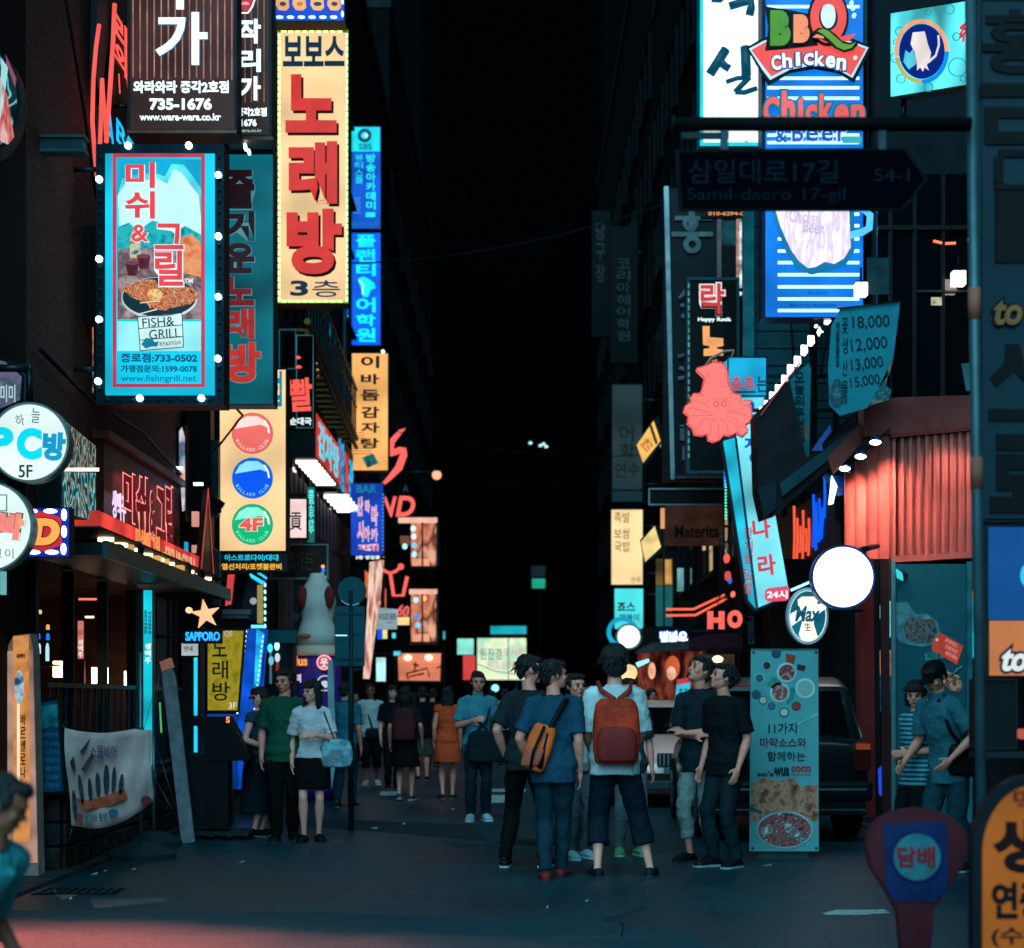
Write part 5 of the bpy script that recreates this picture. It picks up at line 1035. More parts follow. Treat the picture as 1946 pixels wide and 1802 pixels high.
bq.disc('letter_outline', 1571, 40, 39, .098, .105, OUT, 54); bq.ring('letter', 1571, 40, 18, 34, .106, .13, E('#f25048', 1.1), 36, ky=1.42); bq.disc('letter_core', 1571, 36, 14, .106, .112, E('#c8e4fc', 1.3), 24)
bq.poly('letter_tail', [(1586, 78), (1604, 76), (1622, 72), (1612, 84), (1598, 88)], .131, .14, E('#f25048', 1.1))
bq.poly('swoosh_outline', [(1538, 72), (1550, 62), (1568, 62), (1584, 74), (1596, 86), (1610, 90), (1624, 84), (1626, 94), (1616, 104), (1600, 108), (1582, 100), (1568, 88), (1556, 82), (1546, 84)], .141, .15, OUT)
bq.poly('swoosh', [(1549, 68), (1560, 64), (1570, 68), (1586, 82), (1598, 92), (1612, 94), (1622, 89), (1614, 100), (1600, 104), (1586, 98), (1572, 84), (1560, 74)], .151, .16, E('#62a82a', 1.05)); bq.poly('swoosh_tip', [(1540, 80), (1548, 74), (1560, 78), (1562, 82)], .151, .158, E('#f89a6a', 1.05))
for i, ch in enumerate('Chicken'):
    a = i - 3; u = 1534 + a * 20.5; v = 118 + abs(a) ** 1.6 * 1.6; w = 9 if ch != 'i' else 4.5
    bq.text(ch, u - w, v - (15 if ch in 'Chk' else 10 if ch != 'i' else 14), u + w, v + 12, .1, E('#e8ffff', 1.2), .025, .02, outline=E('#0a3a8a', .8), ow=.06, name='letter', rot=a * 1.5)
bq.disc('registered_mark', 1622, 116, 4, .1, .12, E('#e8ffff', 1), n=8)
CR = E('#f06060', 1.1); CT = E('#0a7a90', .9)
for ch, u0, v0, u1, v1 in (('C', 1450, 190, 1478, 240), ('h', 1484, 178, 1508, 240), ('i', 1515, 192, 1524, 240), ('c', 1529, 204, 1550, 240), ('k', 1555, 184, 1580, 240), ('e', 1584, 204, 1610, 240), ('n', 1615, 204, 1640, 240)): bq.text(ch, u0, v0, u1, v1, .05, CR, .03, .04, outline=CT, ow=.07, name='letter')
BL2 = E('#0c5ac8', 1.0)
for ch, u0, v0, u1, v1 in (('&', 1472, 250, 1494, 274), ('B', 1504, 240, 1524, 272), ('e', 1530, 248, 1552, 272), ('e', 1560, 248, 1580, 272), ('r', 1590, 248, 1606, 272)): bq.text(ch, u0, v0, u1, v1, .05, BL2, .005, .03, outline=E('#c8e8ff', 1.2), ow=.05, name='letter')
bq.rect('green_base', 1600, 262, 1636, 274, .03, .06, E('#3ab0c0', 1))
MG = EN(['#e8d8f8', '#f8f4ff', '#d0c0f0', '#ffffff'], 5, 1.25, 2, (2, 1, .5))
bq.poly('mug_outline', [(1458, 370), (1622, 370), (1622, 480), (1606, 506), (1580, 516), (1540, 524), (1512, 512), (1492, 480), (1474, 430)], .04, .06, E('#0c7fb8', .9)); bq.poly('mug', [(1464, 374), (1610, 374), (1612, 430), (1614, 474), (1602, 494), (1584, 504), (1566, 500), (1548, 510), (1534, 512), (1518, 500), (1502, 478), (1482, 434)], .061, .09, MG)
bq.stroke('mug_handle', [(1620, 396), (1640, 400), (1652, 412), (1650, 436), (1636, 444), (1614, 450)], 14, .06, E('#58c8f8', 1.2)); bq.text('Chicken', 1498, 402, 1556, 430, .091, E('#c8bce0', 1.1), .02, .01, rot=8); bq.text('Beer', 1524, 424, 1564, 448, .091, E('#c8bce0', 1.1), .02, .01, rot=8)
bq.text('HOF & CHICKEN', 1533, 555, 1572, 560, .01, E('#1a5aa8', .8), .0, .01); bq.text('Best of the Best Quality', 1500, 578, 1590, 584, .01, E('#0a3a7a', .8), .0, .01)
bq.lights('edge_lamp', [(1617, 8), (1620, 18), (1622, 32)], 7, 8, .02, .08, E('#80e8ff', 3, True, 0)); bracket(bq, 1640, (-20, 300, 560), 1, 22.0)
bq.rect('curtain_tube', 1640, -40, 1668, 66, -.5, -.3, D('#1f8088', .4))
# squid logo sign at top right (oblique)
sq = Thing('oblique_logo_sign', 'tilted cyan light box with blue ring emblem beside the near pole', 'sign', 1768, 180, ab=((1690, 19.2), (1845, 17.2)))
sq.poly('case', [(1690, 24), (1845, -2), (1845, 164), (1690, 190)], -.2, -.01, CAB); sq.poly('face_panel', [(1694, 26), (1842, 2), (1842, 160), (1694, 184)], 0, .008, E('#58dce8', 1.2, True, .4, 1.6))
for u, v, r in ((1712, 60, 9), (1704, 110, 10), (1766, 24, 6), (1806, 18, 10), (1714, 150, 9), (1766, 166, 9), (1822, 128, 18), (1820, 70, 8), (1832, 150, 6), (1704, 80, 5)): sq.ring('bubble', u, v, r - 1.5, r, .009, .013, E('#1ea8bc', .9), 20)
CXs, CYs = 1754, 98
sq.disc('emblem_ground', CXs, CYs, 43, .009, .014, E('#0a2a90', .9), 52); sq.ring('emblem_ring', CXs, CYs, 45, 51, .009, .02, E('#f8a87c', 1.05), 30, 170, 360, ky=1.2); sq.ring('emblem_ring', CXs, CYs, 45, 51, .009, .02, E('#0a90f0', 1.05), 16, 0, 88, ky=1.2); sq.ring('emblem_ring', CXs, CYs, 45, 51, .009, .02, E('#b8b060', 1.05), 16, 90, 168, ky=1.2)
sq.poly('plain_squid', [(1738, 62), (1760, 60), (1766, 84), (1772, 100), (1770, 114), (1764, 124), (1768, 134), (1760, 128), (1757, 136), (1752, 128), (1746, 134), (1746, 122), (1742, 100), (1734, 84)], .015, .02, E('#f4ece8', 1)); sq.stroke('arm', [(1768, 118), (1782, 106), (1788, 86), (1787, 68)], 5, .018, E('#f4ece8', 1)); sq.poly('hand_shape', [(1724, 96), (1732, 102), (1738, 94), (1742, 108), (1744, 122), (1730, 132), (1720, 118)], .015, .019, E('#58d0e0', 1))
sq.text('주', 1826, 46, 1842, 80, .01, E('#d83a54', 1), .04, .01, name='letter', outline=E('#f8e8f0', 1), ow=.04); sq.bar('bracket_arm', sq.W(1700, 190, -.1) + sq.org, sq.W(1700, 230, -.1) + sq.org, .03, METAL)
# near pole and big unlit vertical sign
pl = Thing('near_pole', 'tall teal grey metal pole standing near at right', 'pole', 1866, 1331, d=9.2)
pb = Vector((P(1869, HY, 9.2).x, 9.2, 0)); ptp = P(1842, -150, 9.2); pl.add('shaft', tubem([pb - pl.org, ptp - pl.org], .028, 14), POLE, smooth=True)
for v, c in ((608, '#8a5040'), (930, '#7a4a3a')): pl.add('wrap', tubem([pb.lerp(ptp, (1331 + 540 - v) / 2020) - pl.org, pb.lerp(ptp, (1331 + 600 - v) / 2020) - pl.org], .032, 12), D(c, .6), smooth=True)
pl.add('collar', tubem([pb - pl.org + Vector((0, 0, .0)), pb - pl.org + Vector((0, 0, .25))], .06, 14), METAL, smooth=True)
bs = Thing('unlit_vertical_sign', 'big unlit dark teal sign with black characters cut by the right edge', 'sign', 1905, 990, d=9.6)
UK = D('#020507', .6, var=.2); UF = D('#0a2a35', .5, var=.25, scale=1)
bs.rect('case', 1858, -200, 2080, 992, -.12, -.01, D('#0c2a34', .5)); bs.rect('face_panel', 1866, -200, 2078, 986, 0, .006, UF)
bs.text('홍', 1866, 20, 1990, 142, .008, UK, .03, .01, name='letter'); bs.text('호', 1866, -140, 1990, 0, .008, UK, .03, .01, name='letter')
for a in ((1862, 160, 1990, 186), (1870, 205, 1895, 276), (1895, 252, 1990, 276), (1895, 205, 1990, 226), (1896, 286, 1990, 300), (1888, 300, 1905, 350), (1888, 352, 1990, 362)): bs.rect('letter_stroke', *a, .008, .018, UK)
bs.rect('letter_stroke', 1890, 365, 1990, 500, .008, .018, UK); bs.text('to', 1886, 572, 1940, 620, .008, D('#8a5a34', .6), .03, .015, outline=UK, ow=.06, shear=.2)
bs.poly('letter_stroke', [(1910, 655), (1936, 655), (1946, 700), (1990, 740), (1990, 770), (1926, 705), (1892, 736), (1880, 718), (1908, 690)], .008, .018, UK); bs.rect('letter_stroke', 1878, 778, 1990, 800, .008, .018, UK)
bs.text('로', 1880, 826, 1990, 975, .008, UK, .05, .01, name='letter')
bl3 = Thing('blue_window_sign', 'smooth blue lit panel under the unlit sign at right edge', 'sign', 1912, 1180, d=9.62)
bl3.rect('case', 1866, 994, 2080, 1182, -.1, -.01, CAB); bl3.rect('face_panel', 1878, 1002, 2078, 1178, 0, .006, E('#0a4e98', .95, True, .25, 1.5)); bl3.disc('glow_dot', 1952, 1094, 14, .008, .012, E('#30b8e8', 1.2), 22)
ol = Thing('orange_panel_sign', 'orange lit panel with white outlined script letters beneath the blue panel', 'sign', 1912, 1284, d=9.6)
ol.rect('case', 1866, 1184, 2080, 1286, -.1, -.01, CAB); ol.poly('face_panel', [(1880, 1180), (2078, 1180), (2078, 1284), (1880, 1284)], 0, .006, E('#c87a48', .95, True, .15)); ol.text('to', 1902, 1234, 1950, 1276, .008, E('#e8f0f0', 1), .03, .015, outline=D('#0a2a34', .5), ow=.08, shear=.25)
kb = Thing('kiosk_box', 'plain dark box against the near right building under the orange panel', 'box', 1905, 1420, d=9.55)
kb.rect('box', 1852, 1290, 1932, 1424, -.12, 0, D('#050c10', .5)); kb.frame('edge', 1852, 1290, 1932, 1424, 4, 0, .012, D('#0c1a20', .5)); kb.rect('shelf', 1850, 1428, 1990, 1440, -.1, .05, D('#0c1a20', .5)); kb.disc('red_light', 1944, 1395, 10, -.05, 0, E('#c06050', .9), n=16)
# road sign on arm
rs2 = Thing('street_name_sign', 'arrow shaped dark blue street name sign hanging from a horizontal arm', 'road sign', 1520, 400, d=9.1)
rs2.bar('arm', P(1280, 236, 9.13), P(1845, 236, 9.13), .036, D('#02070a', .8, spec=.1)); rs2.add('arm_cap', tubem([P(1276, 236, 9.13) - rs2.org, P(1284, 236, 9.13) - rs2.org], .045), D('#03090c', .7), smooth=True)
SB = D('#000207', .9, var=.2, spec=.02)
rs2.poly('edge', [(1284, 284), (1722, 280), (1764, 340), (1718, 400), (1290, 400)], -.02, -.004, D('#020a0e', .8, spec=.1)); rs2.poly('plate', [(1291, 290), (1718, 286), (1756, 340), (1712, 394), (1297, 394)], -.003, .004, SB)
RW = D('#0a1a22', .9, spec=.05)
rs2.text('삼일대로17길', 1308, 304, 1592, 350, .006, RW, .01, .003); rs2.text('Samil-daero 17-gil', 1306, 358, 1606, 388, .006, RW, .005, .003); rs2.text('54-1', 1660, 322, 1728, 346, .006, RW, .005, .003)
for u in (1370, 1670): rs2.rect('clamp', u, 248, u + 14, 284, -.03, .0, METAL)
for u in (1296,): rs2.rect('clamp', u, 250, u + 90, 262, -.03, -.01, D('#0a2a30', .5))
# 홍 tall unlit sign
hs = Thing('tall_unlit_sign', 'tall unlit dark sign with grey brush characters and chrome edge left of the squid', 'sign', 1330, 912, d=30)
hs.rect('case', 1262, 358, 1402, 912, -.4, -.01, D('#0c1418', .5)); hs.rect('face_panel', 1270, 364, 1400, 906, 0, .008, D('#0d171c', .45, var=.5, scale=1)); hs.poly('chrome_edge', [(1261, 356), (1270, 356), (1282, 912), (1274, 912)], .0, .06, D('#8c9a9c', .3, .7)); hs.rect('lower_edge', 1280, 905, 1400, 910, 0, .06, D('#4a5456', .4, .5))
HG = D('#5d6c70', .6, var=.4, scale=8)
hs.rect('brush_stroke', 1282, 412, 1352, 420, .01, .05, HG); hs.rect('brush_stroke', 1276, 442, 1354, 451, .01, .05, HG); hs.rect('brush_stroke', 1308, 402, 1320, 448, .01, .048, HG); hs.ring('brush_stroke', 1312, 426, 7, 15, .012, .052, HG, 24); hs.ring('brush_stroke', 1315, 466, 7, 17, .012, .052, HG, 24)
for l in ([(1290, 570), (1300, 560), (1306, 548)], [(1292, 582), (1312, 584)], [(1295, 600), (1308, 610)], [(1288, 680), (1302, 676)], [(1290, 700), (1304, 706)], [(1288, 722), (1304, 718)]): hs.stroke('brush_stroke', l, 9, .03, HG)
hs.rect('brush_stroke', 1292, 812, 1302, 838, .01, .05, HG); hs.rect('brush_stroke', 1302, 828, 1350, 838, .01, .05, HG); hs.rect('brush_stroke', 1292, 808, 1350, 815, .01, .05, HG); hs.rect('brush_stroke', 1296, 848, 1305, 875, .01, .05, HG); hs.rect('brush_stroke', 1305, 866, 1356, 874, .01, .05, HG); hs.rect('brush_stroke', 1322, 838, 1330, 846, .01, .05, HG)
bracket(hs, 1398, (400, 880), 1, 30)
# happy rock sign
hr = Thing('rock_karaoke_sign', 'black sign with red white outlined character above a blocky orange one', 'sign', 1355, 712, d=27.4)
hr.rect('case', 1305, 528, 1405, 900, -.35, -.01, D('#123840', .4)); hr.rect('face_panel', 1312, 532, 1398, 896, 0, .008, D('#030506', .4, var=.2)); hr.frame('trim', 1305, 528, 1405, 900, 5, 0, .03, D('#1c5058', .4))
hr.text('락', 1331, 540, 1376, 598, .01, E('#c8383c', 1.05), .02, .03, outline=E('#f0e4e8', 1.1), ow=.05, name='letter'); hr.text('Happy Rock', 1326, 604, 1389, 613, .01, E('#e0ffff', 1.2), .02, .02)
OR_ = E('#f8a868', 1.1); hr.poly('letter', [(1335, 621), (1348, 621), (1348, 642), (1374, 644), (1374, 658), (1362, 660), (1362, 664), (1374, 666), (1374, 676), (1337, 677), (1337, 664), (1348, 663), (1348, 658), (1336, 656)], .01, .04, OR_)
hr.text('래방', 1340, 684, 1390, 760, .01, E('#c88858', .8), .05, .03)
for i in range(24): hr.rect('edge_chain', 1307, 540 + i * 14, 1310, 549 + i * 14, .03, .045, E('#5aa8b0', .7, False, .3))
bracket(hr, 1403, (550, 700), 1, 27.4)
for u0, u1, v0, v1, c in ((1364, 1372, 420, 464, '#a86a68'), (1372, 1400, 425, 462, '#104a5c'), (1401, 1406, 418, 545, '#d8a8a0'), (1407, 1411, 420, 560, '#f0f4f0'), (1365, 1400, 468, 526, '#020507')):
    pass
# interior glimpse board behind
gb = Thing('backlit_side_panel', 'small teal panel with pink edges behind the tall dark signs', 'panel', 1385, 530, d=28.5)
for u0, u1, v0, v1, m_ in ((1363, 1371, 416, 528, D('#8a6a68', .5)), (1372, 1399, 420, 464, E('#0f4a58', .7, False, .5, 5)), (1372, 1399, 467, 526, BLACK), (1400, 1405, 416, 560, E('#c89088', .8, False, .4, 8)), (1406, 1410, 416, 560, E('#d8f0f0', .9, False, .5, 8))): gb.rect('strip', u0, v0, u1, v1, -.1, 0, m_)
gb.text('010-6294-0107', 1346, 402, 1436, 410, .01, E('#f0a060', .9, False, 0), .02, .01); gb.rect('dark_board', 1332, 398, 1446, 414, -.1, 0, BLACK); bracket(gb, 1408, (450,), 1, 28.5)
# squid neon
sn = Thing('neon_squid_sign', 'coral pink glowing squid shaped sign with curling arms', 'sign', 1366, 840, d=23.2)
body = [(1366, 690), (1356, 688), (1344, 694), (1324, 700), (1324, 704), (1338, 718), (1334, 740), (1330, 748), (1318, 748), (1312, 756), (1314, 764), (1302, 772), (1299, 782), (1308, 790), (1306, 804), (1316, 814), (1320, 826), (1336, 828), (1344, 824), (1346, 836), (1356, 840), (1368, 836), (1376, 826), (1388, 828), (1400, 822), (1412, 828), (1422, 818), (1416, 806), (1428, 800), (1429, 780), (1424, 770), (1428, 762), (1418, 760), (1408, 764), (1408, 752), (1394, 748), (1390, 742), (1384, 730), (1384, 720), (1382, 704), (1378, 696), (1372, 690)]
PKS = E('#ff7a74', 1.15, True, .06, 2); PKL = E('#d84a48', .95, False, 0)
sn.poly('body', body, -.1, .0, PKS); sn.poly('backing', [(1366 + (u - 1366) * 1.03, 764 + (v - 764) * 1.03) for u, v in body], -.14, -.101, D('#5a1c20', .5)); sn.stroke('outline', body + [body[0]], 2.4, .0, E('#e0484a', 1.0))
for l in ([(1350, 704), (1340, 722), (1333, 745), (1336, 755)], [(1376, 708), (1384, 726), (1390, 742), (1390, 755), (1376, 759)], [(1334, 750), (1320, 752), (1316, 760), (1340, 768), (1348, 776)], [(1304, 782), (1316, 775), (1340, 782), (1352, 788)], [(1310, 798), (1316, 790), (1340, 790), (1356, 790)],
          [(1320, 818), (1328, 812), (1334, 798), (1358, 796)], [(1348, 830), (1352, 820), (1350, 804), (1362, 796)], [(1364, 834), (1366, 800)], [(1384, 824), (1382, 808), (1370, 796)], [(1404, 820), (1396, 806), (1376, 794)], [(1420, 812), (1408, 810), (1396, 794), (1378, 790)],
          [(1424, 794), (1414, 786), (1380, 784)], [(1426, 770), (1414, 772), (1404, 782), (1384, 780)], [(1404, 756), (1388, 762), (1384, 772)], [(1340, 768), (1350, 760), (1366, 757), (1382, 762)]): sn.stroke('incised_line', l, 1.0, .002, PKL)
sn.ring('eye', 1361, 768, 4, 5.5, 0, .012, PKL, 14); sn.ring('eye', 1375, 768, 4, 5.5, 0, .012, PKL, 14); sn.stroke('bracket_arm', [(1400, 740), (1440, 740)], 3, -.2, METAL)
sn.bar('bracket_arm', P(1400, 780, 23.3), Vector((WR, 23.3, P(1400, 780, 23.3).z)), .025, METAL); sn.stroke('squid_hook', [(1344, 690), (1354, 676), (1380, 662), (1398, 660), (1394, 674)], 5, -.2, D('#a88c78', .5))
# cyan slanted sign
cs2 = Thing('slanting_cyan_sign', 'long slanting cyan and white sign running down to a red 24 hour badge', 'sign', 1450, 1155, d=24.0)
cs2.poly('side_face', [(1376, 838), (1396, 832), (1438, 1156), (1424, 1140)], -.1, .0, E('#20c4e4', 1.0, True, .3, 2)); cs2.poly('front_face', [(1398, 800), (1446, 770), (1470, 960), (1500, 1130), (1438, 1156)], -.1, .0, E('#78e4f4', 1.2, True, .35, 1.0)); cs2.poly('blue_edge', [(1396, 832), (1400, 832), (1441, 1156), (1436, 1156)], .001, .02, D('#0a4a6a', .5))
cs2.poly('case', [(1374, 838), (1396, 796), (1448, 766), (1472, 960), (1502, 1134), (1438, 1162), (1422, 1142)], -.35, -.101, D('#0a4450', .5))
cs2.rect('head_panel', 1384, 680, 1456, 752, -.3, .0, E('#18a8d8', 1.05, True, .4, 1.5), ); cs2.frame('head_trim', 1382, 678, 1458, 754, 2.5, 0, .02, D('#06304a', .5)); cs2.rect('mid_panel', 1404, 756, 1452, 798, -.2, 0, E('#6adcf0', 1.0, False, .2))
for ch, u, c in (('춤', 1389, '#e04a60'), ('추', 1413, '#e04a60'), ('는', 1438, '#0c4a7a')): cs2.text(ch, u, 716, u + 20, 746, .004, E(c, .9), .02, .02, name='letter')
cs2.text('오', 1408, 760, 1436, 796, .004, E('#0a50c8', .9), .06, .02, name='letter'); cs2.text('지', 1414, 832, 1440, 856, .004, E('#0a5ac8', .9), .04, .02, name='letter'); cs2.disc('round_letter', 1434, 870, 10, .002, .02, E('#0a5ac8', .9)); 
cs2.text('나', 1430, 985, 1464, 1024, .004, E('#d8405a', 1), .03, .02, name='letter', rot=-6); cs2.text('라', 1440, 1054, 1474, 1094, .004, E('#d8405a', 1), .03, .02, name='letter', rot=-6)
cs2.poly('red_badge', [(1454, 1122), (1460, 1118), (1494, 1114), (1500, 1118), (1499, 1138), (1494, 1142), (1460, 1144), (1453, 1138)], .004, .02, E('#e05070', 1)); cs2.text('24시', 1457, 1122, 1496, 1138, .022, E('#f8f0ff', 1.2), .03, .01)
cs2.vtext('한치회덮밥', 1414, 1000, 1430, 1130, .004, E('#c8405a', .8), .01)
cs2.bar('bracket_arm', P(1458, 715, 24.1), Vector((WR, 24.1, P(0, 715, 24.1).z)), .03, METAL)
sl = Thing('slim_tube_sign', 'slim blue and green light tube hanging below the squid sign', 'light tube', 1378, 1000, d=25)
sl.stroke('tube', [(1378, 850), (1378, 925)], 5, 0, E('#1878f0', 1.4, True)); sl.stroke('tube_core', [(1379, 850), (1379, 905)], 2.4, .04, E('#a8fff0', 2)); sl.lights('bead', [(1379, 908 + i * 6) for i in range(14)], 4, 4, .0, .05, E('#40e8c0', 1.6, False, 0)); sl.stroke('cable', [(1378, 700), (1378, 850)], 1.2, -.1, METAL); sl.rect('box', 1372, 842, 1385, 849, -.05, .05, METAL); sl.bar('bracket_arm', P(1385, 845, 25.02), Vector((WR, 25.02, P(0, 845, 25.02).z)), .02, METAL)
# lantern string
ls = Thing('lantern_string', 'rising string of small white lit tags along the awning edge', 'string lights', 1510, 700, d=22.2)
pts = [(1448, 784), (1457, 772), (1467, 756), (1478, 742), (1490, 724), (1501, 704), (1514, 688), (1527, 667), (1540, 649), (1571, 608)]
for (u, v) in pts: ls.poly('light_tag', [(u - 5, v - 10), (u + 6, v - 9), (u + 7, v + 4), (u + 2, v + 10), (u - 5, v + 8)], 0, .05, E('#ffffff', 3.5, True, 0))
ls.poly('star_tag', [(1556, 622), (1560, 630), (1564, 632), (1558, 634), (1556, 640), (1552, 632)], 0, .05, E('#ffffff', 3, True, 0)); ls.disc('dot_tag', 1550, 621, 3, 0, .05, E('#ffffff', 3), n=8); ls.stroke('wire', [(1440, 800)] + pts + [(1600, 566)], 1.4, -.02, BLACK)
for i, (u, v, w, h, d_) in enumerate(((1636, 551, 22, 24, 21.4), (1821, 530, 24, 26, 21.3))):
    t = Thing('wall_lantern', ('white cube lantern at the corner of the blue beer sign', 'white cube lantern in the upstairs window by the near pole')[i], 'lantern', u, v, d=d_, group='white cube lanterns outside the upstairs bar'); k = d_ / F
    for s_ in (-1, 1): t.add('shade_half', ([Vector(p) for p in boxm(s_ * w * k * .27 - w * k * .22, s_ * w * k * .27 + w * k * .22, -.07, .07, -h * k / 2, h * k / 2)[0]], boxm(0, 1, 0, 1, 0, 1)[1]), E('#ffe8d8', 5, True, 0))
    t.rect('cap', u - w/2, v - h/2 - 3, u + w/2, v - h/2, -.08, .08, BLACK); t.bar('bracket_arm', P(u, v - h/2 - 3, d_), P(u, v - h/2 - 30, d_), .012, BLACK)
# upstairs bay at right, dark glass with reflections
ub = Thing('upstairs_bay', 'dark upstairs glass front with warm reflections above the red corrugated panels', 'window', 1760, 760, d=21.5)
ub.rect('glass', 1668, 330, 1862, 756, -.05, -.02, glass('#040b0e', .05)); 
for u in (1690, 1736, 1790, 1844): ub.rect('mullion', u, 330, u + 5, 756, -.02, .03, BLACK)
ub.rect('transom', 1668, 430, 1862, 438, -.019, .04, BLACK); ub.rect('transom', 1740, 552, 1850, 556, -.019, .02, METAL)
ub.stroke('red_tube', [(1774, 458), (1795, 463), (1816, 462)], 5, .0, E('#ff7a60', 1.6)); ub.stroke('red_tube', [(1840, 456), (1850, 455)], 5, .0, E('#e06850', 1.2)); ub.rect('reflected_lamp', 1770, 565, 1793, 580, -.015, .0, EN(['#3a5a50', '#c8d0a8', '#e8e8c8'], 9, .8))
ub.poly('leaning_sheet', [(1826, 692), (1846, 690), (1846, 742), (1836, 744)], .0, .02, D('#3a6a70', .6)); ub.rect('frame_board', 1648, 490, 1690, 560, -.01, .01, D('#10343a', .5, var=.6, scale=6))
# price banner
pr = Thing('price_banner', 'teal hanging cloth price banner with handwritten prices', 'banner', 1640, 785, d=20.8)
pr.poly('cloth', [(1598, 584), (1711, 572), (1697, 686), (1688, 720), (1647, 776), (1596, 790), (1576, 770), (1574, 700), (1580, 620)], -.02, 0, D('#1f8492', .75, var=.2, scale=3)); pr.stroke('rod', [(1590, 588), (1722, 572)], 3, .02, BLACK)
PI = D('#10242c', .8)
for s_, u0, v0, u1, v1, r_ in (('18,000', 1620, 600, 1690, 626, -3), ('12,000', 1617, 642, 1686, 668, -6), ('13,000', 1617, 680, 1678, 704, -7), ('15,000', 1616, 714, 1672, 736, -8)): pr.text(s_, u0, v0, u1, v1, .002, PI, .0, .006, rot=r_)
for ch, v in (('꽃', 604), ('생', 642), ('산', 684), ('물', 724)): pr.text(ch, 1600, v, 1611, v + 30, .002, PI, .0, .006, name='letter')
pr.vtext('해산물모듬안주', 1588, 612, 1595, 700, .002, D('#1a4a58', .8), .0); pr.poly('food_print', [(1697, 680), (1690, 712), (1668, 738), (1650, 772), (1690, 760), (1694, 740), (1684, 734), (1688, 700)], .002, .006, EN(['#c86a3c', '#1a6a74', '#0c3a44', '#2a8a90'], 12, 1, 4, lit=False)); pr.disc('food_print', 1590, 748, 14, .002, .005, EN(['#1a6a74', '#0c3a44', '#2a8a90'], 12, 1, 4, lit=False), 28); pr.text('포장', 1597, 756, 1610, 768, .002, PI, 0, .004)
p2 = Thing('narrow_banner', 'narrow crumpled teal banner hanging left of the price banner', 'banner', 1520, 875, d=22)
p2.poly('cloth', [(1501, 722), (1536, 690), (1541, 700), (1538, 868), (1503, 876)], -.02, 0, D('#186a74', .75, var=.25, scale=3)); p2.vtext('오늘의추천회', 1510, 705, 1528, 840, .002, D('#0c2c38', .8), .01); p2.poly('food_print', [(1524, 800), (1536, 815), (1534, 838), (1526, 828)], .002, .006, D('#a06048', .8))
# awning and corrugated facade
aw = Thing('dark_awning', 'dark sloping awning with a maroon return over the right hand shop entrance', 'awning', 1530, 980, d=21.6)
aw.poly('slope', [(1436, 786), (1500, 720), (1532, 870), (1640, 790), (1640, 830), (1480, 975), (1452, 985), (1440, 930)], -.5, 0, D('#1a1a1e', .7, var=.5)); aw.poly('teal_valance', [(1480, 920), (1640, 800), (1640, 822), (1486, 944)], .002, .06, D('#123c44', .6)); aw.poly('maroon_edge', [(1570, 870), (1640, 800), (1646, 830), (1580, 905)], .062, .1, D('#7a3c34', .6))
aw.poly('poster', [(1540, 858), (1576, 808), (1578, 822), (1560, 846), (1562, 858)], .062, .07, E('#1a4a9a', .7)); aw.poly('lower_panel', [(1440, 930), (1452, 985), (1474, 968), (1474, 915)], .002, .04, D('#0c2830', .5))
aw.stroke('edge_tube', [(1445, 790), (1485, 735), (1520, 690)], 3, .02, E('#8a3a4c', .7))
cf = Thing('corrugated_facade', 'coral red corrugated metal upper front of the corner shop', 'facade', 1745, 1068, d=21.3)
CRM = D('#b4564a', .4, .1, var=.3, scale=2, bump=.1, spec=.4); 
cf.poly('header', [(1640, 765), (1700, 757), (1868, 752), (1868, 812), (1690, 826), (1640, 830)], -.3, .06, D('#7a3832', .5, var=.3)); cf.poly('header_trim', [(1690, 826), (1868, 810), (1868, 818), (1690, 834)], -.1, .1, D('#7a2c28', .4))
for i in range(11):      # ribs, each with its own raised profile
    u = 1692 + i * 15.6; V = []
    prof = [(0, 0), (2.5, .05), (8, .055), (10.5, 0), (15.6, 0)]
    top = 832 - i * 1.2; bot = 1062 - i * .8; n_ = len(prof)
    for hh in (0, -.03):
        for (du, h_) in prof: V.append(cf.W(u + du, top, h_ + hh)); V.append(cf.W(u + du, bot, h_ + hh))
    Fc = [(2*j, 2*j+1, 2*j+3, 2*j+2) for j in range(n_ - 1)] + [(2*n_+2*j+2, 2*n_+2*j+3, 2*n_+2*j+1, 2*n_+2*j) for j in range(n_ - 1)]
    cf.add('corrugation', (V, Fc), CRM)
cf.poly('lower_trim', [(1690, 1058), (1866, 1048), (1866, 1060), (1692, 1070)], -.1, .08, CRM)
# rounded return that turns the corner, lit by the lamps
cr = Thing('corrugated_return', 'brightly lit rounded red corner panels below the cluster of spot lamps', 'facade', 1650, 1060, ab=((1600, 22.3), (1692, 21.25)))
for i in range(4):
    u0 = 1606 + i * 21; V = []; n_ = 7; top = 905 - i * 24; bot = (1042, 1048, 1066, 1078)[i]
    for hh in (0, -.04):
        for j in range(n_): V += [cr.W(u0 + 21 * j / (n_ - 1), top - j * 2, .07 * math.sin(math.pi * j / (n_ - 1)) + hh), cr.W(u0 + 21 * j / (n_ - 1), bot, .07 * math.sin(math.pi * j / (n_ - 1)) + hh)]
    Fc = [(2*j, 2*j+1, 2*j+3, 2*j+2) for j in range(n_ - 1)] + [(2*n_+2*j+2, 2*n_+2*j+3, 2*n_+2*j+1, 2*n_+2*j) for j in range(n_ - 1)]
    cr.add('corrugation', (V, Fc), CRM, smooth=True)
cr.poly('backing', [(1604, 905), (1691, 812), (1691, 1075), (1604, 1045)], -.2, -.05, D('#4a1a18', .6))
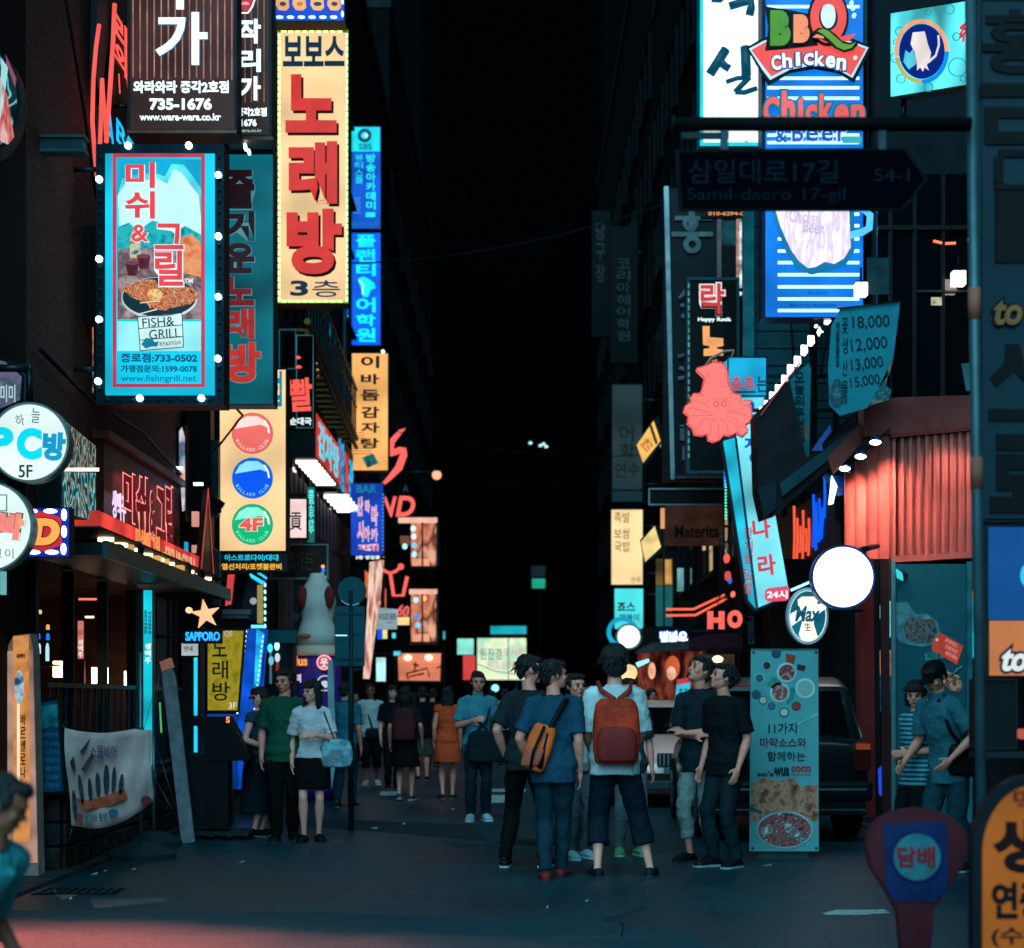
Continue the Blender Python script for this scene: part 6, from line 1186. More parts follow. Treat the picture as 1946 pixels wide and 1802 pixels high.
def spot(u, v, d, lb, tgt, e=14):
    t = Thing('spot_lamp', lb, 'lamp', u, v, d=d, group='spot lamps on the corrugated shop front'); k = 1
    t.add('hood', tubem([t.W(u, v), t.W(u + 6, v - 6, .0)], [.09, .05], 12), D('#0a2a5a', .3, .5), smooth=True); t.add('lens', ball(t.W(u - 2, v + 3, .05), (.065, 0, 0), (0, .04, 0), (0, 0, .03)), E('#e8f4ff', 9, True, 0), smooth=True); t.bar('bracket_arm', P(u, v - 4, d), P(u + 26, v - 22, d + .3), .015, METAL)
    L = bpy.data.lights.new('spot_light', 'SPOT'); L.energy = e * 17; L.spot_size = R(80); L.spot_blend = .7; L.color = (1, .58, .5); L.shadow_soft_size = .08
    lo = bpy.data.objects.new('spot_light', L); COL.objects.link(lo); lo.parent = t.o; lo.location = t.W(u - 2, v + 3, .15); dr = Vector(tgt) - (Vector(t.org) + lo.location); lo.rotation_euler = dr.to_track_quat('-Z', 'Y').to_euler()
spot(1664, 839, 20.9, 'highest spot lamp at the corner of the red corrugated front', (4.3, 21.5, 3.4), 10); spot(1636, 866, 21.2, 'middle spot lamp on the corrugated front', (4.0, 21.9, 3.2), 8); spot(1606, 889, 21.6, 'lowest spot lamp on the corrugated front', (3.95, 22.6, 3.2), 8)
spot(1862, 800, 20.6, 'spot lamp above the ribs next to the near pole', (5.0, 21.4, 3.4), 5)
for v, lb in ((980, 'upper blue globe lamp beside the pole'), (1012, 'lower blue globe lamp beside the pole')):
    t = Thing('globe_lamp', lb, 'lamp', 1861, v, d=21, group='blue globe lamps beside the near pole'); t.add('globe', ball(t.W(1861, v), (.055, 0, 0), (0, .055, 0), (0, 0, .085)), E('#30b8f8', 1.8, True, 0), smooth=True); t.rect('fixing', 1862, v - 3, 1872, v + 3, -.1, .0, METAL)
# letters under the awning
jl = Thing('neon_street_letters', 'jagged orange then blue glowing letters seen edge on under the awning', 'neon sign', 1540, 1090, X=4.1)
OJ, BJ = E('#f25a3c', 1.15, True, .1), E('#0c5af0', 1.2, True, .1)
for u, a, b, m_ in ((1509, 962, 1080, OJ), (1515, 985, 1062, OJ), (1521, 1000, 1050, OJ), (1526, 970, 1062, OJ), (1532, 1005, 1048, OJ), (1537, 985, 1056, OJ), (1546, 940, 1040, BJ), (1551, 955, 1046, BJ), (1557, 948, 1030, BJ), (1562, 965, 1024, BJ), (1567, 905, 985, BJ)): jl.stroke('neon_tube', [(u, a), (u + 1, (a + b) / 2), (u - 1, b)], 5, 0, m_)
V, Fc = boxm(4.12, 4.2, 23.5, 28.5, 2.9, 4.2); jl.add('backing', ([Vector(v) - jl.org for v in V], Fc), BLACK)
ws = Thing('white_flood_lamp', 'small glaring blue white flood lamp under the awning', 'lamp', 1578, 940, d=22.4); ws.poly('lens', [(1580, 905), (1590, 925), (1582, 958), (1574, 960)], 0, .04, E('#d8f4ff', 4, True, 0)); ws.poly('housing', [(1570, 900), (1600, 905), (1612, 940), (1590, 942)], -.2, -.01, D('#0c3a90', .4)); ws.bar('bracket_arm', P(1596, 915, 22.5), P(1625, 905, 22.5), .02, METAL)
# column, dark shop depth, grey panel wall with stickers
rp = Thing('red_pillar', 'dull red square pillar at the corner of the right hand shop', 'pillar', 1648, 1560, d=21.0)
rp.poly('shaft', [(1632, 1062), (1660, 1062), (1664, 1562), (1636, 1562)], -.25, 0, D('#6e221f', .45, var=.3, scale=2)); rp.poly('shadow_gap', [(1661, 1062), (1672, 1062), (1676, 1562), (1665, 1562)], -.25, -.04, BLACK); rp.poly('second_face', [(1673, 1062), (1690, 1062), (1694, 1562), (1677, 1562)], -.25, -.01, D('#3a1c1e', .5)); rp.rect('base', 1630, 1552, 1696, 1566, -.26, .03, D('#1c2226', .7))
gw = Thing('grey_sticker_wall', 'teal grey painted wall panel with food stickers behind the standing couple', 'wall panel', 1770, 1560, d=21.1)
gw.rect('panel', 1695, 1072, 1846, 1566, -.2, 0, D('#10505a', .5, var=.15, scale=1)); gw.rect('edge_trim', 1692, 1066, 1700, 1566, .001, .05, D('#5a8c8c', .35, .4)); gw.rect('door_post', 1836, 1068, 1846, 1566, .001, .05, D('#2f7880', .35, .4)); gw.rect('side_glass', 1847, 1068, 1868, 1566, -.3, -.1, D('#0c1c20', .3))
gw.rect('cyan_curtain', 1850, 1140, 1864, 1250, -.09, -.05, E('#14c0d0', 1, False, .3, 6)); gw.rect('orange_band', 1849, 1122, 1866, 1140, -.09, -.05, E('#c88a30', .7)); gw.rect('maroon_band', 1850, 1075, 1864, 1115, -.09, -.05, D('#4a2028', .6))
gw.poly('bag_sticker', [(1702, 1146), (1724, 1144), (1740, 1168), (1760, 1166), (1780, 1180), (1788, 1206), (1774, 1226), (1750, 1230), (1712, 1222), (1703, 1210)], .002, .006, D('#3f8088', .6, var=.5, scale=10)); gw.poly('food_sticker', [(1716, 1190), (1730, 1172), (1752, 1178), (1774, 1176), (1782, 1200), (1772, 1218), (1748, 1222), (1722, 1214)], .007, .010, EN(['#0a1418', '#3a2420', '#4a6a68', '#15282c', '#6a3c30'], 16, 1, 4, lit=False))
gw.poly('red_tag', [(1773, 1216), (1786, 1202), (1830, 1228), (1818, 1264), (1770, 1236)], .011, .014, E('#b8463a', .75)); gw.disc('tag_hole', 1780, 1216, 3, .015, .017, E('#d8c8c0', .8), n=10)
for i, s_ in enumerate(['후라이드', '양념치킨', '세트메뉴']): gw.text(s_, 1794, 1218 + i * 12, 1820, 1226 + i * 12, .016, E('#f0b0a0', .8), 0, .003, rot=28)
gw.poly('teal_tag', [(1757, 1242), (1790, 1238), (1792, 1252), (1758, 1256)], .011, .014, E('#1a7a84', .7)); gw.text('제로콜', 1761, 1241, 1788, 1253, .016, E('#0c2a34', .5, False, 0), .01, .003)
gw.poly('drink_sticker', [(1778, 1270), (1790, 1266), (1800, 1276), (1822, 1284), (1828, 1300), (1826, 1316), (1806, 1312), (1790, 1298)], .002, .008, EN(['#a83c24', '#e0a080', '#4a2018', '#c86840'], 14, 1, 4, lit=False)); gw.stroke('straw_sticker', [(1806, 1284), (1828, 1266)], 3, .01, D('#4a8a90', .6))
gw.poly('small_lamp', [(1702, 1082), (1712, 1090), (1714, 1104), (1704, 1098)], .0, .08, E('#30d0d8', 1.3)); gw.poly('lamp_housing', [(1712, 1084), (1724, 1092), (1716, 1104)], .0, .06, BLACK)
sd = Thing('shop_depth', 'dark shop entrance with vertical lit strips right of the oval beer sign', 'shop front', 1600, 1540, d=25.5)
sd.rect('back', 1470, 1060, 1650, 1545, -.4, -.2, D('#06090c', .8))
for u0, u1, v0, v1, c, s_ in ((1564, 1570, 1150, 1310, '#0c2a38', .7), (1590, 1600, 1165, 1300, '#7a3a44', .6), (1602, 1608, 1150, 1420, '#8a4a50', .5), (1583, 1588, 1165, 1185, '#e8a060', 1), (1586, 1592, 1220, 1256, '#60d8f0', 1.4), (1575, 1581, 1180, 1200, '#d88a40', .9), (1622, 1630, 1150, 1500, '#0a2430', .7)): sd.rect('strip', u0, v0, u1, v1, -.19, -.15, E(c, s_, False, .2))
sd.poly('white_car_light', [(1556, 1290), (1594, 1296), (1604, 1330), (1556, 1318)], -.1, -.05, E('#d8f0f4', 1.2, False, .2)); sd.disc('blue_glow', 1622, 1342, 14, -.14, -.1, E('#0c3ad0', 1.1), 12); sd.disc('blue_glow', 1606, 1265, 8, -.14, -.1, E('#1a70e8', 1.1), 14)
ob = Thing('oval_mirror_sign', 'half hidden oval sign edge behind the grey wall trim', 'sign', 1684, 1190, d=21.05); ob.poly('panel', [(1672, 1150), (1692, 1142), (1692, 1212), (1682, 1200), (1672, 1176)], 0, .02, E('#70d8e0', .9, False, .3)); ob.rect('amber_shelf', 1664, 1236, 1692, 1284, -.05, 0, EN(['#8a4a30', '#f0b090', '#c8704c'], 8, 1)); ob.rect('blue_shelf', 1664, 1286, 1692, 1352, -.05, 0, EN(['#06283c', '#1a78a8', '#0c4a6a'], 8, .9)); ob.poly('blue_bag', [(1668, 1462), (1684, 1446), (1690, 1470), (1688, 1520), (1670, 1510)], -.05, .02, E('#1c4ae8', 1))
# round white sign and oval
rw = round_sign('round_white_sign', 'blank glaring white round sign with blue rim before the red pillar', 1602, 1097, 61, 20.2, E('#ffffff', 3.0, True, 0), D('#0a4ea0', .3, .2)); rw.bar('bracket_arm', P(1635, 1045, 20.3), P(1668, 1038, 20.9), .03, METAL)
mx = round_sign('oval_beer_sign', 'oval blue beer sign with white ribbon and a glass of beer', 1535, 1171, 39, 20.8, E('#0c6a80', .9, True, .2), D('#e0f8ff', .4), ry=54)
mx.ring('white_line', 1535, 1171, 34, 36.5, .001, .01, E('#f0ffff', 1.4), 40, ky=1.4); mx.poly('glass', [(1516, 1140), (1524, 1134), (1546, 1134), (1554, 1142), (1550, 1156), (1546, 1164), (1546, 1186), (1554, 1212), (1540, 1222), (1526, 1220), (1518, 1206), (1524, 1184), (1524, 1164), (1517, 1154)], .002, .014, E('#fff0dc', 1.3, False, .1)); mx.poly('ribbon', [(1500, 1168), (1520, 1156), (1566, 1146), (1570, 1156), (1556, 1166), (1530, 1172), (1504, 1190)], .015, .02, E('#ecffff', 1.3))
mx.text('Max', 1510, 1152, 1558, 1182, .021, E('#0a5a74', .8, False, 0), .03, .01, shear=.25); mx.text('生', 1528, 1184, 1541, 1199, .015, E('#3a3020', .6, False, 0), .01, .01, name='letter'); mx.stroke('tube', [(1503, 1122), (1540, 1106)], 5, .0, E('#a0e8ff', 2)); mx.bar('bracket_arm', P(1570, 1160, 20.9), P(1640, 1160, 20.9), .02, METAL)
# signs in the mid distance, right
ek = Thing('language_school_sign', 'dim grey academy sign with dark stacked characters on the right', 'sign', 1192, 955, d=52)
ek.rect('case', 1162, 730, 1222, 955, -.4, -.01, CAB); ek.rect('face_panel', 1164, 732, 1220, 930, 0, .01, E('#24383a', .8, False, .4, .6)); ek.rect('lower_panel', 1164, 934, 1220, 953, 0, .01, E('#0c2a34', .8))
for ch, u0, u1, a, b in (('어', 1177, 1204, 808, 840), ('학', 1178, 1206, 842, 872), ('연', 1168, 1190, 880, 908), ('수', 1192, 1216, 880, 906)): ek.text(ch, u0, a, u1, b, .012, E('#0a1012', .3, False, 0), .01, .02, name='letter')
bracket(ek, 1220, (760, 920), 1, 52)
yb = Thing('pork_bossam_sign', 'warm cream sign with three short handwritten words', 'sign', 1191, 1112, d=50)
cabinet(yb, 1160, 967, 1223, 1113, .4, E('#ffdca0', 1.2, True, .2, .6), 2)
for s_, v in (('족발', 974), ('보쌈', 1004), ('국밥', 1029)): yb.text(s_, 1167, v, 1197, v + 20, .012, E('#3a2410', .5, False, 0), .0, .02)
yb.text('안주', 1199, 1097, 1218, 1108, .012, E('#3a2410', .5, False, 0), .0, .02); bracket(yb, 1221, (1000, 1090), 1, 50)
tq = Thing('snack_shop_sign', 'cyan snack shop sign with dark lettering beneath the cream sign', 'sign', 1194, 1198, d=49)
cabinet(tq, 1166, 1117, 1224, 1197, .4, E('#50e4ea', 1.1, True, .2, .8), 2); tq.text('죠스', 1173, 1145, 1207, 1161, .012, E('#0a2a30', .5, False, 0), .03, .02); tq.text('떡볶이', 1178, 1167, 1214, 1181, .012, E('#0c4048', .6, False, 0), .02, .02); bracket(tq, 1222, (1130,), 1, 49)
rw2 = round_sign('small_round_sign', 'small round white lit sign with faint pink print and a cyan ring behind', 1195, 1210, 25, 48, E('#f0ffff', 1.8, True, .1, 3)); rw2.ring('cyan_ring', 1184, 1201, 22, 30, -.3, -.2, E('#18a8d0', 1.0), 24); rw2.text('분식', 1184, 1200, 1206, 1216, .002, E('#e8b0b8', 1.2), .0, .02); rw2.bar('bracket_arm', P(1215, 1205, 48), Vector((WR, 48, P(0, 1205, 48).z)), .04, METAL)
dy1 = Thing('diamond_sign', 'upper tilted yellow diamond shaped sign on the right', 'sign', 1232, 880, d=40); dy1.poly('case', [(1242, 798), (1252, 790), (1258, 840), (1228, 884), (1210, 844)], -.3, -.01, CAB); dy1.poly('face_panel', [(1242, 800), (1255, 838), (1222, 880), (1210, 846)], 0, .02, E('#f8c060', 1.1, True, .15)); dy1.poly('stripe', [(1238, 806), (1250, 842), (1246, 846), (1234, 812)], .022, .03, E('#4a3a20', .6)); dy1.text('호프', 1220, 836, 1240, 856, .022, E('#d87a3c', .9), .03, .01, rot=50); bracket(dy1, 1250, (840,), 1, 40)
dy2 = Thing('diamond_sign', 'lower tilted pale yellow diamond shaped sign on the right', 'sign', 1236, 1070, d=38); dy2.poly('case', [(1246, 998), (1262, 1000), (1266, 1045), (1226, 1070), (1218, 1024)], -.3, -.01, CAB); dy2.poly('face_panel', [(1244, 1000), (1256, 1040), (1226, 1068), (1218, 1030)], 0, .02, E('#f4d890', 1.1, True, .2)); bracket(dy2, 1254, (1030,), 1, 38)
lbx = Thing('long_dark_box', 'long horizontal dark box with thin steel edge above a brown board', 'box', 1306, 960, d=30); lbx.rect('box', 1234, 930, 1378, 958, -.3, 0, D('#05080a', .5)); lbx.frame('steel_edge', 1232, 928, 1380, 961, 3, 0, .03, D('#7a8484', .35, .6)); bracket(lbx, 1376, (944,), 1, 30)
bro = Thing('brown_cafe_board', 'wide dark brown board with black lettering and amber side light', 'sign', 1315, 1038, d=33); bro.rect('board', 1264, 962, 1374, 1036, -.2, 0, E('#3a2218', .75, False, .3)); bro.text('Materita', 1282, 998, 1366, 1022, .01, E('#0c0806', .3, False, 0), .02, .02); bro.rect('side_light', 1256, 966, 1263, 1004, -.1, .02, E('#f0a878', .9)); bracket(bro, 1372, (1000,), 1, 33)
wv = Thing('teal_lit_windows', 'pair of pale teal lit windows above the orange neon bracket', 'window', 1310, 1126, d=45); wv.rect('frame', 1262, 1046, 1370, 1128, -.3, -.01, D('#070e11', .7)); wv.rect('pane', 1309, 1064, 1337, 1126, 0, .02, E('#68c8c8', .95, False, .25)); wv.rect('pane', 1287, 1080, 1299, 1124, 0, .02, E('#78b8b8', .8, False, .3)); wv.frame('poster', 1316, 1078, 1330, 1094, 2, .021, .03, D('#0c2a30', .5)); wv.poly('lamp_silhouette', [(1330, 1126), (1332, 1112), (1340, 1110), (1342, 1126)], .03, .06, BLACK)
tw = Thing('narrow_lit_shopfront', 'narrow amber over teal lit bay beside the cream sign', 'shop front', 1262, 1195, d=42); tw.rect('amber_glass', 1247, 1062, 1278, 1112, -.1, 0, E('#8a6a34', .75, False, .5, 1)); tw.rect('teal_glass', 1247, 1114, 1278, 1190, -.1, 0, E('#1a6a70', .8, False, .4, 1)); tw.rect('mullion', 1260, 1062, 1263, 1190, 0, .05, BLACK); tw.rect('bright_edge', 1264, 1064, 1276, 1110, .001, .02, E('#d8a050', .9, False, .3))
on = Thing('orange_neon_bracket', 'bent orange double neon line pointing up to the right', 'neon sign', 1320, 1175, d=36); ONM = E('#f8664a', 1.3, True, .05)
on.stroke('neon_tube', [(1266, 1158), (1318, 1158), (1378, 1130)], 4.5, 0, ONM); on.stroke('neon_tube', [(1266, 1170), (1322, 1169), (1380, 1138)], 4.5, 0, ONM); on.stroke('mount', [(1266, 1164), (1320, 1164), (1378, 1135)], 4, -.1, BLACK); bracket(on, 1372, (1140,), 1, 36)
ho = Thing('ho_letters', 'fat coral neon letters HO above the maroon awning', 'neon sign', 1378, 1198, d=32); ho.text('H', 1344, 1162, 1376, 1196, 0, E('#f4685c', 1.2, True), .07, .08, name='letter'); ho.text('O', 1382, 1160, 1410, 1194, 0, E('#f4685c', 1.2, True), .07, .08, name='letter'); ho.rect('mount', 1345, 1196, 1412, 1200, -.1, .05, BLACK); ho.rect('trunk', 1408, 1140, 1440, 1330, -.3, -.05, D('#060a0d', .7)); ho.vtext('고향집', 1421, 1170, 1433, 1225, -.04, E('#1c3a44', .7), .0)
by = Thing('blue_white_sign', 'short glowing white lettering with electric blue halo under the neon bracket', 'sign', 1280, 1232, d=35); by.rect('case', 1222, 1192, 1310, 1233, -.2, 0, D('#02060c', .5)); by.text('별바우', 1254, 1200, 1306, 1226, .01, E('#e0fbff', 2.2, True, 0), .04, .04, outline=E('#1060e8', 1.3), ow=.07); bracket(by, 1308, (1200,), 1, 35)
ma = Thing('maroon_awning', 'maroon canvas awning with a warm interior lamp beneath', 'awning', 1370, 1240, d=31); ma.poly('canvas', [(1318, 1212), (1352, 1204), (1410, 1202), (1412, 1230), (1322, 1236)], -1, 0, D('#4a1c2a', .7)); ma.rect('valance', 1320, 1230, 1412, 1238, -.02, .01, D('#2a1420', .7)); ma.add('lamp', ball(ma.W(1369, 1252, -.4), (.09, 0, 0), (0, .09, 0), (0, 0, .06)), E('#ffc890', 4, True, 0), smooth=True); ma.rect('interior', 1344, 1240, 1412, 1320, -1.3, -1.2, EN(['#2a1c18', '#4a3428', '#1c2628', '#6a4a38'], 4, .8))
wi = Thing('warm_noodle_stall', 'warm lit stall interior with red glowing lanterns behind the crowd', 'stall', 1270, 1330, d=34); wi.rect('back', 1215, 1236, 1345, 1336, -.4, -.3, EN(['#140a0a', '#4a1c16', '#8a4432', '#2a1412'], 1.6, .8, 3, (3, 1, 1))); wi.poly('roof', [(1210, 1236), (1240, 1222), (1345, 1218), (1345, 1232), (1210, 1242)], -.5, .3, D('#4a4a50', .6))
for u, v, a, b, c, s_ in ((1279, 1268, 14, 22, '#d8643c', 1.0), (1275, 1280, 9, 13, '#ffc0a0', 1.3), (1238, 1275, 7, 16, '#f0a888', 1.1)): wi.add('lantern', ball(wi.W(u, v, -.1 if a > 10 else .1), (a * wi.thk, 0, 0), (0, .1, 0), (0, 0, b * wi.thk)), E(c, s_, False, .3), smooth=True)
wi.poly('cyan_fluorescent', [(1208, 1260), (1232, 1252), (1234, 1258), (1212, 1268)], .0, .05, E('#80f0ff', 2)); wi.poly('signlet', [(1285, 1300), (1310, 1296), (1310, 1332), (1282, 1334)], .1, .15, E('#38b8d8', 1.1)); wi.poly('signlet', [(1284, 1292), (1306, 1288), (1308, 1298), (1286, 1302)], .16, .2, E('#c83a4c', 1)); wi.text('호프', 1288, 1308, 1306, 1322, .16, E('#0a3a8a', .8), .02, .02); wi.disc('round_amber_lamp', 1193, 1279, 16, .1, .3, E('#ffc890', 1.4, True, .2), n=20)
da1 = Thing('dim_vertical_sign', 'barely visible dark vertical sign with faint stacked characters in the gloom', 'sign', 1185, 690, d=60); da1.rect('case', 1160, 430, 1212, 690, -.3, 0, D('#03080b', .7)); da1.vtext('코리아헤어학원', 1172, 490, 1198, 650, .01, E('#06202a', .8, False, .3), .02); bracket(da1, 1210, (480,), 1, 60)
da2 = Thing('dim_vertical_sign', 'second barely visible dark sign left of the first, high in the gloom', 'sign', 1145, 640, d=75); da2.rect('case', 1125, 400, 1160, 640, -.3, 0, D('#04090c', .7)); da2.vtext('당구장', 1132, 420, 1150, 540, .01, E('#051a22', .8, False, .3), .02); bracket(da2, 1158, (450,), 1, 75)
# ---------------------------------------------------------------- far centre
fc = Thing('far_lit_billboard', 'yellowish white lit billboard at the far end of the street', 'sign', 952, 1294, d=80); cabinet(fc, 906, 1212, 1001, 1293, .5, EN(['#c8e8b0', '#e8f4d0', '#a8dcc0', '#f4f0c8'], .9, 1.1), 1, CAB)
fc.text('원진경', 912, 1232, 953, 1254, .012, E('#1a5a48', .7, False, 0), .0, .05); fc.text('도시락', 957, 1232, 996, 1248, .012, E('#e89a80', 1), .01, .04); fc.text('치즈돈까스', 925, 1256, 992, 1272, .012, E('#e8a088', 1), .0, .04); fc.stroke('branch_shadow', [(908, 1262), (940, 1276), (1000, 1284)], 1.5, .05, D('#2a4a3c', .8)); fc.rect('post', 930, 1294, 934, 1336, -.3, -.2, METAL); fc.rect('post', 980, 1294, 984, 1336, -.3, -.2, METAL)
for u0, v0, u1, v1, c, lb, d_ in ((932, 1190, 1000, 1205, '#18b8c8', 'blurred cyan light bar above the far billboard', 79), (869, 1214, 900, 1244, '#90f0dc', 'small aqua white light box left of the far billboard', 70), (880, 1246, 903, 1292, '#d84444', 'tilted red lit panel left of the far billboard', 70), (1010, 1076, 1036, 1096, '#0a1e22', 'faint dark box above the small green light', 85), (1011, 1100, 1036, 1118, '#1aa888', 'small green exit like light in the far dark', 85), (842, 1200, 846, 1215, '#40b0b8', 'thin cyan glint on the far left wall', 60)):
    t = Thing('far_light_box', lb, 'sign', (u0 + u1) / 2, v1, d=d_); t.rect('case', u0 - 1, v0 - 1, u1 + 1, v1 + 1, -.3, -.01, CAB); t.rect('face_panel', u0, v0, u1, v1, 0, .02, E(c, 1.1, False, .3, 1)); t.rect('post', (u0 + u1) / 2 - .8, v1 + 1, (u0 + u1) / 2 + .8, HY + CH * F / d_, -.2, -.1, BLACK)
t = Thing('far_globe', 'tiny pale cyan globe lamp low beside the far billboard', 'lamp', 941, 1308, d=60); t.add('globe', ball(t.W(941, 1308), (.12, 0, 0), (0, .12, 0), (0, 0, .12)), E('#90f8ff', 1.6, False, 0), smooth=True); t.rect('post', 940, 1315, 942, 1412, -.02, .02, METAL)
t = Thing('far_white_lamps', 'pair of tiny white lamps high in the dark middle of the view', 'lamp', 1025, 846, d=88)
for u, v in ((1008, 842), (1027, 847), (1033, 844), (1038, 849)): t.add('bulb', ball(t.W(u, v), (.09, 0, 0), (0, .09, 0), (0, 0, .07)), E('#b8e8f0', 1.4, False, 0), smooth=True)
t.bar('arm', P(1005, 838, 88.05), P(1045, 838, 92.9), .05, METAL)
# ---------------------------------------------------------------- foreground right street signs
tbk = Thing('tobacco_sign', 'blurred foreground red and blue round topped sign reading tobacco', 'sign', 1742, 1810, d=8.4)
out = [(1646, 1612), (1652, 1580), (1672, 1554), (1706, 1540), (1744, 1535), (1780, 1540), (1812, 1554), (1834, 1580), (1842, 1614), (1830, 1650), (1800, 1690), (1776, 1730), (1768, 1830), (1768, 2000), (1716, 2000), (1714, 1830), (1706, 1736), (1682, 1690), (1656, 1652)]
tbk.poly('case', out, -.06, -.008, D('#48101a', .6)); tbk.poly('face_panel', [(1742 + (u - 1742) * .96, 1620 + (v - 1620) * .97) for u, v in out], -.007, 0, D('#45141c', .5, var=.3)); tbk.poly('blue_panel', [(1677, 1564), (1800, 1562), (1800, 1690), (1776, 1714), (1700, 1714), (1684, 1690)], .001, .006, D('#0a2048', .5, var=.4, scale=6))
tbk.disc('white_disc', 1742, 1628, 45, .007, .010, D('#2c646c', .5, var=.3, scale=12)); tbk.ring('disc_edge', 1742, 1628, 45, 49, .007, .012, D('#0a1c4a', .4), 36); tbk.text('담배', 1704, 1608, 1776, 1648, .011, D('#8a1a28', .5), .03, .004)
yf = Thing('yellow_standing_sign', 'foreground yellow rounded standing sign with dark letters cut by the right corner', 'sign', 1946, 1830, d=7.3)
def rr(u0, v0, u1, v1, r, bot): 
    pts = [(u0, bot)]
    for i in range(13): a = math.pi + i * math.pi / 24; pts.append((u0 + r + r * math.cos(a), v0 + r * 1.3 + r * 1.3 * math.sin(a)))
    for i in range(13): a = 1.5 * math.pi + i * math.pi / 24; pts.append((u1 - r + r * math.cos(a), v0 + r * 1.3 + r * 1.3 * math.sin(a)))
    return pts + [(u1, bot)]
yf.poly('case', rr(1850, 1474, 2110, 0, 110, 1990), -.08, -.01, D('#0b1218', .5)); yf.poly('face_panel', rr(1868, 1492, 2092, 0, 100, 1990), -.009, 0, E('#a0601a', .85, False, .15, 2))
DKL = D('#20060a', .5); yf.text('생', 1886, 1556, 1990, 1660, .002, DKL, .05, .006, name='letter'); yf.text('맥', 1925, 1500, 1975, 1545, .002, D('#7a2a10', .5), .02, .004, name='letter'); yf.text('연중', 1884, 1676, 1990, 1748, .002, D('#0a0a0c', .5), .04, .006); yf.text('(수)', 1884, 1762, 1960, 1800, .002, D('#0a0a0c', .5), .02, .006)
# food banner stand
fb = Thing('food_banner_stand', 'upright food banner on a black X stand in the middle of the street', 'banner', 1490, 1620, d=16.4)
fb.poly('cloth', [(1427, 1235), (1555, 1235), (1556, 1618), (1424, 1618)], -.01, 0, D('#5ba3a4', .7, var=.15, scale=2)); fb.rect('top_pocket', 1427, 1233, 1555, 1236, -.015, .004, D('#3c6a6c', .6))
for u, v in ((1432, 1240), (1551, 1240), (1430, 1612), (1551, 1612)): fb.disc('eyelet', u, v, 2.5, .001, .006, METAL, n=10)
for u, v, r, c1, c2 in ((1475, 1242, 9, '#1a4a58', '#1a4a58'), (1457, 1265, 9, '#7ab8b8', '#3a1c20'), (1443, 1289, 10, '#8ac0c0', '#1a6070'), (1495, 1278, 19, '#b8d8d4', '#8c2c34'), (1482, 1316, 19, '#a8ccc8', '#a04048'), (1530, 1308, 19, '#c0dcd8', '#7ab4b0'), (1437, 1320, 9, '#30707c', '#1c4a54'), (1450, 1331, 8, '#2c6470', '#c8c0a8'), (1466, 1342, 7, '#1c4a5c', '#3a6a8a'), (1490, 1354, 9, '#1c5060', '#c8c8b0'), (1513, 1342, 9, '#7a4a50', '#a83034')):
    fb.disc('dish_print', u, v, r, .001, .003, D(c1, .7)); fb.disc('dish_print', u, v, r * .78, .004, .006, EN([c2, c2, '#c8a090' if r > 15 else c2], 30, 1, 2, lit=False), n=18)
fb.poly('dish_print', [(1494, 1242), (1512, 1246), (1508, 1262), (1493, 1258)], .001, .004, D('#b84a38', .7)); fb.poly('dish_print', [(1516, 1262), (1532, 1266), (1528, 1276), (1514, 1272)], .001, .004, D('#5a2a30', .7)); fb.poly('chopstick_print', [(1508, 1378), (1554, 1354), (1554, 1360), (1510, 1382)], .001, .004, D('#88c4c4', .7)); fb.poly('leaf_print', [(1456, 1300), (1470, 1285), (1486, 1300), (1472, 1312)], .001, .003, D('#3c8c80', .7)); fb.poly('leaf_print', [(1490, 1310), (1514, 1306), (1508, 1330), (1496, 1340)], .0005, .0008, D('#2a8a8c', .7))
for s_, u0, v0, u1, v1, c in (('11가지', 1460, 1374, 1514, 1394, '#123a44'), ('마약소스와', 1444, 1402, 1532, 1420, '#6a2c44'), ('함께하는', 1458, 1428, 1530, 1446, '#123a44')): fb.text(s_, u0, v0, u1, v1, .005, D(c, .7), .01, .003)
fb.text("so's", 1439, 1466, 1470, 1475, .004, D('#10343c', .7), .02, .003); fb.text('wua', 1472, 1458, 1500, 1475, .004, D('#10343c', .7), .04, .003); fb.text('coco', 1503, 1456, 1541, 1467, .004, D('#b03a44', .7), .03, .003); fb.text('Poultry & Beer', 1504, 1470, 1541, 1474, .004, D('#a03a44', .7), .0, .003); fb.rect('lightbulb_print', 1471, 1462, 1476, 1470, .003, .005, D('#10343c', .7))
fb.poly('fried_food_print', [(1428, 1490), (1450, 1478), (1480, 1484), (1510, 1478), (1520, 1496), (1554, 1490), (1555, 1560), (1426, 1560)], .001, .004, EN(['#4a1c14', '#8a4a34', '#a8684c', '#c88868', '#8a4a34', '#5a2a20'], 8, 1, 5, lit=False)); fb.poly('handle_print', [(1424, 1532), (1450, 1542), (1448, 1548), (1424, 1540)], .005, .006, D('#2c5c64', .7))
fb.disc('pan_print', 1491, 1577, 54, .005, .007, D('#93b4b4', .6), 36, n=36); fb.disc('pan_print', 1491, 1577, 50, .008, .009, EN(['#4a1014', '#8a2a2c', '#b8605c', '#2c1414', '#c8b8b0'], 22, 1, 4, lit=False), 32, n=36); fb.poly('rice_print', [(1446, 1578), (1462, 1564), (1470, 1580), (1450, 1592)], .010, .011, EN(['#c8d4d0', '#7a4040', '#a8b8b4'], 30, 1, 3, lit=False)); fb.poly('rice_print', [(1486, 1560), (1500, 1564), (1530, 1590), (1524, 1602), (1494, 1584)], .010, .011, EN(['#c8d4d0', '#5a3434', '#a8b8b4'], 30, 1, 3, lit=False))
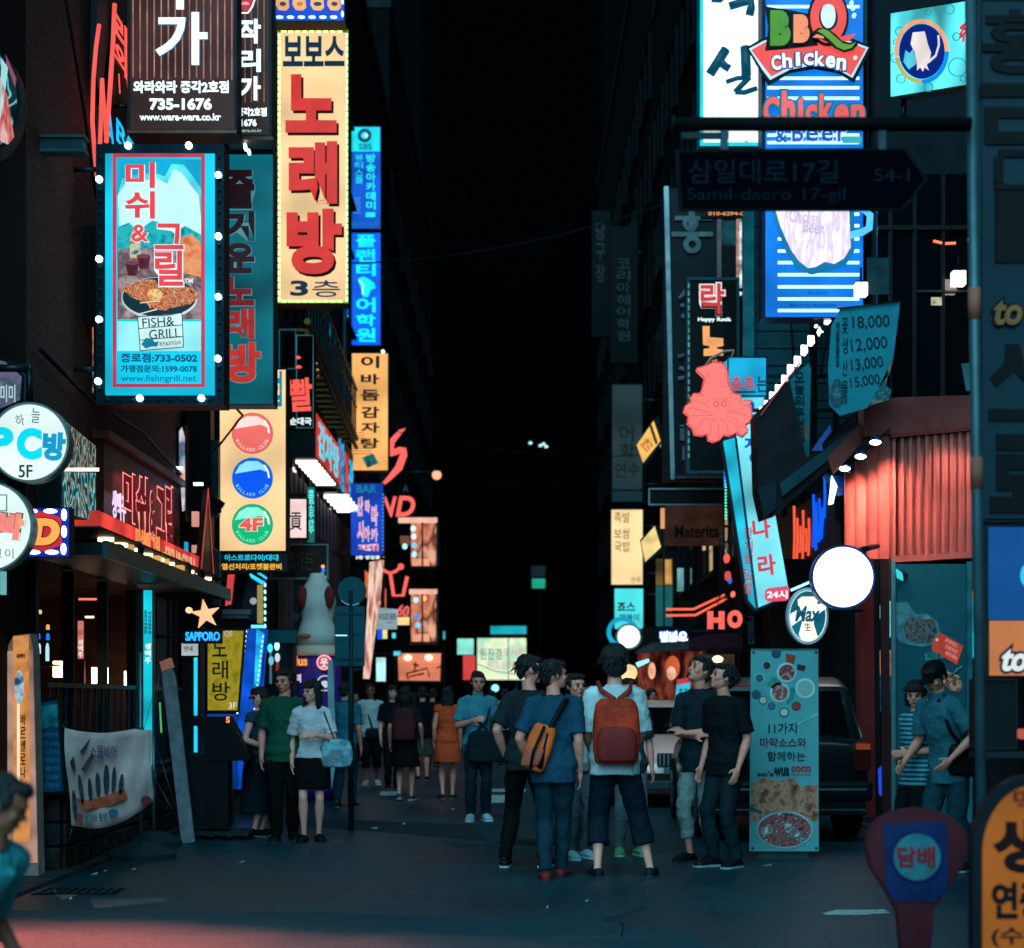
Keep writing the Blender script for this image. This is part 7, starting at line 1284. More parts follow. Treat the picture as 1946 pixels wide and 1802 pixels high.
fb.stroke('stand_rod', [(1430, 1240), (1550, 1612)], 2.5, -.05, BLACK); fb.stroke('stand_rod', [(1551, 1240), (1430, 1612)], 2.5, -.05, BLACK); fb.poly('foot', [(1444, 1620), (1534, 1620), (1540, 1634), (1436, 1634)], -.2, -.05, D('#2c4a4e', .6))
# flags and a spool of wires, chains under the tall sign (mid right)
wr = Thing('tangled_wires', 'tangle of cables and small lamps hanging on the right wall below the tube sign', 'cables', 1385, 1140, d=27)
rw_ = random.Random(5)
for i in range(14):
    u = 1362 + rw_.random() * 40; wr.stroke('cable', [(u, 1000 + rw_.random() * 30), (u + rw_.uniform(-10, 10), 1050 + rw_.random() * 20), (u + rw_.uniform(-14, 14), 1110 + rw_.random() * 40)], 1.6, rw_.uniform(-.1, .1), D(('#0a1012', '#22383c', '#3a1c18')[i % 3], .5))
for u, v, c, a in ((1380, 1062, '#e0584a', 6), (1382, 1095, '#c84a40', 6), (1386, 1104, '#2a60c8', 4), (1392, 1130, '#e8785a', 4)): wr.disc('small_lamp', u, v, a, 0, .1, E(c, 1.2, False, 0), a * 1.5, n=12)
# overhead wires
for lb, a, b, sag in (('overhead cable crossing the dark gap high above', (WL, 34, 9.5), (WR, 30, 10.2), .5), ('thin overhead cable lower in the gap', (WL, 45, 8.3), (WR, 49, 8.0), .4), ('far overhead cable deep in the street', (WL, 62, 9), (WR, 66, 9.6), .4)):
    A_, B_ = Vector(a), Vector(b); pts = [A_.lerp(B_, i / 12) - Vector((0, 0, sag * 4 * (i / 12) * (1 - i / 12))) for i in range(13)]
    o = link('overhead_cable', mesh(*tubem(pts, .012, 5), smooth=True), BLACK); tag(o, lb, 'cable')
# street lamp whose warm light falls on the near road at left (outside the frame)
sl_ = empty('street_lamp', (-3.85, 7.2, 0), 'street lamp at the near left corner whose warm light falls on the road', 'street lamp')
link('post', mesh(*tubem([(0, 0, 0), (0, 0, 4.6)], .06), smooth=True), METAL, sl_); link('arm', mesh(*tubem([(0, 0, 4.6), (.9, .5, 4.75)], .04), smooth=True), METAL, sl_); link('head', mesh(*ball((1.1, .62, 4.74), (.26, .1, 0), (-.05, .12, 0), (0, 0, .06)), smooth=True), METAL, sl_); link('lens', mesh(*ball((1.12, .63, 4.68), (.16, .07, 0), (-.03, .08, 0), (0, 0, .03)), smooth=True), E('#ffb090', 12, True, 0), sl_)
Lm = bpy.data.lights.new('lamp_light', 'SPOT'); Lm.energy = 2100; Lm.color = (1, .46, .40); Lm.spot_size = R(58); Lm.spot_blend = .8; Lm.shadow_soft_size = .12
lo = bpy.data.objects.new('lamp_light', Lm); COL.objects.link(lo); lo.parent = sl_; lo.location = (1.12, .63, 4.55); lo.rotation_euler = (Vector((-2.9, 9.6, 0)) - Vector((-2.73, 7.83, 4.55))).to_track_quat('-Z', 'Y').to_euler()
# ================================================================ VEHICLES
def car(name, label, x, y, W_, L_, H_, paint, facing, kind):
    """facing -1: front towards the camera, +1: rear towards the camera. Local: nearest end at y=0, length runs away."""
    t = empty(name, (x, y, 0), label, 'car'); hw = W_ / 2
    suv = kind == 'suv'
    belt = H_ * (.60 if suv else .60); roof = H_
    # cross sections: (y, half width, z low, z top of shoulder)
    if not suv: st = [(0, .80, .30, .52), (.08, .92, .24, .62), (.35, .97, .22, .78), (1.0, 1, .22, .90), (1.45, 1, .22, .94), (L_ - .9, 1, .22, 1.0), (L_ - .2, .96, .24, .96), (L_, .85, .32, .8)]
    else: st = [(0, .90, .40, .86), (.06, .97, .32, 1.02), (.2, 1, .28, 1.06), (1.0, 1, .26, 1.06), (L_ - 1.4, 1, .26, 1.04), (L_ - .3, .96, .28, .94), (L_, .86, .34, .8)]
    V, Fc = [], []; n = 12
    for (yy, w, zl, zs) in st:
        w *= hw; pr = [(-w * .86, zl), (-w * .97, zl + .08), (-w, (zl + zs) / 2), (-w * .985, zs - .08), (-w * .92, zs), (-w * .5, zs + .03), (w * .5, zs + .03), (w * .92, zs), (w * .985, zs - .08), (w, (zl + zs) / 2), (w * .97, zl + .08), (w * .86, zl)]
        V += [(a, yy, b) for a, b in pr]
    for k in range(len(st) - 1):
        for i in range(n): j = (i + 1) % n; Fc.append((k*n+i, k*n+j, (k+1)*n+j, (k+1)*n+i))
    Fc += [tuple(range(n))[::-1], tuple((len(st)-1)*n + i for i in range(n))]
    b = link('body', mesh(V, Fc, True), paint, t); m = b.modifiers.new('s', 'SUBSURF'); m.levels = 2; m.render_levels = 2
    zb = 1.04 if suv else .93
    cb = [(.16, .90, zb - .05), (.42, .80, roof - .10), (.75, .77, roof), (L_ - 2.1, .77, roof - .01), (L_ - 1.25, .86, zb - .04)] if suv else [(1.25, .86, zb - .04), (1.95, .72, roof - .06), (2.4, .70, roof), (3.2, .70, roof - .02), (4.0, .84, zb)]
    V, Fc = [], []
    for (yy, w, z_) in cb: w *= hw; V += [(-w * (1.14 if z_ > zb else 1), yy, zb - .06), (-w, yy, z_ - .03), (-w * .9, yy, z_), (w * .9, yy, z_), (w, yy, z_ - .03), (w * (1.14 if z_ > zb else 1), yy, zb - .06)]
    for k in range(len(cb) - 1):
        for i in range(6): j = (i + 1) % 6; Fc.append((k*6+i, k*6+j, (k+1)*6+j, (k+1)*6+i))
    Fc += [(5, 4, 3, 2, 1, 0), tuple((len(cb)-1)*6 + i for i in range(6))]
    c = link('roof', mesh(V, Fc, True), paint, t); m = c.modifiers.new('b', 'BEVEL'); m.width = .04; m.segments = 3
    G = glass('#04080a', .04)
    (y0, w0, z0), (y1, w1, z1) = cb[0], cb[1]
    q = lambda f, s_, off=.012: (s_ * (w0 + (w1 - w0) * f) * hw * .86, y0 + (y1 - y0) * f - off, z0 + (z1 - z0) * f)
    P4 = [q(.1, -1), q(.1, 1), q(.92, 1), q(.92, -1)]; P4b = [(a, b_ + .02, c_) for a, b_, c_ in P4]
    link('rear_window' if suv else 'windscreen', mesh(P4 + P4b, [(0, 1, 2, 3), (7, 6, 5, 4), (0, 4, 5, 1), (1, 5, 6, 2), (2, 6, 7, 3), (3, 7, 4, 0)]), G, t)
    for s_ in (-1, 1):
        ya, yb = cb[1][0] + .05, cb[-2][0]; xx = s_ * hw * (.80 if suv else .75)
        V_ = [(s_ * hw * .93, ya - .15, zb + .0), (s_ * hw * .93, yb + .3, zb + .0), (xx, yb, roof - .12), (xx, ya + .1, roof - .12)]; V_ += [(a + s_ * .012, b_, c_ + .01) for a, b_, c_ in V_]
        link('side_window', mesh(V_, [(0, 1, 2, 3), (7, 6, 5, 4), (0, 4, 5, 1), (1, 5, 6, 2), (2, 6, 7, 3), (3, 7, 4, 0)]), G, t)
        mp = Vector((s_ * hw * 1.07, 1.6 if not suv else L_ - 1.6, zb + .07)); link('wing_mirror', mesh(*ball(mp, (.09, 0, 0), (0, .05, 0), (0, 0, .07)), smooth=True), paint, t)
        for yy in (.85, L_ - .85):
            r_ = .33 if not suv else .37; ty = Vector((s_ * (hw - .11), yy, r_))
            w_ = link('wheel', mesh(*rings([(ty + Vector((dx, 0, 0)), Vector((0, r_ * k_, 0)), Vector((0, 0, r_ * k_))) for dx, k_ in ((-.11, .94), (-.08, 1), (.08, 1), (.11, .94))], 28), smooth=False), D('#0a0b0c', .8), t)
            link('rim', mesh(*rings([(ty + Vector((s_ * .112, 0, 0)), Vector((0, r_ * .62, 0)), Vector((0, 0, r_ * .62))), (ty + Vector((s_ * .125, 0, 0)), Vector((0, r_ * .3, 0)), Vector((0, 0, r_ * .3)))], 10)), STEEL, w_)
    def bx(name, x0, x1, z0_, z1_, y0_, y1_, mt, lab=None, par=None, bv=.01): return box(name, x0, x1, y0_, y1_, z0_, z1_, mt, par or t, lab, bevel=bv)
    if not suv:
        for s_ in (-1, 1):
            hl = link('headlight', mesh(*ball((s_ * hw * .70, .10, .66), (.19, 0, 0), (s_ * .0, .10, 0), (0, 0, .075)), smooth=True), glass('#28444c', .05), t)
            link('lamp_ring', mesh(*ball((s_ * hw * .72, .03, .66), (.05, 0, 0), (0, .03, 0), (0, 0, .05)), smooth=True), E('#7ab8c8', .7, False, .3), hl)
            gr = bx('grille', s_ * .18 - .14, s_ * .18 + .14, .56, .73, -.03, .08, BLACK)
            for i in range(5): bx('grille_bar', s_ * .18 - .12 + i * .054, s_ * .18 - .10 + i * .054, .57, .72, -.045, -.031, STEEL, par=gr, bv=0)
        bx('bumper', -hw * .86, hw * .86, .26, .36, -.05, .1, D('#14343a', .5)); bx('lower_grille', -hw * .6, hw * .6, .37, .47, -.03, .08, BLACK); bx('number_plate', -.24, .24, .46, .55, -.055, -.03, D('#2c5a60', .5), bv=0)
        bx('chrome_strip', -hw * .8, hw * .8, .365, .372, -.055, -.04, STEEL, bv=0)
    else:
        for s_ in (-1, 1):
            tl_ = bx('tail_light', s_ * hw * .88 - .08, s_ * hw * .88 + .08, .72, 1.0, -.02, .12, D('#4a1410', .25, coat=.6)); bx('amber_lens', s_ * hw * .88 - .07, s_ * hw * .88 + .07, .93, .99, -.03, -.018, E('#8a3c1a', .7), par=tl_, bv=0)
        bx('bumper', -hw * .98, hw * .98, .42, .62, -.12, .1, paint, bv=.04); bx('bumper_strip', -hw * .9, hw * .9, .53, .55, -.13, -.121, D('#5f8088', .3, .5), bv=0); bx('lower_bumper', -hw * .9, hw * .9, .28, .415, -.09, .1, D('#0a0e10', .6)); bx('number_plate', -.26, .26, .68, .80, -.02, .0, D('#5a7c80', .5), bv=0)
        bx('tailgate_handle', -.3, .3, .86, .89, -.03, .0, STEEL, bv=0); link('wiper', mesh(*tubem([(.0, .18, 1.06), (.35, .2, 1.12)], .012)), BLACK, t); bx('step_strip', -hw * .9, hw * .9, .33, .345, -.10, -.09, D('#4f7078', .3, .5), bv=0)
    return t
dC = 24.0
car('parked_car', 'silver sedan facing the viewer, half hidden behind the man with red backpack', (1296 - CX) * dC / F, dC, 1.78, 4.4, 1.42, D('#d8b8ae', .3, .1, var=.05, coat=.6, spec=.5), -1, 'sedan')
dS = 18.3
car('parked_car', 'black sport utility vehicle seen from behind, next to the food banner', (1498 - CX) * dS / F, dS, 1.68, 4.5, 1.66, D('#071216', .38, .1, var=.05, coat=.25), 1, 'suv')
# ================================================================ PEOPLE
_CL = {}
def cloudtex(sz):
    if sz not in _CL: tx = bpy.data.textures.new('folds', 'CLOUDS'); tx.noise_scale = sz; tx.noise_depth = 2; _CL[sz] = tx
    return _CL[sz]
def skinned(name, parts, mat, parent, vox, smooth=3, fold=0., fsz=.12, label=None):
    o = link(name, mesh(*join(*parts), smooth=True), mat, parent, label)
    m = o.modifiers.new('r', 'REMESH'); m.mode = 'VOXEL'; m.voxel_size = vox; m.use_smooth_shade = True
    if smooth: m = o.modifiers.new('s', 'SMOOTH'); m.iterations = smooth; m.factor = .6
    if fold: m = o.modifiers.new('d', 'DISPLACE'); m.texture = cloudtex(fsz); m.strength = fold; m.mid_level = .5; m.texture_coords = 'GLOBAL'
    return o
def ik(a, b, l1, l2, hint):
    d = b - a; L = min(d.length, (l1 + l2) * .999); d = d.normalized(); b = a + d * L
    x = (l1 * l1 - l2 * l2 + L * L) / (2 * L); h = math.sqrt(max(l1 * l1 - x * x, 0)); p = hint - d * hint.dot(d)
    if p.length < 1e-4: p = Vector((0, 0, -1)) - d * d.z * -1
    return a + d * x + p.normalized() * h, b
SKIN = D('#e68c76', .55, var=.12, scale=14, spec=.4); SKIN2 = D('#f2a08c', .55, var=.1, scale=14, spec=.4); SKIN3 = D('#945a48', .55, var=.12, scale=14)
HAIR = D('#040506', .6, var=.5, scale=60, bump=1.0, bscale=90, spec=.5, sc=(1, 1, .3)); MOUTH = D('#5c2a2a', .6); EYE = D('#0c0a0c', .3)
HANG = (.03, .04, -.315)
def person(label, u, v, H, fa, top='#1c2a30', bottom='#10161c', headyaw=None, pitch=0, lean=(0, 0), shz=.815, arms=(HANG, HANG), elbow=((.3, -1, 0), (.3, -1, 0)), legs=((.055, 0, 0), (.055, 0, 0)), hips=.52,
           sleeve=.55, hem=.47, pant=1., skirt=None, skin=SKIN, hair='short', shoes='#0c0e10', sole='#5f7478', vox=.009, loose=1., topmat=None, bottommat=None, group='people in the street', d=None, bare=False, curl=.6, hand_dir=(None, None), female=False, cap=None, collar=False, glasses=False, wide=1.):
    wide *= .93
    d = d or foot(v); base = P(u, HY, d); base.z = 0
    t = empty('person', base, label, 'person', group)
    f = Vector((math.sin(R(fa)), -math.cos(R(fa)), 0)); s = Vector((math.cos(R(fa)), math.sin(R(fa)), 0))
    if s.x < -1e-3 or (abs(s.x) <= 1e-3 and s.y < 0): s = -s
    z = Vector((0, 0, 1)); Q = lambda o_, fw, zz: (s * o_ + f * fw + z * zz) * H
    fm = .92 if female else 1.
    pel = Q(0, 0, hips); sh = Q(lean[0], lean[1], shz)
    def sp_(k): return pel.lerp(sh, k) if k >= 0 else pel + z * k * (shz - hips) * H
    tor = [(-.09, .080, .056), (.0, .090 if not female else .094, .060), (.12, .086, .058), (.33, .075 * fm, .054), (.62, .086 * fm, .062), (.84, .090 * fm, .056), (.95, .078 * fm, .047), (1.03, .055, .040), (1.09, .036, .034)]
    up = (sh - pel).normalized(); fx = (f - up * f.dot(up)).normalized()
    def torso(grow, k0, k1, flare=0., mul=1.):
        rs = []
        if tor[0][0] < k0: pass
        prev = None
        for i, (k, a, b) in enumerate(tor):
            if grow: a, b = (a + (.015 if k < .05 else .008 if k < .2 else .002), b + (.019 if k < .05 else .008 if k < .2 else .002))
            if k < k0 - 1e-6 or k > k1 + 1e-6: continue
            rs.append((sp_(k), s * (a * mul + grow) * H * wide, fx * (b * mul + grow) * H))
        kk = k0; rs = [r for r in rs]
        c0 = rs[0]; rs.insert(0, (sp_(kk), c0[1] * (1 + flare), c0[2] * (1 + flare))) if (c0[0] - sp_(kk)).length > .01 else None
        return rings(rs, 20)
    nb = sh + up * .03 * H; ha = fa if headyaw is None else headyaw
    hf = Vector((math.sin(R(ha)), -math.cos(R(ha)), 0)); hs = Vector((math.cos(R(ha)), math.sin(R(ha)), 0)); rot = Matrix.Rotation(R(pitch), 3, hs); hf2 = rot @ hf; hz = rot @ z
    hc = sh + Vector((0, 0, .118 * H)) + (f * .012 + (f * lean[1] * .15)) * H
    HD = lambda a, b, c: hc + (hs * a + hf2 * b + hz * c) * H; HV = lambda a, b, c: (hs * a + hf2 * b + hz * c) * H
    # arms and legs
    sw = .099 * fm * wide; J = {'t': t, 'H': H, 'f': f, 's': s, 'sh': sh, 'pel': pel, 'base': base, 'fx': fx, 'hc': hc, 'up': up}
    body, shirt, pants, shoe = [], [], [], []
    lo = .012 * loose
    for i, sg in enumerate((-1, 1)):
        S_ = sh + s * sg * sw * H - z * .014 * H
        tg = arms[i]; hw_ = S_ + (s * sg * tg[0] + f * tg[1] + z * tg[2]) * H; eh = elbow[i]; hint = s * sg * eh[0] + f * eh[1] + z * eh[2]
        el, wr = ik(S_, hw_, .172 * H, .158 * H, hint); J['el' + str(i)] = el; J['wr' + str(i)] = wr; J['S' + str(i)] = S_
        inn = sh + s * sg * .05 * H - z * .004 * H
        body.append(tubem([inn, S_, S_.lerp(el, .5), el], [.024 * H, .028 * H, .027 * H * fm, .0215 * H * fm], 12)); body.append(tubem([el, el.lerp(wr, .3), el.lerp(wr, .75), wr], [.0215 * H * fm, .0235 * H * fm, .0165 * H, .0135 * H], 12)); body.append(ball(el, (.0215 * H * fm, 0, 0), (0, .0215 * H * fm, 0), (0, 0, .0215 * H * fm))); body.append(ball(S_, (.028 * H, 0, 0), (0, .028 * H, 0), (0, 0, .028 * H)))
        # hand
        fd = (wr - el).normalized() if hand_dir[i] is None else (s * sg * hand_dir[i][0] + f * hand_dir[i][1] + z * hand_dir[i][2]).normalized()
        pn = (-s * sg); pn = (pn - fd * pn.dot(fd)); pn = pn.normalized() if pn.length > .05 else (f - fd * f.dot(fd)).normalized(); cr = fd.cross(pn).normalized(); cr = cr if cr.dot(f) > 0 or abs(cr.dot(f)) < .01 else -cr
        pc_ = wr + fd * .028 * H; body.append(ball(pc_, fd * .034 * H, cr * .024 * H, pn * .0105 * H)); body.append(tubem([wr - fd * .01 * H, wr + fd * .02 * H], [.0135 * H, .015 * H], 10))
        for k, ln in enumerate((.040, .045, .042, .033)):
            b0 = pc_ + fd * .022 * H + cr * (.018 - .012 * k) * H; b1 = b0 + (fd + pn * curl * .35).normalized() * ln * .55 * H; b2 = b1 + (fd + pn * curl * 1.5).normalized() * ln * .5 * H
            body.append(tubem([b0, b1, b2], [.0056 * H, .0052 * H, .0042 * H], 8))
        th0 = wr + fd * .012 * H + cr * .014 * H; th1 = th0 + (fd * .7 + cr * .8 + pn * .3).normalized() * .026 * H; body.append(tubem([th0, th1, th1 + (fd + pn * .5).normalized() * .02 * H], [.0075 * H, .0062 * H, .005 * H], 8))
        if sleeve > 0:
            e_ = S_.lerp(el, min(sleeve * 1.5, 1)) if sleeve <= .67 else el
            shirt.append(tubem([inn, S_, e_], [.036 * H, .034 * H + lo * .4 * H, (.030 + lo * .8) * H], 14)); shirt.append(ball(S_ - z * .002 * H, (.036 * H, 0, 0), (0, .036 * H, 0), (0, 0, .034 * H)))
            if sleeve > .67: shirt.append(tubem([el, el.lerp(wr, (sleeve - .67) * 3)], [(.028 + lo * .5) * H, (.022 + lo * .5) * H], 14)); shirt.append(ball(el, (.029 * H, 0, 0), (0, .029 * H, 0), (0, 0, .029 * H)))
        # leg
        kr = (.022 if pant > .55 else .029) * H * fm
        hp = pel + s * sg * .047 * H * wide - z * .01 * H; lg = legs[i]; an = Q(lg[0] * sg, lg[1], .045 + lg[2]); kn, an = ik(hp, an, .248 * H, .235 * H, f + s * sg * .1); J['kn' + str(i)] = kn; J['an' + str(i)] = an
        body.append(tubem([hp + z * .02 * H, hp.lerp(kn, .5), kn], [.040 * H, .037 * H * fm, kr], 14)); body.append(tubem([kn, kn.lerp(an, .28) - f * .006 * H, kn.lerp(an, .7), an], [kr, (.026 if pant > .8 else .0335) * H * fm, (.018 if pant > .8 else .021) * H * fm, .0160 * H], 14)); body.append(ball(kn, (kr, 0, 0), (0, kr, 0), (0, 0, kr)))
        tf = f * (1 if len(lg) < 4 else 1) + s * sg * .18; tf = tf.normalized(); tilt = Vector((0, 0, -lg[2] * .9)); az = an.z
        toe = an + tf * .095 * H; toe.z = .016 * H + max(0, lg[2] * H * .1); heel = an - tf * .028 * H; heel.z = .02 * H + lg[2] * H * 1.0
        mid = an + tf * .04 * H; mid.z = .026 * H + lg[2] * H * .5; side = z.cross(tf).normalized()
        rs = [(heel - tf * .012 * H, side * .012 * H, z * .014 * H), (heel, side * .021 * H, z * .020 * H), (mid, side * .026 * H, z * .024 * H), (toe, side * .028 * H, z * .0145 * H), (toe + tf * .022 * H, side * .014 * H, z * .009 * H)]
        body.append(rings([(c, a * .88, b * .85) for c, a, b in rs], 12)); body.append(tubem([an, heel.lerp(mid, .45)], [.018 * H, .020 * H], 10)); shoe.append((rs, an, heel, mid, toe, side, tf))
        if pant > 0:
            kt = kn.lerp(an, (pant - .5) * 2) if pant > .5 else hp.lerp(kn, pant * 2)
            rr_ = [(.046 + lo * .5) * H, (.043 + lo * .6) * H]
            pants.append(tubem([hp + z * .03 * H, hp.lerp(kn, .4)] + ([kn, kn.lerp(kt, .5), kt] if pant > .5 else [kt]), rr_ + ([(.030 + lo * .7) * H, (.030 + lo * .7) * H, ((.033 if pant < .8 else .023) + lo * .7) * H] if pant > .5 else [(.046 + lo) * H]), 16))
    body.append(torso(0, -.09, 1.1, 0, .9)); body.append(tubem([sh + up * .01 * H, hc - hz * .05 * H - hf2 * .012 * H], [.034 * H * fm, .030 * H * fm], 14))
    # head
    body += [ball(HD(0, -.004, .012), HV(.046, 0, 0), HV(0, .059, 0), HV(0, 0, .053)), ball(HD(0, .012, -.028), HV(.037, 0, 0), HV(0, .040, 0), HV(0, 0, .038)), ball(HD(0, .036, -.052), HV(.017, 0, 0), HV(0, .014, 0), HV(0, 0, .012)),
             rings([(HD(0, .052, .004), HV(.005, 0, 0), HV(0, .004, 0)), (HD(0, .058, -.014), HV(.008, 0, 0), HV(0, .012, 0)), (HD(0, .052, -.020), HV(.009, 0, 0), HV(0, .008, 0))], 8), ball(HD(0, .048, -.035), HV(.013, 0, 0), HV(0, .008, 0), HV(0, 0, .006)),
             ball(HD(0, .050, .014), HV(.028, 0, 0), HV(0, .006, 0), HV(0, 0, .006))]
    for sg in (-1, 1): body += [ball(HD(sg * .047, -.004, -.006), HV(.005, 0, 0), HV(0, .011, 0), HV(0, 0, .017)), ball(HD(sg * .026, .036, -.016), HV(.013, 0, 0), HV(0, .012, 0), HV(0, 0, .012))]
    skinned('body', body, skin, t, min(vox, .0085), 2)
    for sg in (-1, 1):
        link('eye', mesh(*ball(HD(sg * .019, .0525, .001), HV(.0085, 0, 0), HV(0, .004, 0), HV(0, 0, .0036)), smooth=True), EYE, t); link('eyebrow', mesh(*ball(HD(sg * .020, .0545, .013), HV(.012, 0, 0), HV(0, .003, 0), HV(0, 0, .0024)), smooth=True), HAIR, t)
    link('mouth', mesh(*ball(HD(0, .0545, -.0352), HV(.013, 0, 0), HV(0, .0035, 0), HV(0, 0, .003)), smooth=True), MOUTH, t)
    if glasses:
        for sg in (-1, 1): link('spectacle_lens', mesh(*rings([(HD(sg * .02, .062, 0), HV(.015, 0, 0), HV(0, 0, .012)), (HD(sg * .02, .064, 0), HV(.015, 0, 0), HV(0, 0, .012))], 14)), glass('#243038', .05), t)
    # hair
    hr_ = [ball(HD(0, -.014, .020), HV(.050, 0, 0), HV(0, .058, 0), HV(0, 0, .050)), ball(HD(0, .026, .046), HV(.043, 0, 0), HV(0, .030, 0), HV(0, 0, .020)), ball(HD(-.015, -.01, .052), HV(.028, 0, 0), HV(0, .034, 0), HV(0, 0, .020)), ball(HD(0, -.045, -.012), HV(.038, 0, 0), HV(0, .020, 0), HV(0, 0, .034))]
    for sg in (-1, 1): hr_.append(ball(HD(sg * .044, .006, .012), HV(.009, 0, 0), HV(0, .018, 0), HV(0, 0, .022)))
    if hair == 'fluffy': hr_ += [ball(HD(0, -.02, .026), HV(.066, 0, 0), HV(0, .070, 0), HV(0, 0, .064)), ball(HD(0, -.045, -.02), HV(.054, 0, 0), HV(0, .03, 0), HV(0, 0, .042))]
    if hair in ('long', 'bob'):
        dz = -.10 if hair == 'long' else -.055
        hr_ += [ball(HD(0, -.034, dz * .55), HV(.052, 0, 0), HV(0, .034, 0), HV(0, 0, -dz + .02)), ball(HD(0, .034, .030), HV(.043, 0, 0), HV(0, .024, 0), HV(0, 0, .022))]
        for sg in (-1, 1): hr_.append(ball(HD(sg * .047, -.008, dz * .45), HV(.011, 0, 0), HV(0, .030, 0), HV(0, 0, -dz * .9)))
    if hair == 'tied': hr_ += [ball(HD(0, -.072, -.03), HV(.016, 0, 0), HV(0, .02, 0), HV(0, 0, .045))]
    h_ = skinned('hair', hr_, HAIR, t, .008, 2, .014, .035)
    if vox < .011 and not cap:      # loose locks over the moulded mass
        rn = random.Random(label); lk = []
        for _i in range(110):
            th = rn.uniform(0, 2 * math.pi); ph = rn.uniform(-.5, 1.4); dx, dy, dz = math.cos(th) * math.cos(ph), math.sin(th) * math.cos(ph), math.sin(ph)
            if dy > .35 and ph < .35: continue
            k_ = 1.22 if hair == 'fluffy' else 1.0
            p0 = HD(dx * .049 * k_, -.016 + dy * .058 * k_, .020 + dz * .052 * k_); o1 = HV(dx * .005 + rn.uniform(-.006, .006), dy * .005 + rn.uniform(-.006, .006), dz * .002 - .007); o2 = HV(dx * .012 + rn.uniform(-.014, .014), dy * .012 + rn.uniform(-.012, .012), -.020)
            lk.append(tubem([p0 - o1 * .4, p0 + o1, p0 + o1 * .6 + o2], [.0048 * H, .0038 * H, .0006 * H], 5))
        link('loose_locks', mesh(*join(*lk), smooth=True), HAIR, h_)
    if cap:
        cp = [ball(HD(0, -.006, .030), HV(.057, 0, 0), HV(0, .066, 0), HV(0, 0, .048)), ball(HD(0, .066, .018), HV(.040, 0, 0), HV(0, .040, 0), HV(0, 0, .006))]
        skinned('cap', cp, D(cap, .7), t, .008, 1)
    # garments
    if top:
        k0 = max((hem - hips) / (shz - hips), -.30); tm = topmat or D(top, .85, var=.2, scale=5, bump=.8, bscale=9)
        rs = [r for r in [torso(lo, k0, 1.05, .02)]]
        skinned('shirt', rs + shirt + [tubem([sh - up * .0 * H, sh + up * .026 * H], [.058 * H, .040 * H], 16)], tm, t, vox, 2, .036, .11)
        if collar: skinned('collar', [tubem([sh + up * .018 * H, sh + up * .046 * H], [.042 * H, .038 * H], 16)], tm, t, vox * .8, 1)
    bm = bottommat or D(bottom, .85, var=.25, scale=5, bump=.8, bscale=9)
    if skirt:
        rs = [(sp_(.34), s * .078 * H, fx * .058 * H), (sp_(.05), s * .104 * H, fx * .078 * H), (pel - z * .05 * H, s * .112 * H, f * .092 * H), (pel - z * (hips - skirt) * .5 * H, s * .118 * H, f * .108 * H), (pel - z * (hips - skirt) * H, s * (.120 if skirt > .3 else .14) * H, f * .12 * H)]
        skinned('skirt', [rings(rs, 24)], bm, t, vox, 2, .02, .1)
    elif pant > 0:
        skinned('trousers', pants + [rings([(sp_(.2), s * .084 * H * wide, fx * .060 * H), (sp_(0), s * (.094 + lo * .3) * H * wide, fx * (.064 + lo * .3) * H), (pel - z * .05 * H, s * (.088 + lo * .3) * H * wide, f * .060 * H)], 20)], bm, t, vox, 2, .030, .12)
    if shoes:
        for rs, an, heel, mid, toe, side, tf in shoe:
            so = skinned('shoe', [rings([(c + z * .003, a * 1.12, b * 1.08) for c, a, b in rs], 14)] + ([] if bare else [tubem([an + z * .0 * H, heel.lerp(mid, .4)], [.024 * H, .026 * H], 12)]), D(shoes, .5), t, .008, 1)
            zs = min(c.z for c, _, _ in rs[3:4]) - .016 * H; V = []; hb = heel - tf * .016 * H
            pts = [(hb, .016), (heel, .024), (mid, .028), (toe, .031), (toe + tf * .022 * H, .018)]
            lft = [c - side * w * H for c, w in pts]; rgt = [c + side * w * H for c, w in pts][::-1]; lp = lft + rgt
            zz = lambda p: max(.004, p.z - .022 * H)
            V = [(p.x, p.y, zz(p)) for p in lp] + [(p.x, p.y, zz(p) + .016) for p in lp]; n = len(lp)
            link('sole', mesh(V, [tuple(range(n))[::-1], tuple(range(n, 2 * n))] + [(i, (i + 1) % n, (i + 1) % n + n, i + n) for i in range(n)]), D(sole, .6), so)
    return J
def bag(name, label, cat, J, parts, mat, straps=(), smat=None, vox=.012, pocket=None, fold=.012):
    t = empty(name, J['base'] + Vector((parts_c(parts).x, parts_c(parts).y, parts_c(parts).z)), label, cat)
    off = t.location - J['base']; mv = lambda vf: ([Vector(v) - off for v in vf[0]], vf[1])
    skinned('body', [mv(p) for p in parts], mat, t, vox, 2, fold, .08)
    for p, r in straps: link('strap', mesh(*mv(tubem(p, r, 8)), smooth=True), smat or mat, t)
    if pocket: skinned('pocket', [mv(p) for p in pocket[0]], pocket[1], t, vox, 2)
    return t
def parts_c(parts): vs = parts[0][0]; return sum((Vector(v) for v in vs), Vector()) / len(vs)
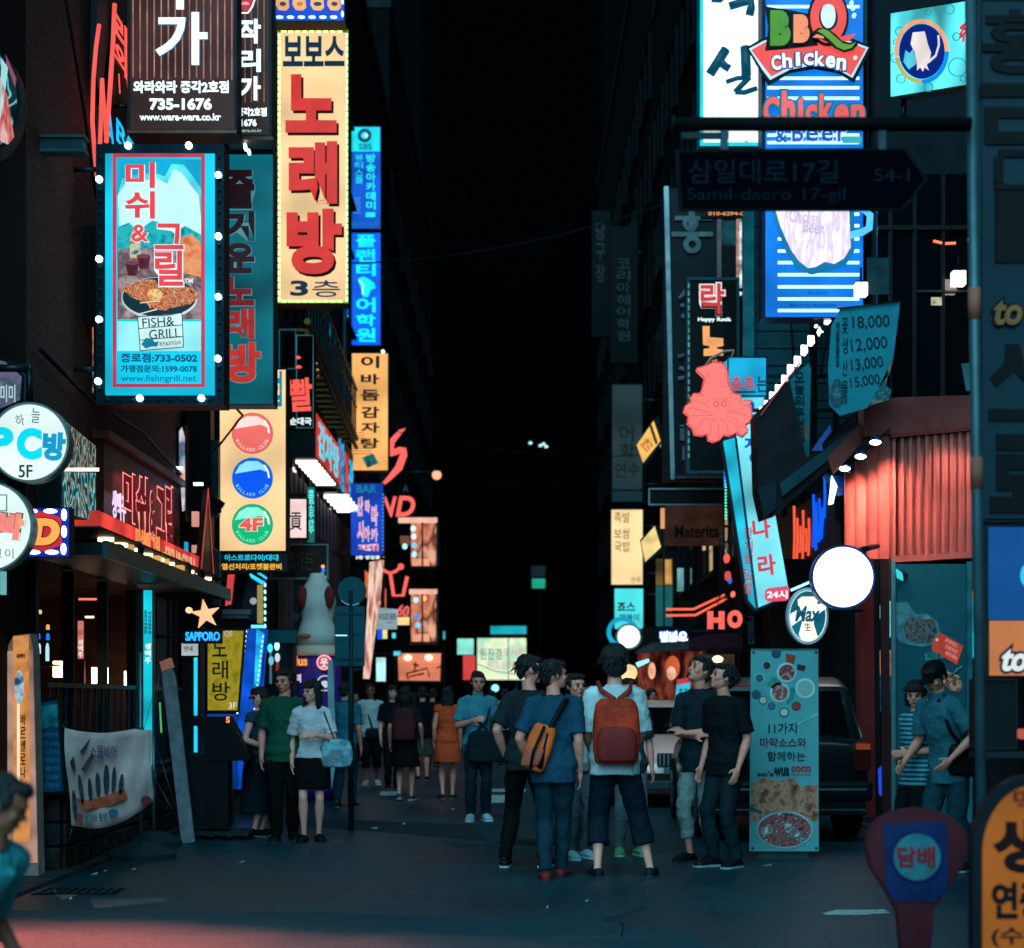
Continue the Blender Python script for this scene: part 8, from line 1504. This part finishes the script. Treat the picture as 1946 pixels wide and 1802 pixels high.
def rbox(c, a, b, g, n=16):
    """rounded block: half axes a, b, g (g up)"""
    rs = []
    for k, m in ((-1, .82), (-.9, .95), (-.5, 1.02), (0, 1.04), (.5, 1.0), (.85, .9), (1, .7)): rs.append((c + g * k, a * m, b * m))
    V, Fc = [], []
    for cc, aa, bb in rs:
        for i in range(n):
            t_ = 2 * math.pi * i / n; cs, sn = math.cos(t_), math.sin(t_); p = .55; V.append(cc + aa * math.copysign(abs(cs) ** p, cs) + bb * math.copysign(abs(sn) ** p, sn))
    for k in range(len(rs) - 1):
        for i in range(n): j = (i + 1) % n; Fc.append((k*n+i, k*n+j, (k+1)*n+j, (k+1)*n+i))
    Fc.append(tuple(range(n))[::-1]); Fc.append(tuple((len(rs)-1)*n + i for i in range(n))); return V, Fc
NEAR, MID, FAR = .009, .012, .015
# --- foreground centre group
A = person('man in dark tee and black trousers looking right, hand in pocket', 1000, 1650, 1.80, 165, '#1a2528', '#070a0c', headyaw=105, lean=(.015, .0), arms=((.03, .03, -.285), HANG), elbow=((.5, -1, 0), (.3, -1, 0)), legs=((.105, .0, 0), (.075, .05, 0)), shoes='#0b0e12', sole='#b0c4c8', vox=NEAR, hem=.46)
B = person('man in blue tee and jeans walking away with orange sling bag, head turned right', 1052, 1672, 1.74, 172, '#164054', '#10303c', headyaw=112, pitch=-4, lean=(.0, .01), arms=((.02, .06, -.275), (.02, .02, -.315)), elbow=((.6, -1, 0), (.2, -1, 0)), legs=((.03, -.05, .0), (.02, .12, 0)), shoes='#7a2428', sole='#4a2a2c', vox=NEAR, wide=1.06, hem=.44)
C_ = person('tall man in white tee and navy cropped trousers with red backpack, seen from behind', 1168, 1668, 1.84, 180, '#bccccc', '#0a1a26', lean=(0, .0), arms=((.0, .12, -.27), (.0, .13, -.26)), elbow=((.4, -1, 0), (.3, -1, 0)), legs=((.075, -.01, 0), (.155, .02, 0)), pant=.78, loose=2.0, shoes='#14181c', bare=True, sole='#2a3236', hair='fluffy', sleeve=.66, hem=.45, vox=NEAR, skin=SKIN2)
H = C_['H']; s, f, up = C_['s'], C_['f'], C_['up']; bc = C_['sh'].lerp(C_['pel'], .60) - f * .125 * H
RBK = D('#c0361c', .6, var=.5, scale=6, bump=.4); 
bag('backpack', 'orange red backpack with dark band worn by the tall man in white', 'backpack', C_, [rbox(bc, s * .098 * H, f * .06 * H, up * .140 * H)], RBK, [([C_['sh'] + s * sg * .072 * H + f * .02 * H + z_ * .035 * H, C_['sh'] + s * sg * .062 * H - f * .062 * H + z_ * .0 * H, bc + up * .14 * H + s * sg * .012 * H - f * .035 * H], .020) for sg in (-1, 1) for z_ in (Vector((0, 0, 1)),)], D('#a8302c', .7), pocket=([rbox(bc - up * .055 * H - f * .045 * H, s * .085 * H, f * .03 * H, up * .075 * H)], D('#7a2220', .6, var=.4)))
H = B['H']; s, f, up = B['s'], B['f'], B['up']; bc = B['pel'] - s * .055 * H - f * .10 * H + Vector((0, 0, .085 * H)); tl_ = (up * .9 + s * .30).normalized(); 
bag('sling_bag', 'bright orange sling bag with black strap on the man in blue', 'bag', B, [rbox(bc, (s - tl_ * s.dot(tl_)) * .062 * H, f * .035 * H, tl_ * .105 * H)], D('#f4642c', .6, var=.3, scale=5), [([B['sh'] + s * .07 * H + Vector((0, 0, .02)) + f * .03 * H, B['sh'] + s * .06 * H - f * .065 * H, bc + tl_ * .08 * H + s * .02 * H - f * .02 * H, bc - tl_ * .10 * H + s * .04 * H - f * .03 * H], .022), ([bc + tl_ * .1 * H - f * .05 * H, bc - tl_ * .02 * H - f * .065 * H - s * .01 * H, bc - tl_ * .1 * H - f * .05 * H], .012)], D('#0a0f14', .6), pocket=([rbox(bc - tl_ * .045 * H - f * .03 * H - s * .01 * H, s * .045 * H, f * .02 * H, tl_ * .045 * H)], D('#a85038', .6)))
person('person in white shirt and grey trousers mostly hidden between the two men', 1092, 1632, 1.66, 30, '#9fb4b8', '#4a5a60', legs=((.05, .03, 0), (.05, 0, 0)), shoes='#8fb8c4', sole='#c8d8dc', vox=MID, hair='short')
person('person in patterned trousers and green shoes hidden behind the red backpack', 1196, 1626, 1.62, 10, '#2c3c44', '#54646a', legs=((.06, .0, 0), (.045, .02, 0)), shoes='#4a8a64', sole='#8ab0a0', vox=MID, d=foot(1626))
D1 = person('man in dark v neck tee with folded arms looking up left, pale cropped trousers', 1332, 1640, 1.80, -35, '#12222a', '#7a8a84', headyaw=-60, pitch=-22, lean=(-.01, -.02), arms=((-.13, .10, -.19), (-.11, .14, -.17)), elbow=((.7, -.1, -1), (.7, -.1, -1)), legs=((.06, 0, 0), (.07, .02, 0)), pant=.82, shoes='#0c1214', sole='#2c3a3c', vox=NEAR, hem=.44, hand_dir=((-1, .2, .3), (-1, .1, .35)), bottommat=D('#7f8d88', .9, var=.35, scale=12, bump=.4), wide=1.08)
E1 = person('man in black tee and dark jeans looking up left beside the folded arms', 1380, 1648, 1.73, -50, '#0a0f14', '#0c2228', headyaw=-75, pitch=-18, lean=(-.01, 0), arms=((.03, .03, -.31), (.035, .05, -.31)), legs=((.05, .03, 0), (.07, .0, 0)), shoes='#10161a', sole='#8aa4ac', vox=NEAR, hem=.45, wide=1.1)
# --- left couple and woman
person('young man in green tee and black trousers walking beside the woman in white', 540, 1598, 1.74, 8, '#0f4c38', '#050708', headyaw=-22, pitch=10, arms=((.035, .02, -.315), (.03, .03, -.31)), legs=((.045, .05, 0), (.05, -.04, .012)), shoes='#14100f', sole='#3a2c2c', vox=NEAR, loose=1.5, hem=.46, wide=1.04)
G1 = person('woman in white tee and short black skirt carrying a pale tote', 592, 1600, 1.62, 5, '#c8c4c8', '#05080a', headyaw=-38, pitch=6, female=True, arms=((.035, .0, -.31), (-.06, .14, -.14)), elbow=((.4, -1, 0), (.7, -.4, -.6)), legs=((.045, .035, 0), (.045, -.02, .0)), pant=0, skirt=.33, hem=.52, skin=SKIN2, hair='long', shoes='#0c0a0c', bare=True, sole='#1c1a1c', vox=NEAR, hand_dir=(None, (-1, .3, .1)))
H = G1['H']; s, f = G1['s'], G1['f']; bc = G1['pel'] + s * .155 * H + f * .06 * H + Vector((0, 0, .03 * H))
bag('tote_bag', 'pale blue printed cloth tote hanging from the elbow of the woman in white', 'bag', G1, [rbox(bc, s * .095 * H, f * .022 * H, Vector((0, 0, .085 * H)))], EN(['#5a9aa8', '#88b8c0', '#4a8090', '#a87a70'], 5, 1, 3, lit=False), [([bc + s * sg * .05 * H + Vector((0, 0, .07 * H)), G1['el1'] + Vector((0, 0, .02)), bc + s * -sg * .05 * H + f * .03 + Vector((0, 0, .07 * H))], .009) for sg in (1,)] + [([G1['S1'] + Vector((0, 0, .035)), G1['S1'] + f * .075 - s * .01, G1['el1'] + f * .05, bc + Vector((0, 0, .08 * H))], .009)], D('#5a4a4c', .7), fold=.03)
person('woman with glasses in a long dark denim dress reading the lectern menu', 490, 1594, 1.56, 70, '#1f3c4c', '#101c24', headyaw=-50, pitch=8, female=True, arms=((.06, .14, -.20), (.04, .12, -.22)), elbow=((.3, -1, 0), (.3, -1, 0)), pant=0, skirt=.16, hem=.50, skin=SKIN2, hair='bob', shoes='#0c0c0e', vox=MID, glasses=True, sleeve=.2, d=foot(1590))
# --- second row
person('man in bright blue shirt walking away behind the tote', 655, 1536, 1.66, 170, '#1c6474', '#12303c', legs=((.05, -.04, .01), (.04, .06, 0)), shoes='#14181c', vox=MID, collar=True, hair='short')
F1 = person('man in white printed tee with crossbody strap walking towards the viewer', 704, 1492, 1.70, 5, '#b4b8b8', '#060809', headyaw=0, legs=((.04, .08, 0), (.06, -.02, .01)), shoes='#c8b0b4', sole='#d0d0d4', vox=MID, pant=.72, loose=1.8, skin=SKIN3, arms=((.07, .05, -.28), (.04, .04, -.3)))
H = F1['H']; bc = F1['pel'] + F1['s'] * .02 * H + F1['f'] * .10 * H + Vector((0, 0, -.01)); bag('crossbody_bag', 'black crossbody bag hanging low in front of the white printed tee', 'bag', F1, [rbox(bc, F1['s'] * .07 * H, F1['f'] * .025 * H, Vector((0, 0, .05 * H)))], BLACK, [([F1['S0'] + Vector((0, 0, .03)), F1['sh'].lerp(F1['pel'], .4) - F1['s'] * .04 + F1['f'] * .12, bc + Vector((0, 0, .04 * H))], .016)])
person('slim woman in black with loose hair behind the white printed tee', 745, 1500, 1.66, 10, '#0c1014', '#0a0c10', headyaw=15, female=True, legs=((.04, .03, 0), (.04, 0, 0)), hair='long', shoes='#101214', vox=MID, skin=SKIN2)
P1 = person('walker in black skirt with dark red backpack seen from behind', 770, 1522, 1.62, 178, '#0f171b', '#06080a', legs=((.05, -.035, .02), (.05, .04, 0)), pant=0, skirt=.30, female=True, shoes='#2a4450', sole='#b0c0c4', vox=MID, hair='bob', arms=((.05, .02, -.3), (.06, .03, -.28)))
H = P1['H']; bc = P1['sh'].lerp(P1['pel'], .5) - P1['f'] * .11 * H; bag('backpack', 'dark maroon backpack on the walker in the black skirt', 'backpack', P1, [rbox(bc, P1['s'] * .10 * H, P1['f'] * .05 * H, P1['up'] * .14 * H)], D('#4a1c1c', .7, var=.3), [([P1['sh'] + P1['s'] * sg * .05 * H + Vector((0, 0, .05)), P1['sh'] + P1['s'] * sg * .06 * H - P1['f'] * .1, bc + P1['up'] * .12 * H], .018) for sg in (-1, 1)], D('#3a1618', .7))
person('person in dark top and patterned shorts between the two backpacks of the crowd', 803, 1484, 1.66, 190, '#080c10', '#3c3a36', pant=.48, loose=2, legs=((.05, -.03, .01), (.05, .04, 0)), shoes='#101416', vox=FAR, hair='short', bottommat=D('#54504a', .9, var=.8, scale=30))
person('woman in bright orange sleeveless dress walking away bare legged', 850, 1520, 1.62, 182, '#cf4a26', '#d84c24', female=True, pant=0, skirt=.33, legs=((.04, -.03, .01), (.045, .05, 0)), shoes='#2a1c1c', bare=True, vox=MID, hair='long', sleeve=.12, skin=SKIN, bottommat=D('#cf4a26', .8, var=.15, scale=4, bump=.3))
K1 = person('man in pale blue open shirt holding phone with a large dark messenger bag', 908, 1560, 1.76, 6, '#3a7c8a', '#0c2028', headyaw=8, pitch=8, arms=((-.05, .14, -.13), (.05, .05, -.30)), elbow=((.6, -.5, -.8), (.4, -1, 0)), legs=((.05, .04, 0), (.05, .0, 0)), shoes='#8fa8b0', sole='#c0d0d4', vox=MID, collar=True, hem=.46)
H = K1['H']; bc = K1['pel'] + K1['s'] * .05 * H + K1['f'] * .12 * H - Vector((0, 0, .02 * H)); bag('messenger_bag', 'large flat dark messenger bag worn in front of the pale blue shirt', 'bag', K1, [rbox(bc, K1['s'] * .13 * H, K1['f'] * .03 * H, Vector((0, 0, .105 * H)))], D('#0a1a20', .7, var=.2), [([K1['S1'] + Vector((0, 0, .03)), K1['sh'].lerp(K1['pel'], .5) + K1['s'] * .09 + K1['f'] * .14, bc - K1['s'] * .08 * H + Vector((0, 0, .09 * H))], .014), ([K1['S0'] + Vector((0, 0, .03)), K1['sh'].lerp(K1['pel'], .5) - K1['s'] * .0 + K1['f'] * .15, bc + K1['s'] * .02 * H + Vector((0, 0, .09 * H))], .014)], D('#0c1c26', .7))
for (lb, u, v, H_, fa, c1, c2, hr_) in [('distant man in white shirt before the lit billboard', 960, 1458, 1.68, 175, '#9fb0b0', '#141c20', 'short'), ('distant person in dark clothes right of the man looking right', 1116, 1470, 1.72, 10, '#101a20', '#0c1418', 'short'),
        ('distant person in grey near the traffic sign pole', 676, 1450, 1.60, 0, '#2a4650', '#101820', 'short'), ('distant woman with dark bob in front of the pink signboard', 786, 1452, 1.6, 170, '#14181c', '#0c1014', 'bob'), ('distant person with swinging arm under the pink signboard', 822, 1462, 1.66, 180, '#0c1216', '#12181c', 'short'),
        ('person with fluffy dark hair before the warm stall', 1238, 1478, 1.62, 20, '#4a2c40', '#141a20', 'fluffy'), ('distant person in teal jacket beyond the pale blue shirt', 935, 1448, 1.64, 185, '#123a44', '#0c1418', 'short'), ('distant figure in dark coat left of the warm stall', 1142, 1465, 1.68, 0, '#0a1216', '#0a0f12', 'short')]:
    person(lb, u, v, H_, fa, c1, c2, vox=FAR, hair=hr_, shoes='#14181a', legs=((.05, .03, 0), (.05, -.03, .01)))
# --- couple at right
L1_ = person('woman in teal striped tee and black trousers looking at a phone', 1742, 1650, 1.60, -60, None, '#0a0e12', headyaw=-20, pitch=14, female=True, arms=(HANG, HANG)) if False else person('woman in teal striped tee and black trousers looking at a phone', 1742, 1650, 1.58, -60, '#2c8090', '#0a0e12', headyaw=-20, pitch=14, female=True, arms=((-.04, .09, -.20), (-.02, .12, -.18)), elbow=((.5, -1, -.2), (.5, -1, -.2)), skin=SKIN, hair='bob', shoes='#0c0f12', vox=NEAR, hem=.44, topmat=stripes('#0c3a46', '#3f98a4', 26, 'Z', .5), wide=1.05)
M1 = person('man in black cap and teal polo bending over the woman in stripes', 1808, 1656, 1.76, -55, '#2a6470', '#143a44', headyaw=-50, pitch=32, lean=(0, .09), shz=.80, arms=((.03, .10, -.27), (.03, .05, -.25)), elbow=((.3, -1, 0), (.8, -.8, 0)), legs=((.06, .05, 0), (.06, -.06, 0)), skin=SKIN, cap='#05080a', shoes='#0c1216', sole='#8aa0a4', vox=NEAR, collar=True, loose=1.8, hem=.44)
H = M1['H']; bc = M1['pel'] + M1['s'] * .05 * H - M1['f'] * .02 * H + Vector((0, 0, .02)) - Vector((0, .12, 0)); bag('shoulder_bag', 'black shoulder bag hanging at the hip of the man in cap', 'bag', M1, [rbox(bc, Vector((.085 * H, 0, 0)), Vector((0, .035 * H, 0)), Vector((0, 0, .075 * H)))], D('#06090c', .6), [([M1['sh'] - M1['s'] * .02 * H + Vector((0, -.12, .02)), M1['sh'].lerp(M1['pel'], .5) + Vector((.0, -.20, 0)), bc + Vector((-.05, -.03, .07 * H))], .016)], D('#070b10', .6))
# --- blurred foreground person at the left edge
N1 = person('blurred stooping person in cyan shirt cut off at the lower left', -122, 1900, 1.46, 75, '#3aa4ac', '#0c1418', headyaw=100, pitch=25, lean=(0.0, .14), shz=.62, hips=.47, arms=((.10, .12, -.22), (.05, .0, -.25)), elbow=((.9, -.6, .2), (.4, -1, 0)), skin=SKIN3, loose=2.6, d=6.2, vox=MID, legs=((.06, .03, 0), (.06, -.05, 0)), sleeve=.62)
H = N1['H']; bc = N1['wr0'] + Vector((.0, -.03, -.10)); bag('handbag', 'black bag held by the stooping person at the lower left', 'bag', N1, [rbox(bc, Vector((.11, 0, 0)), Vector((0, .06, 0)), Vector((0, 0, .11)))], BLACK, [([bc + Vector((-.05, 0, .1)), N1['wr0'] + Vector((0, 0, .02)), bc + Vector((.05, 0, .1))], .01)])
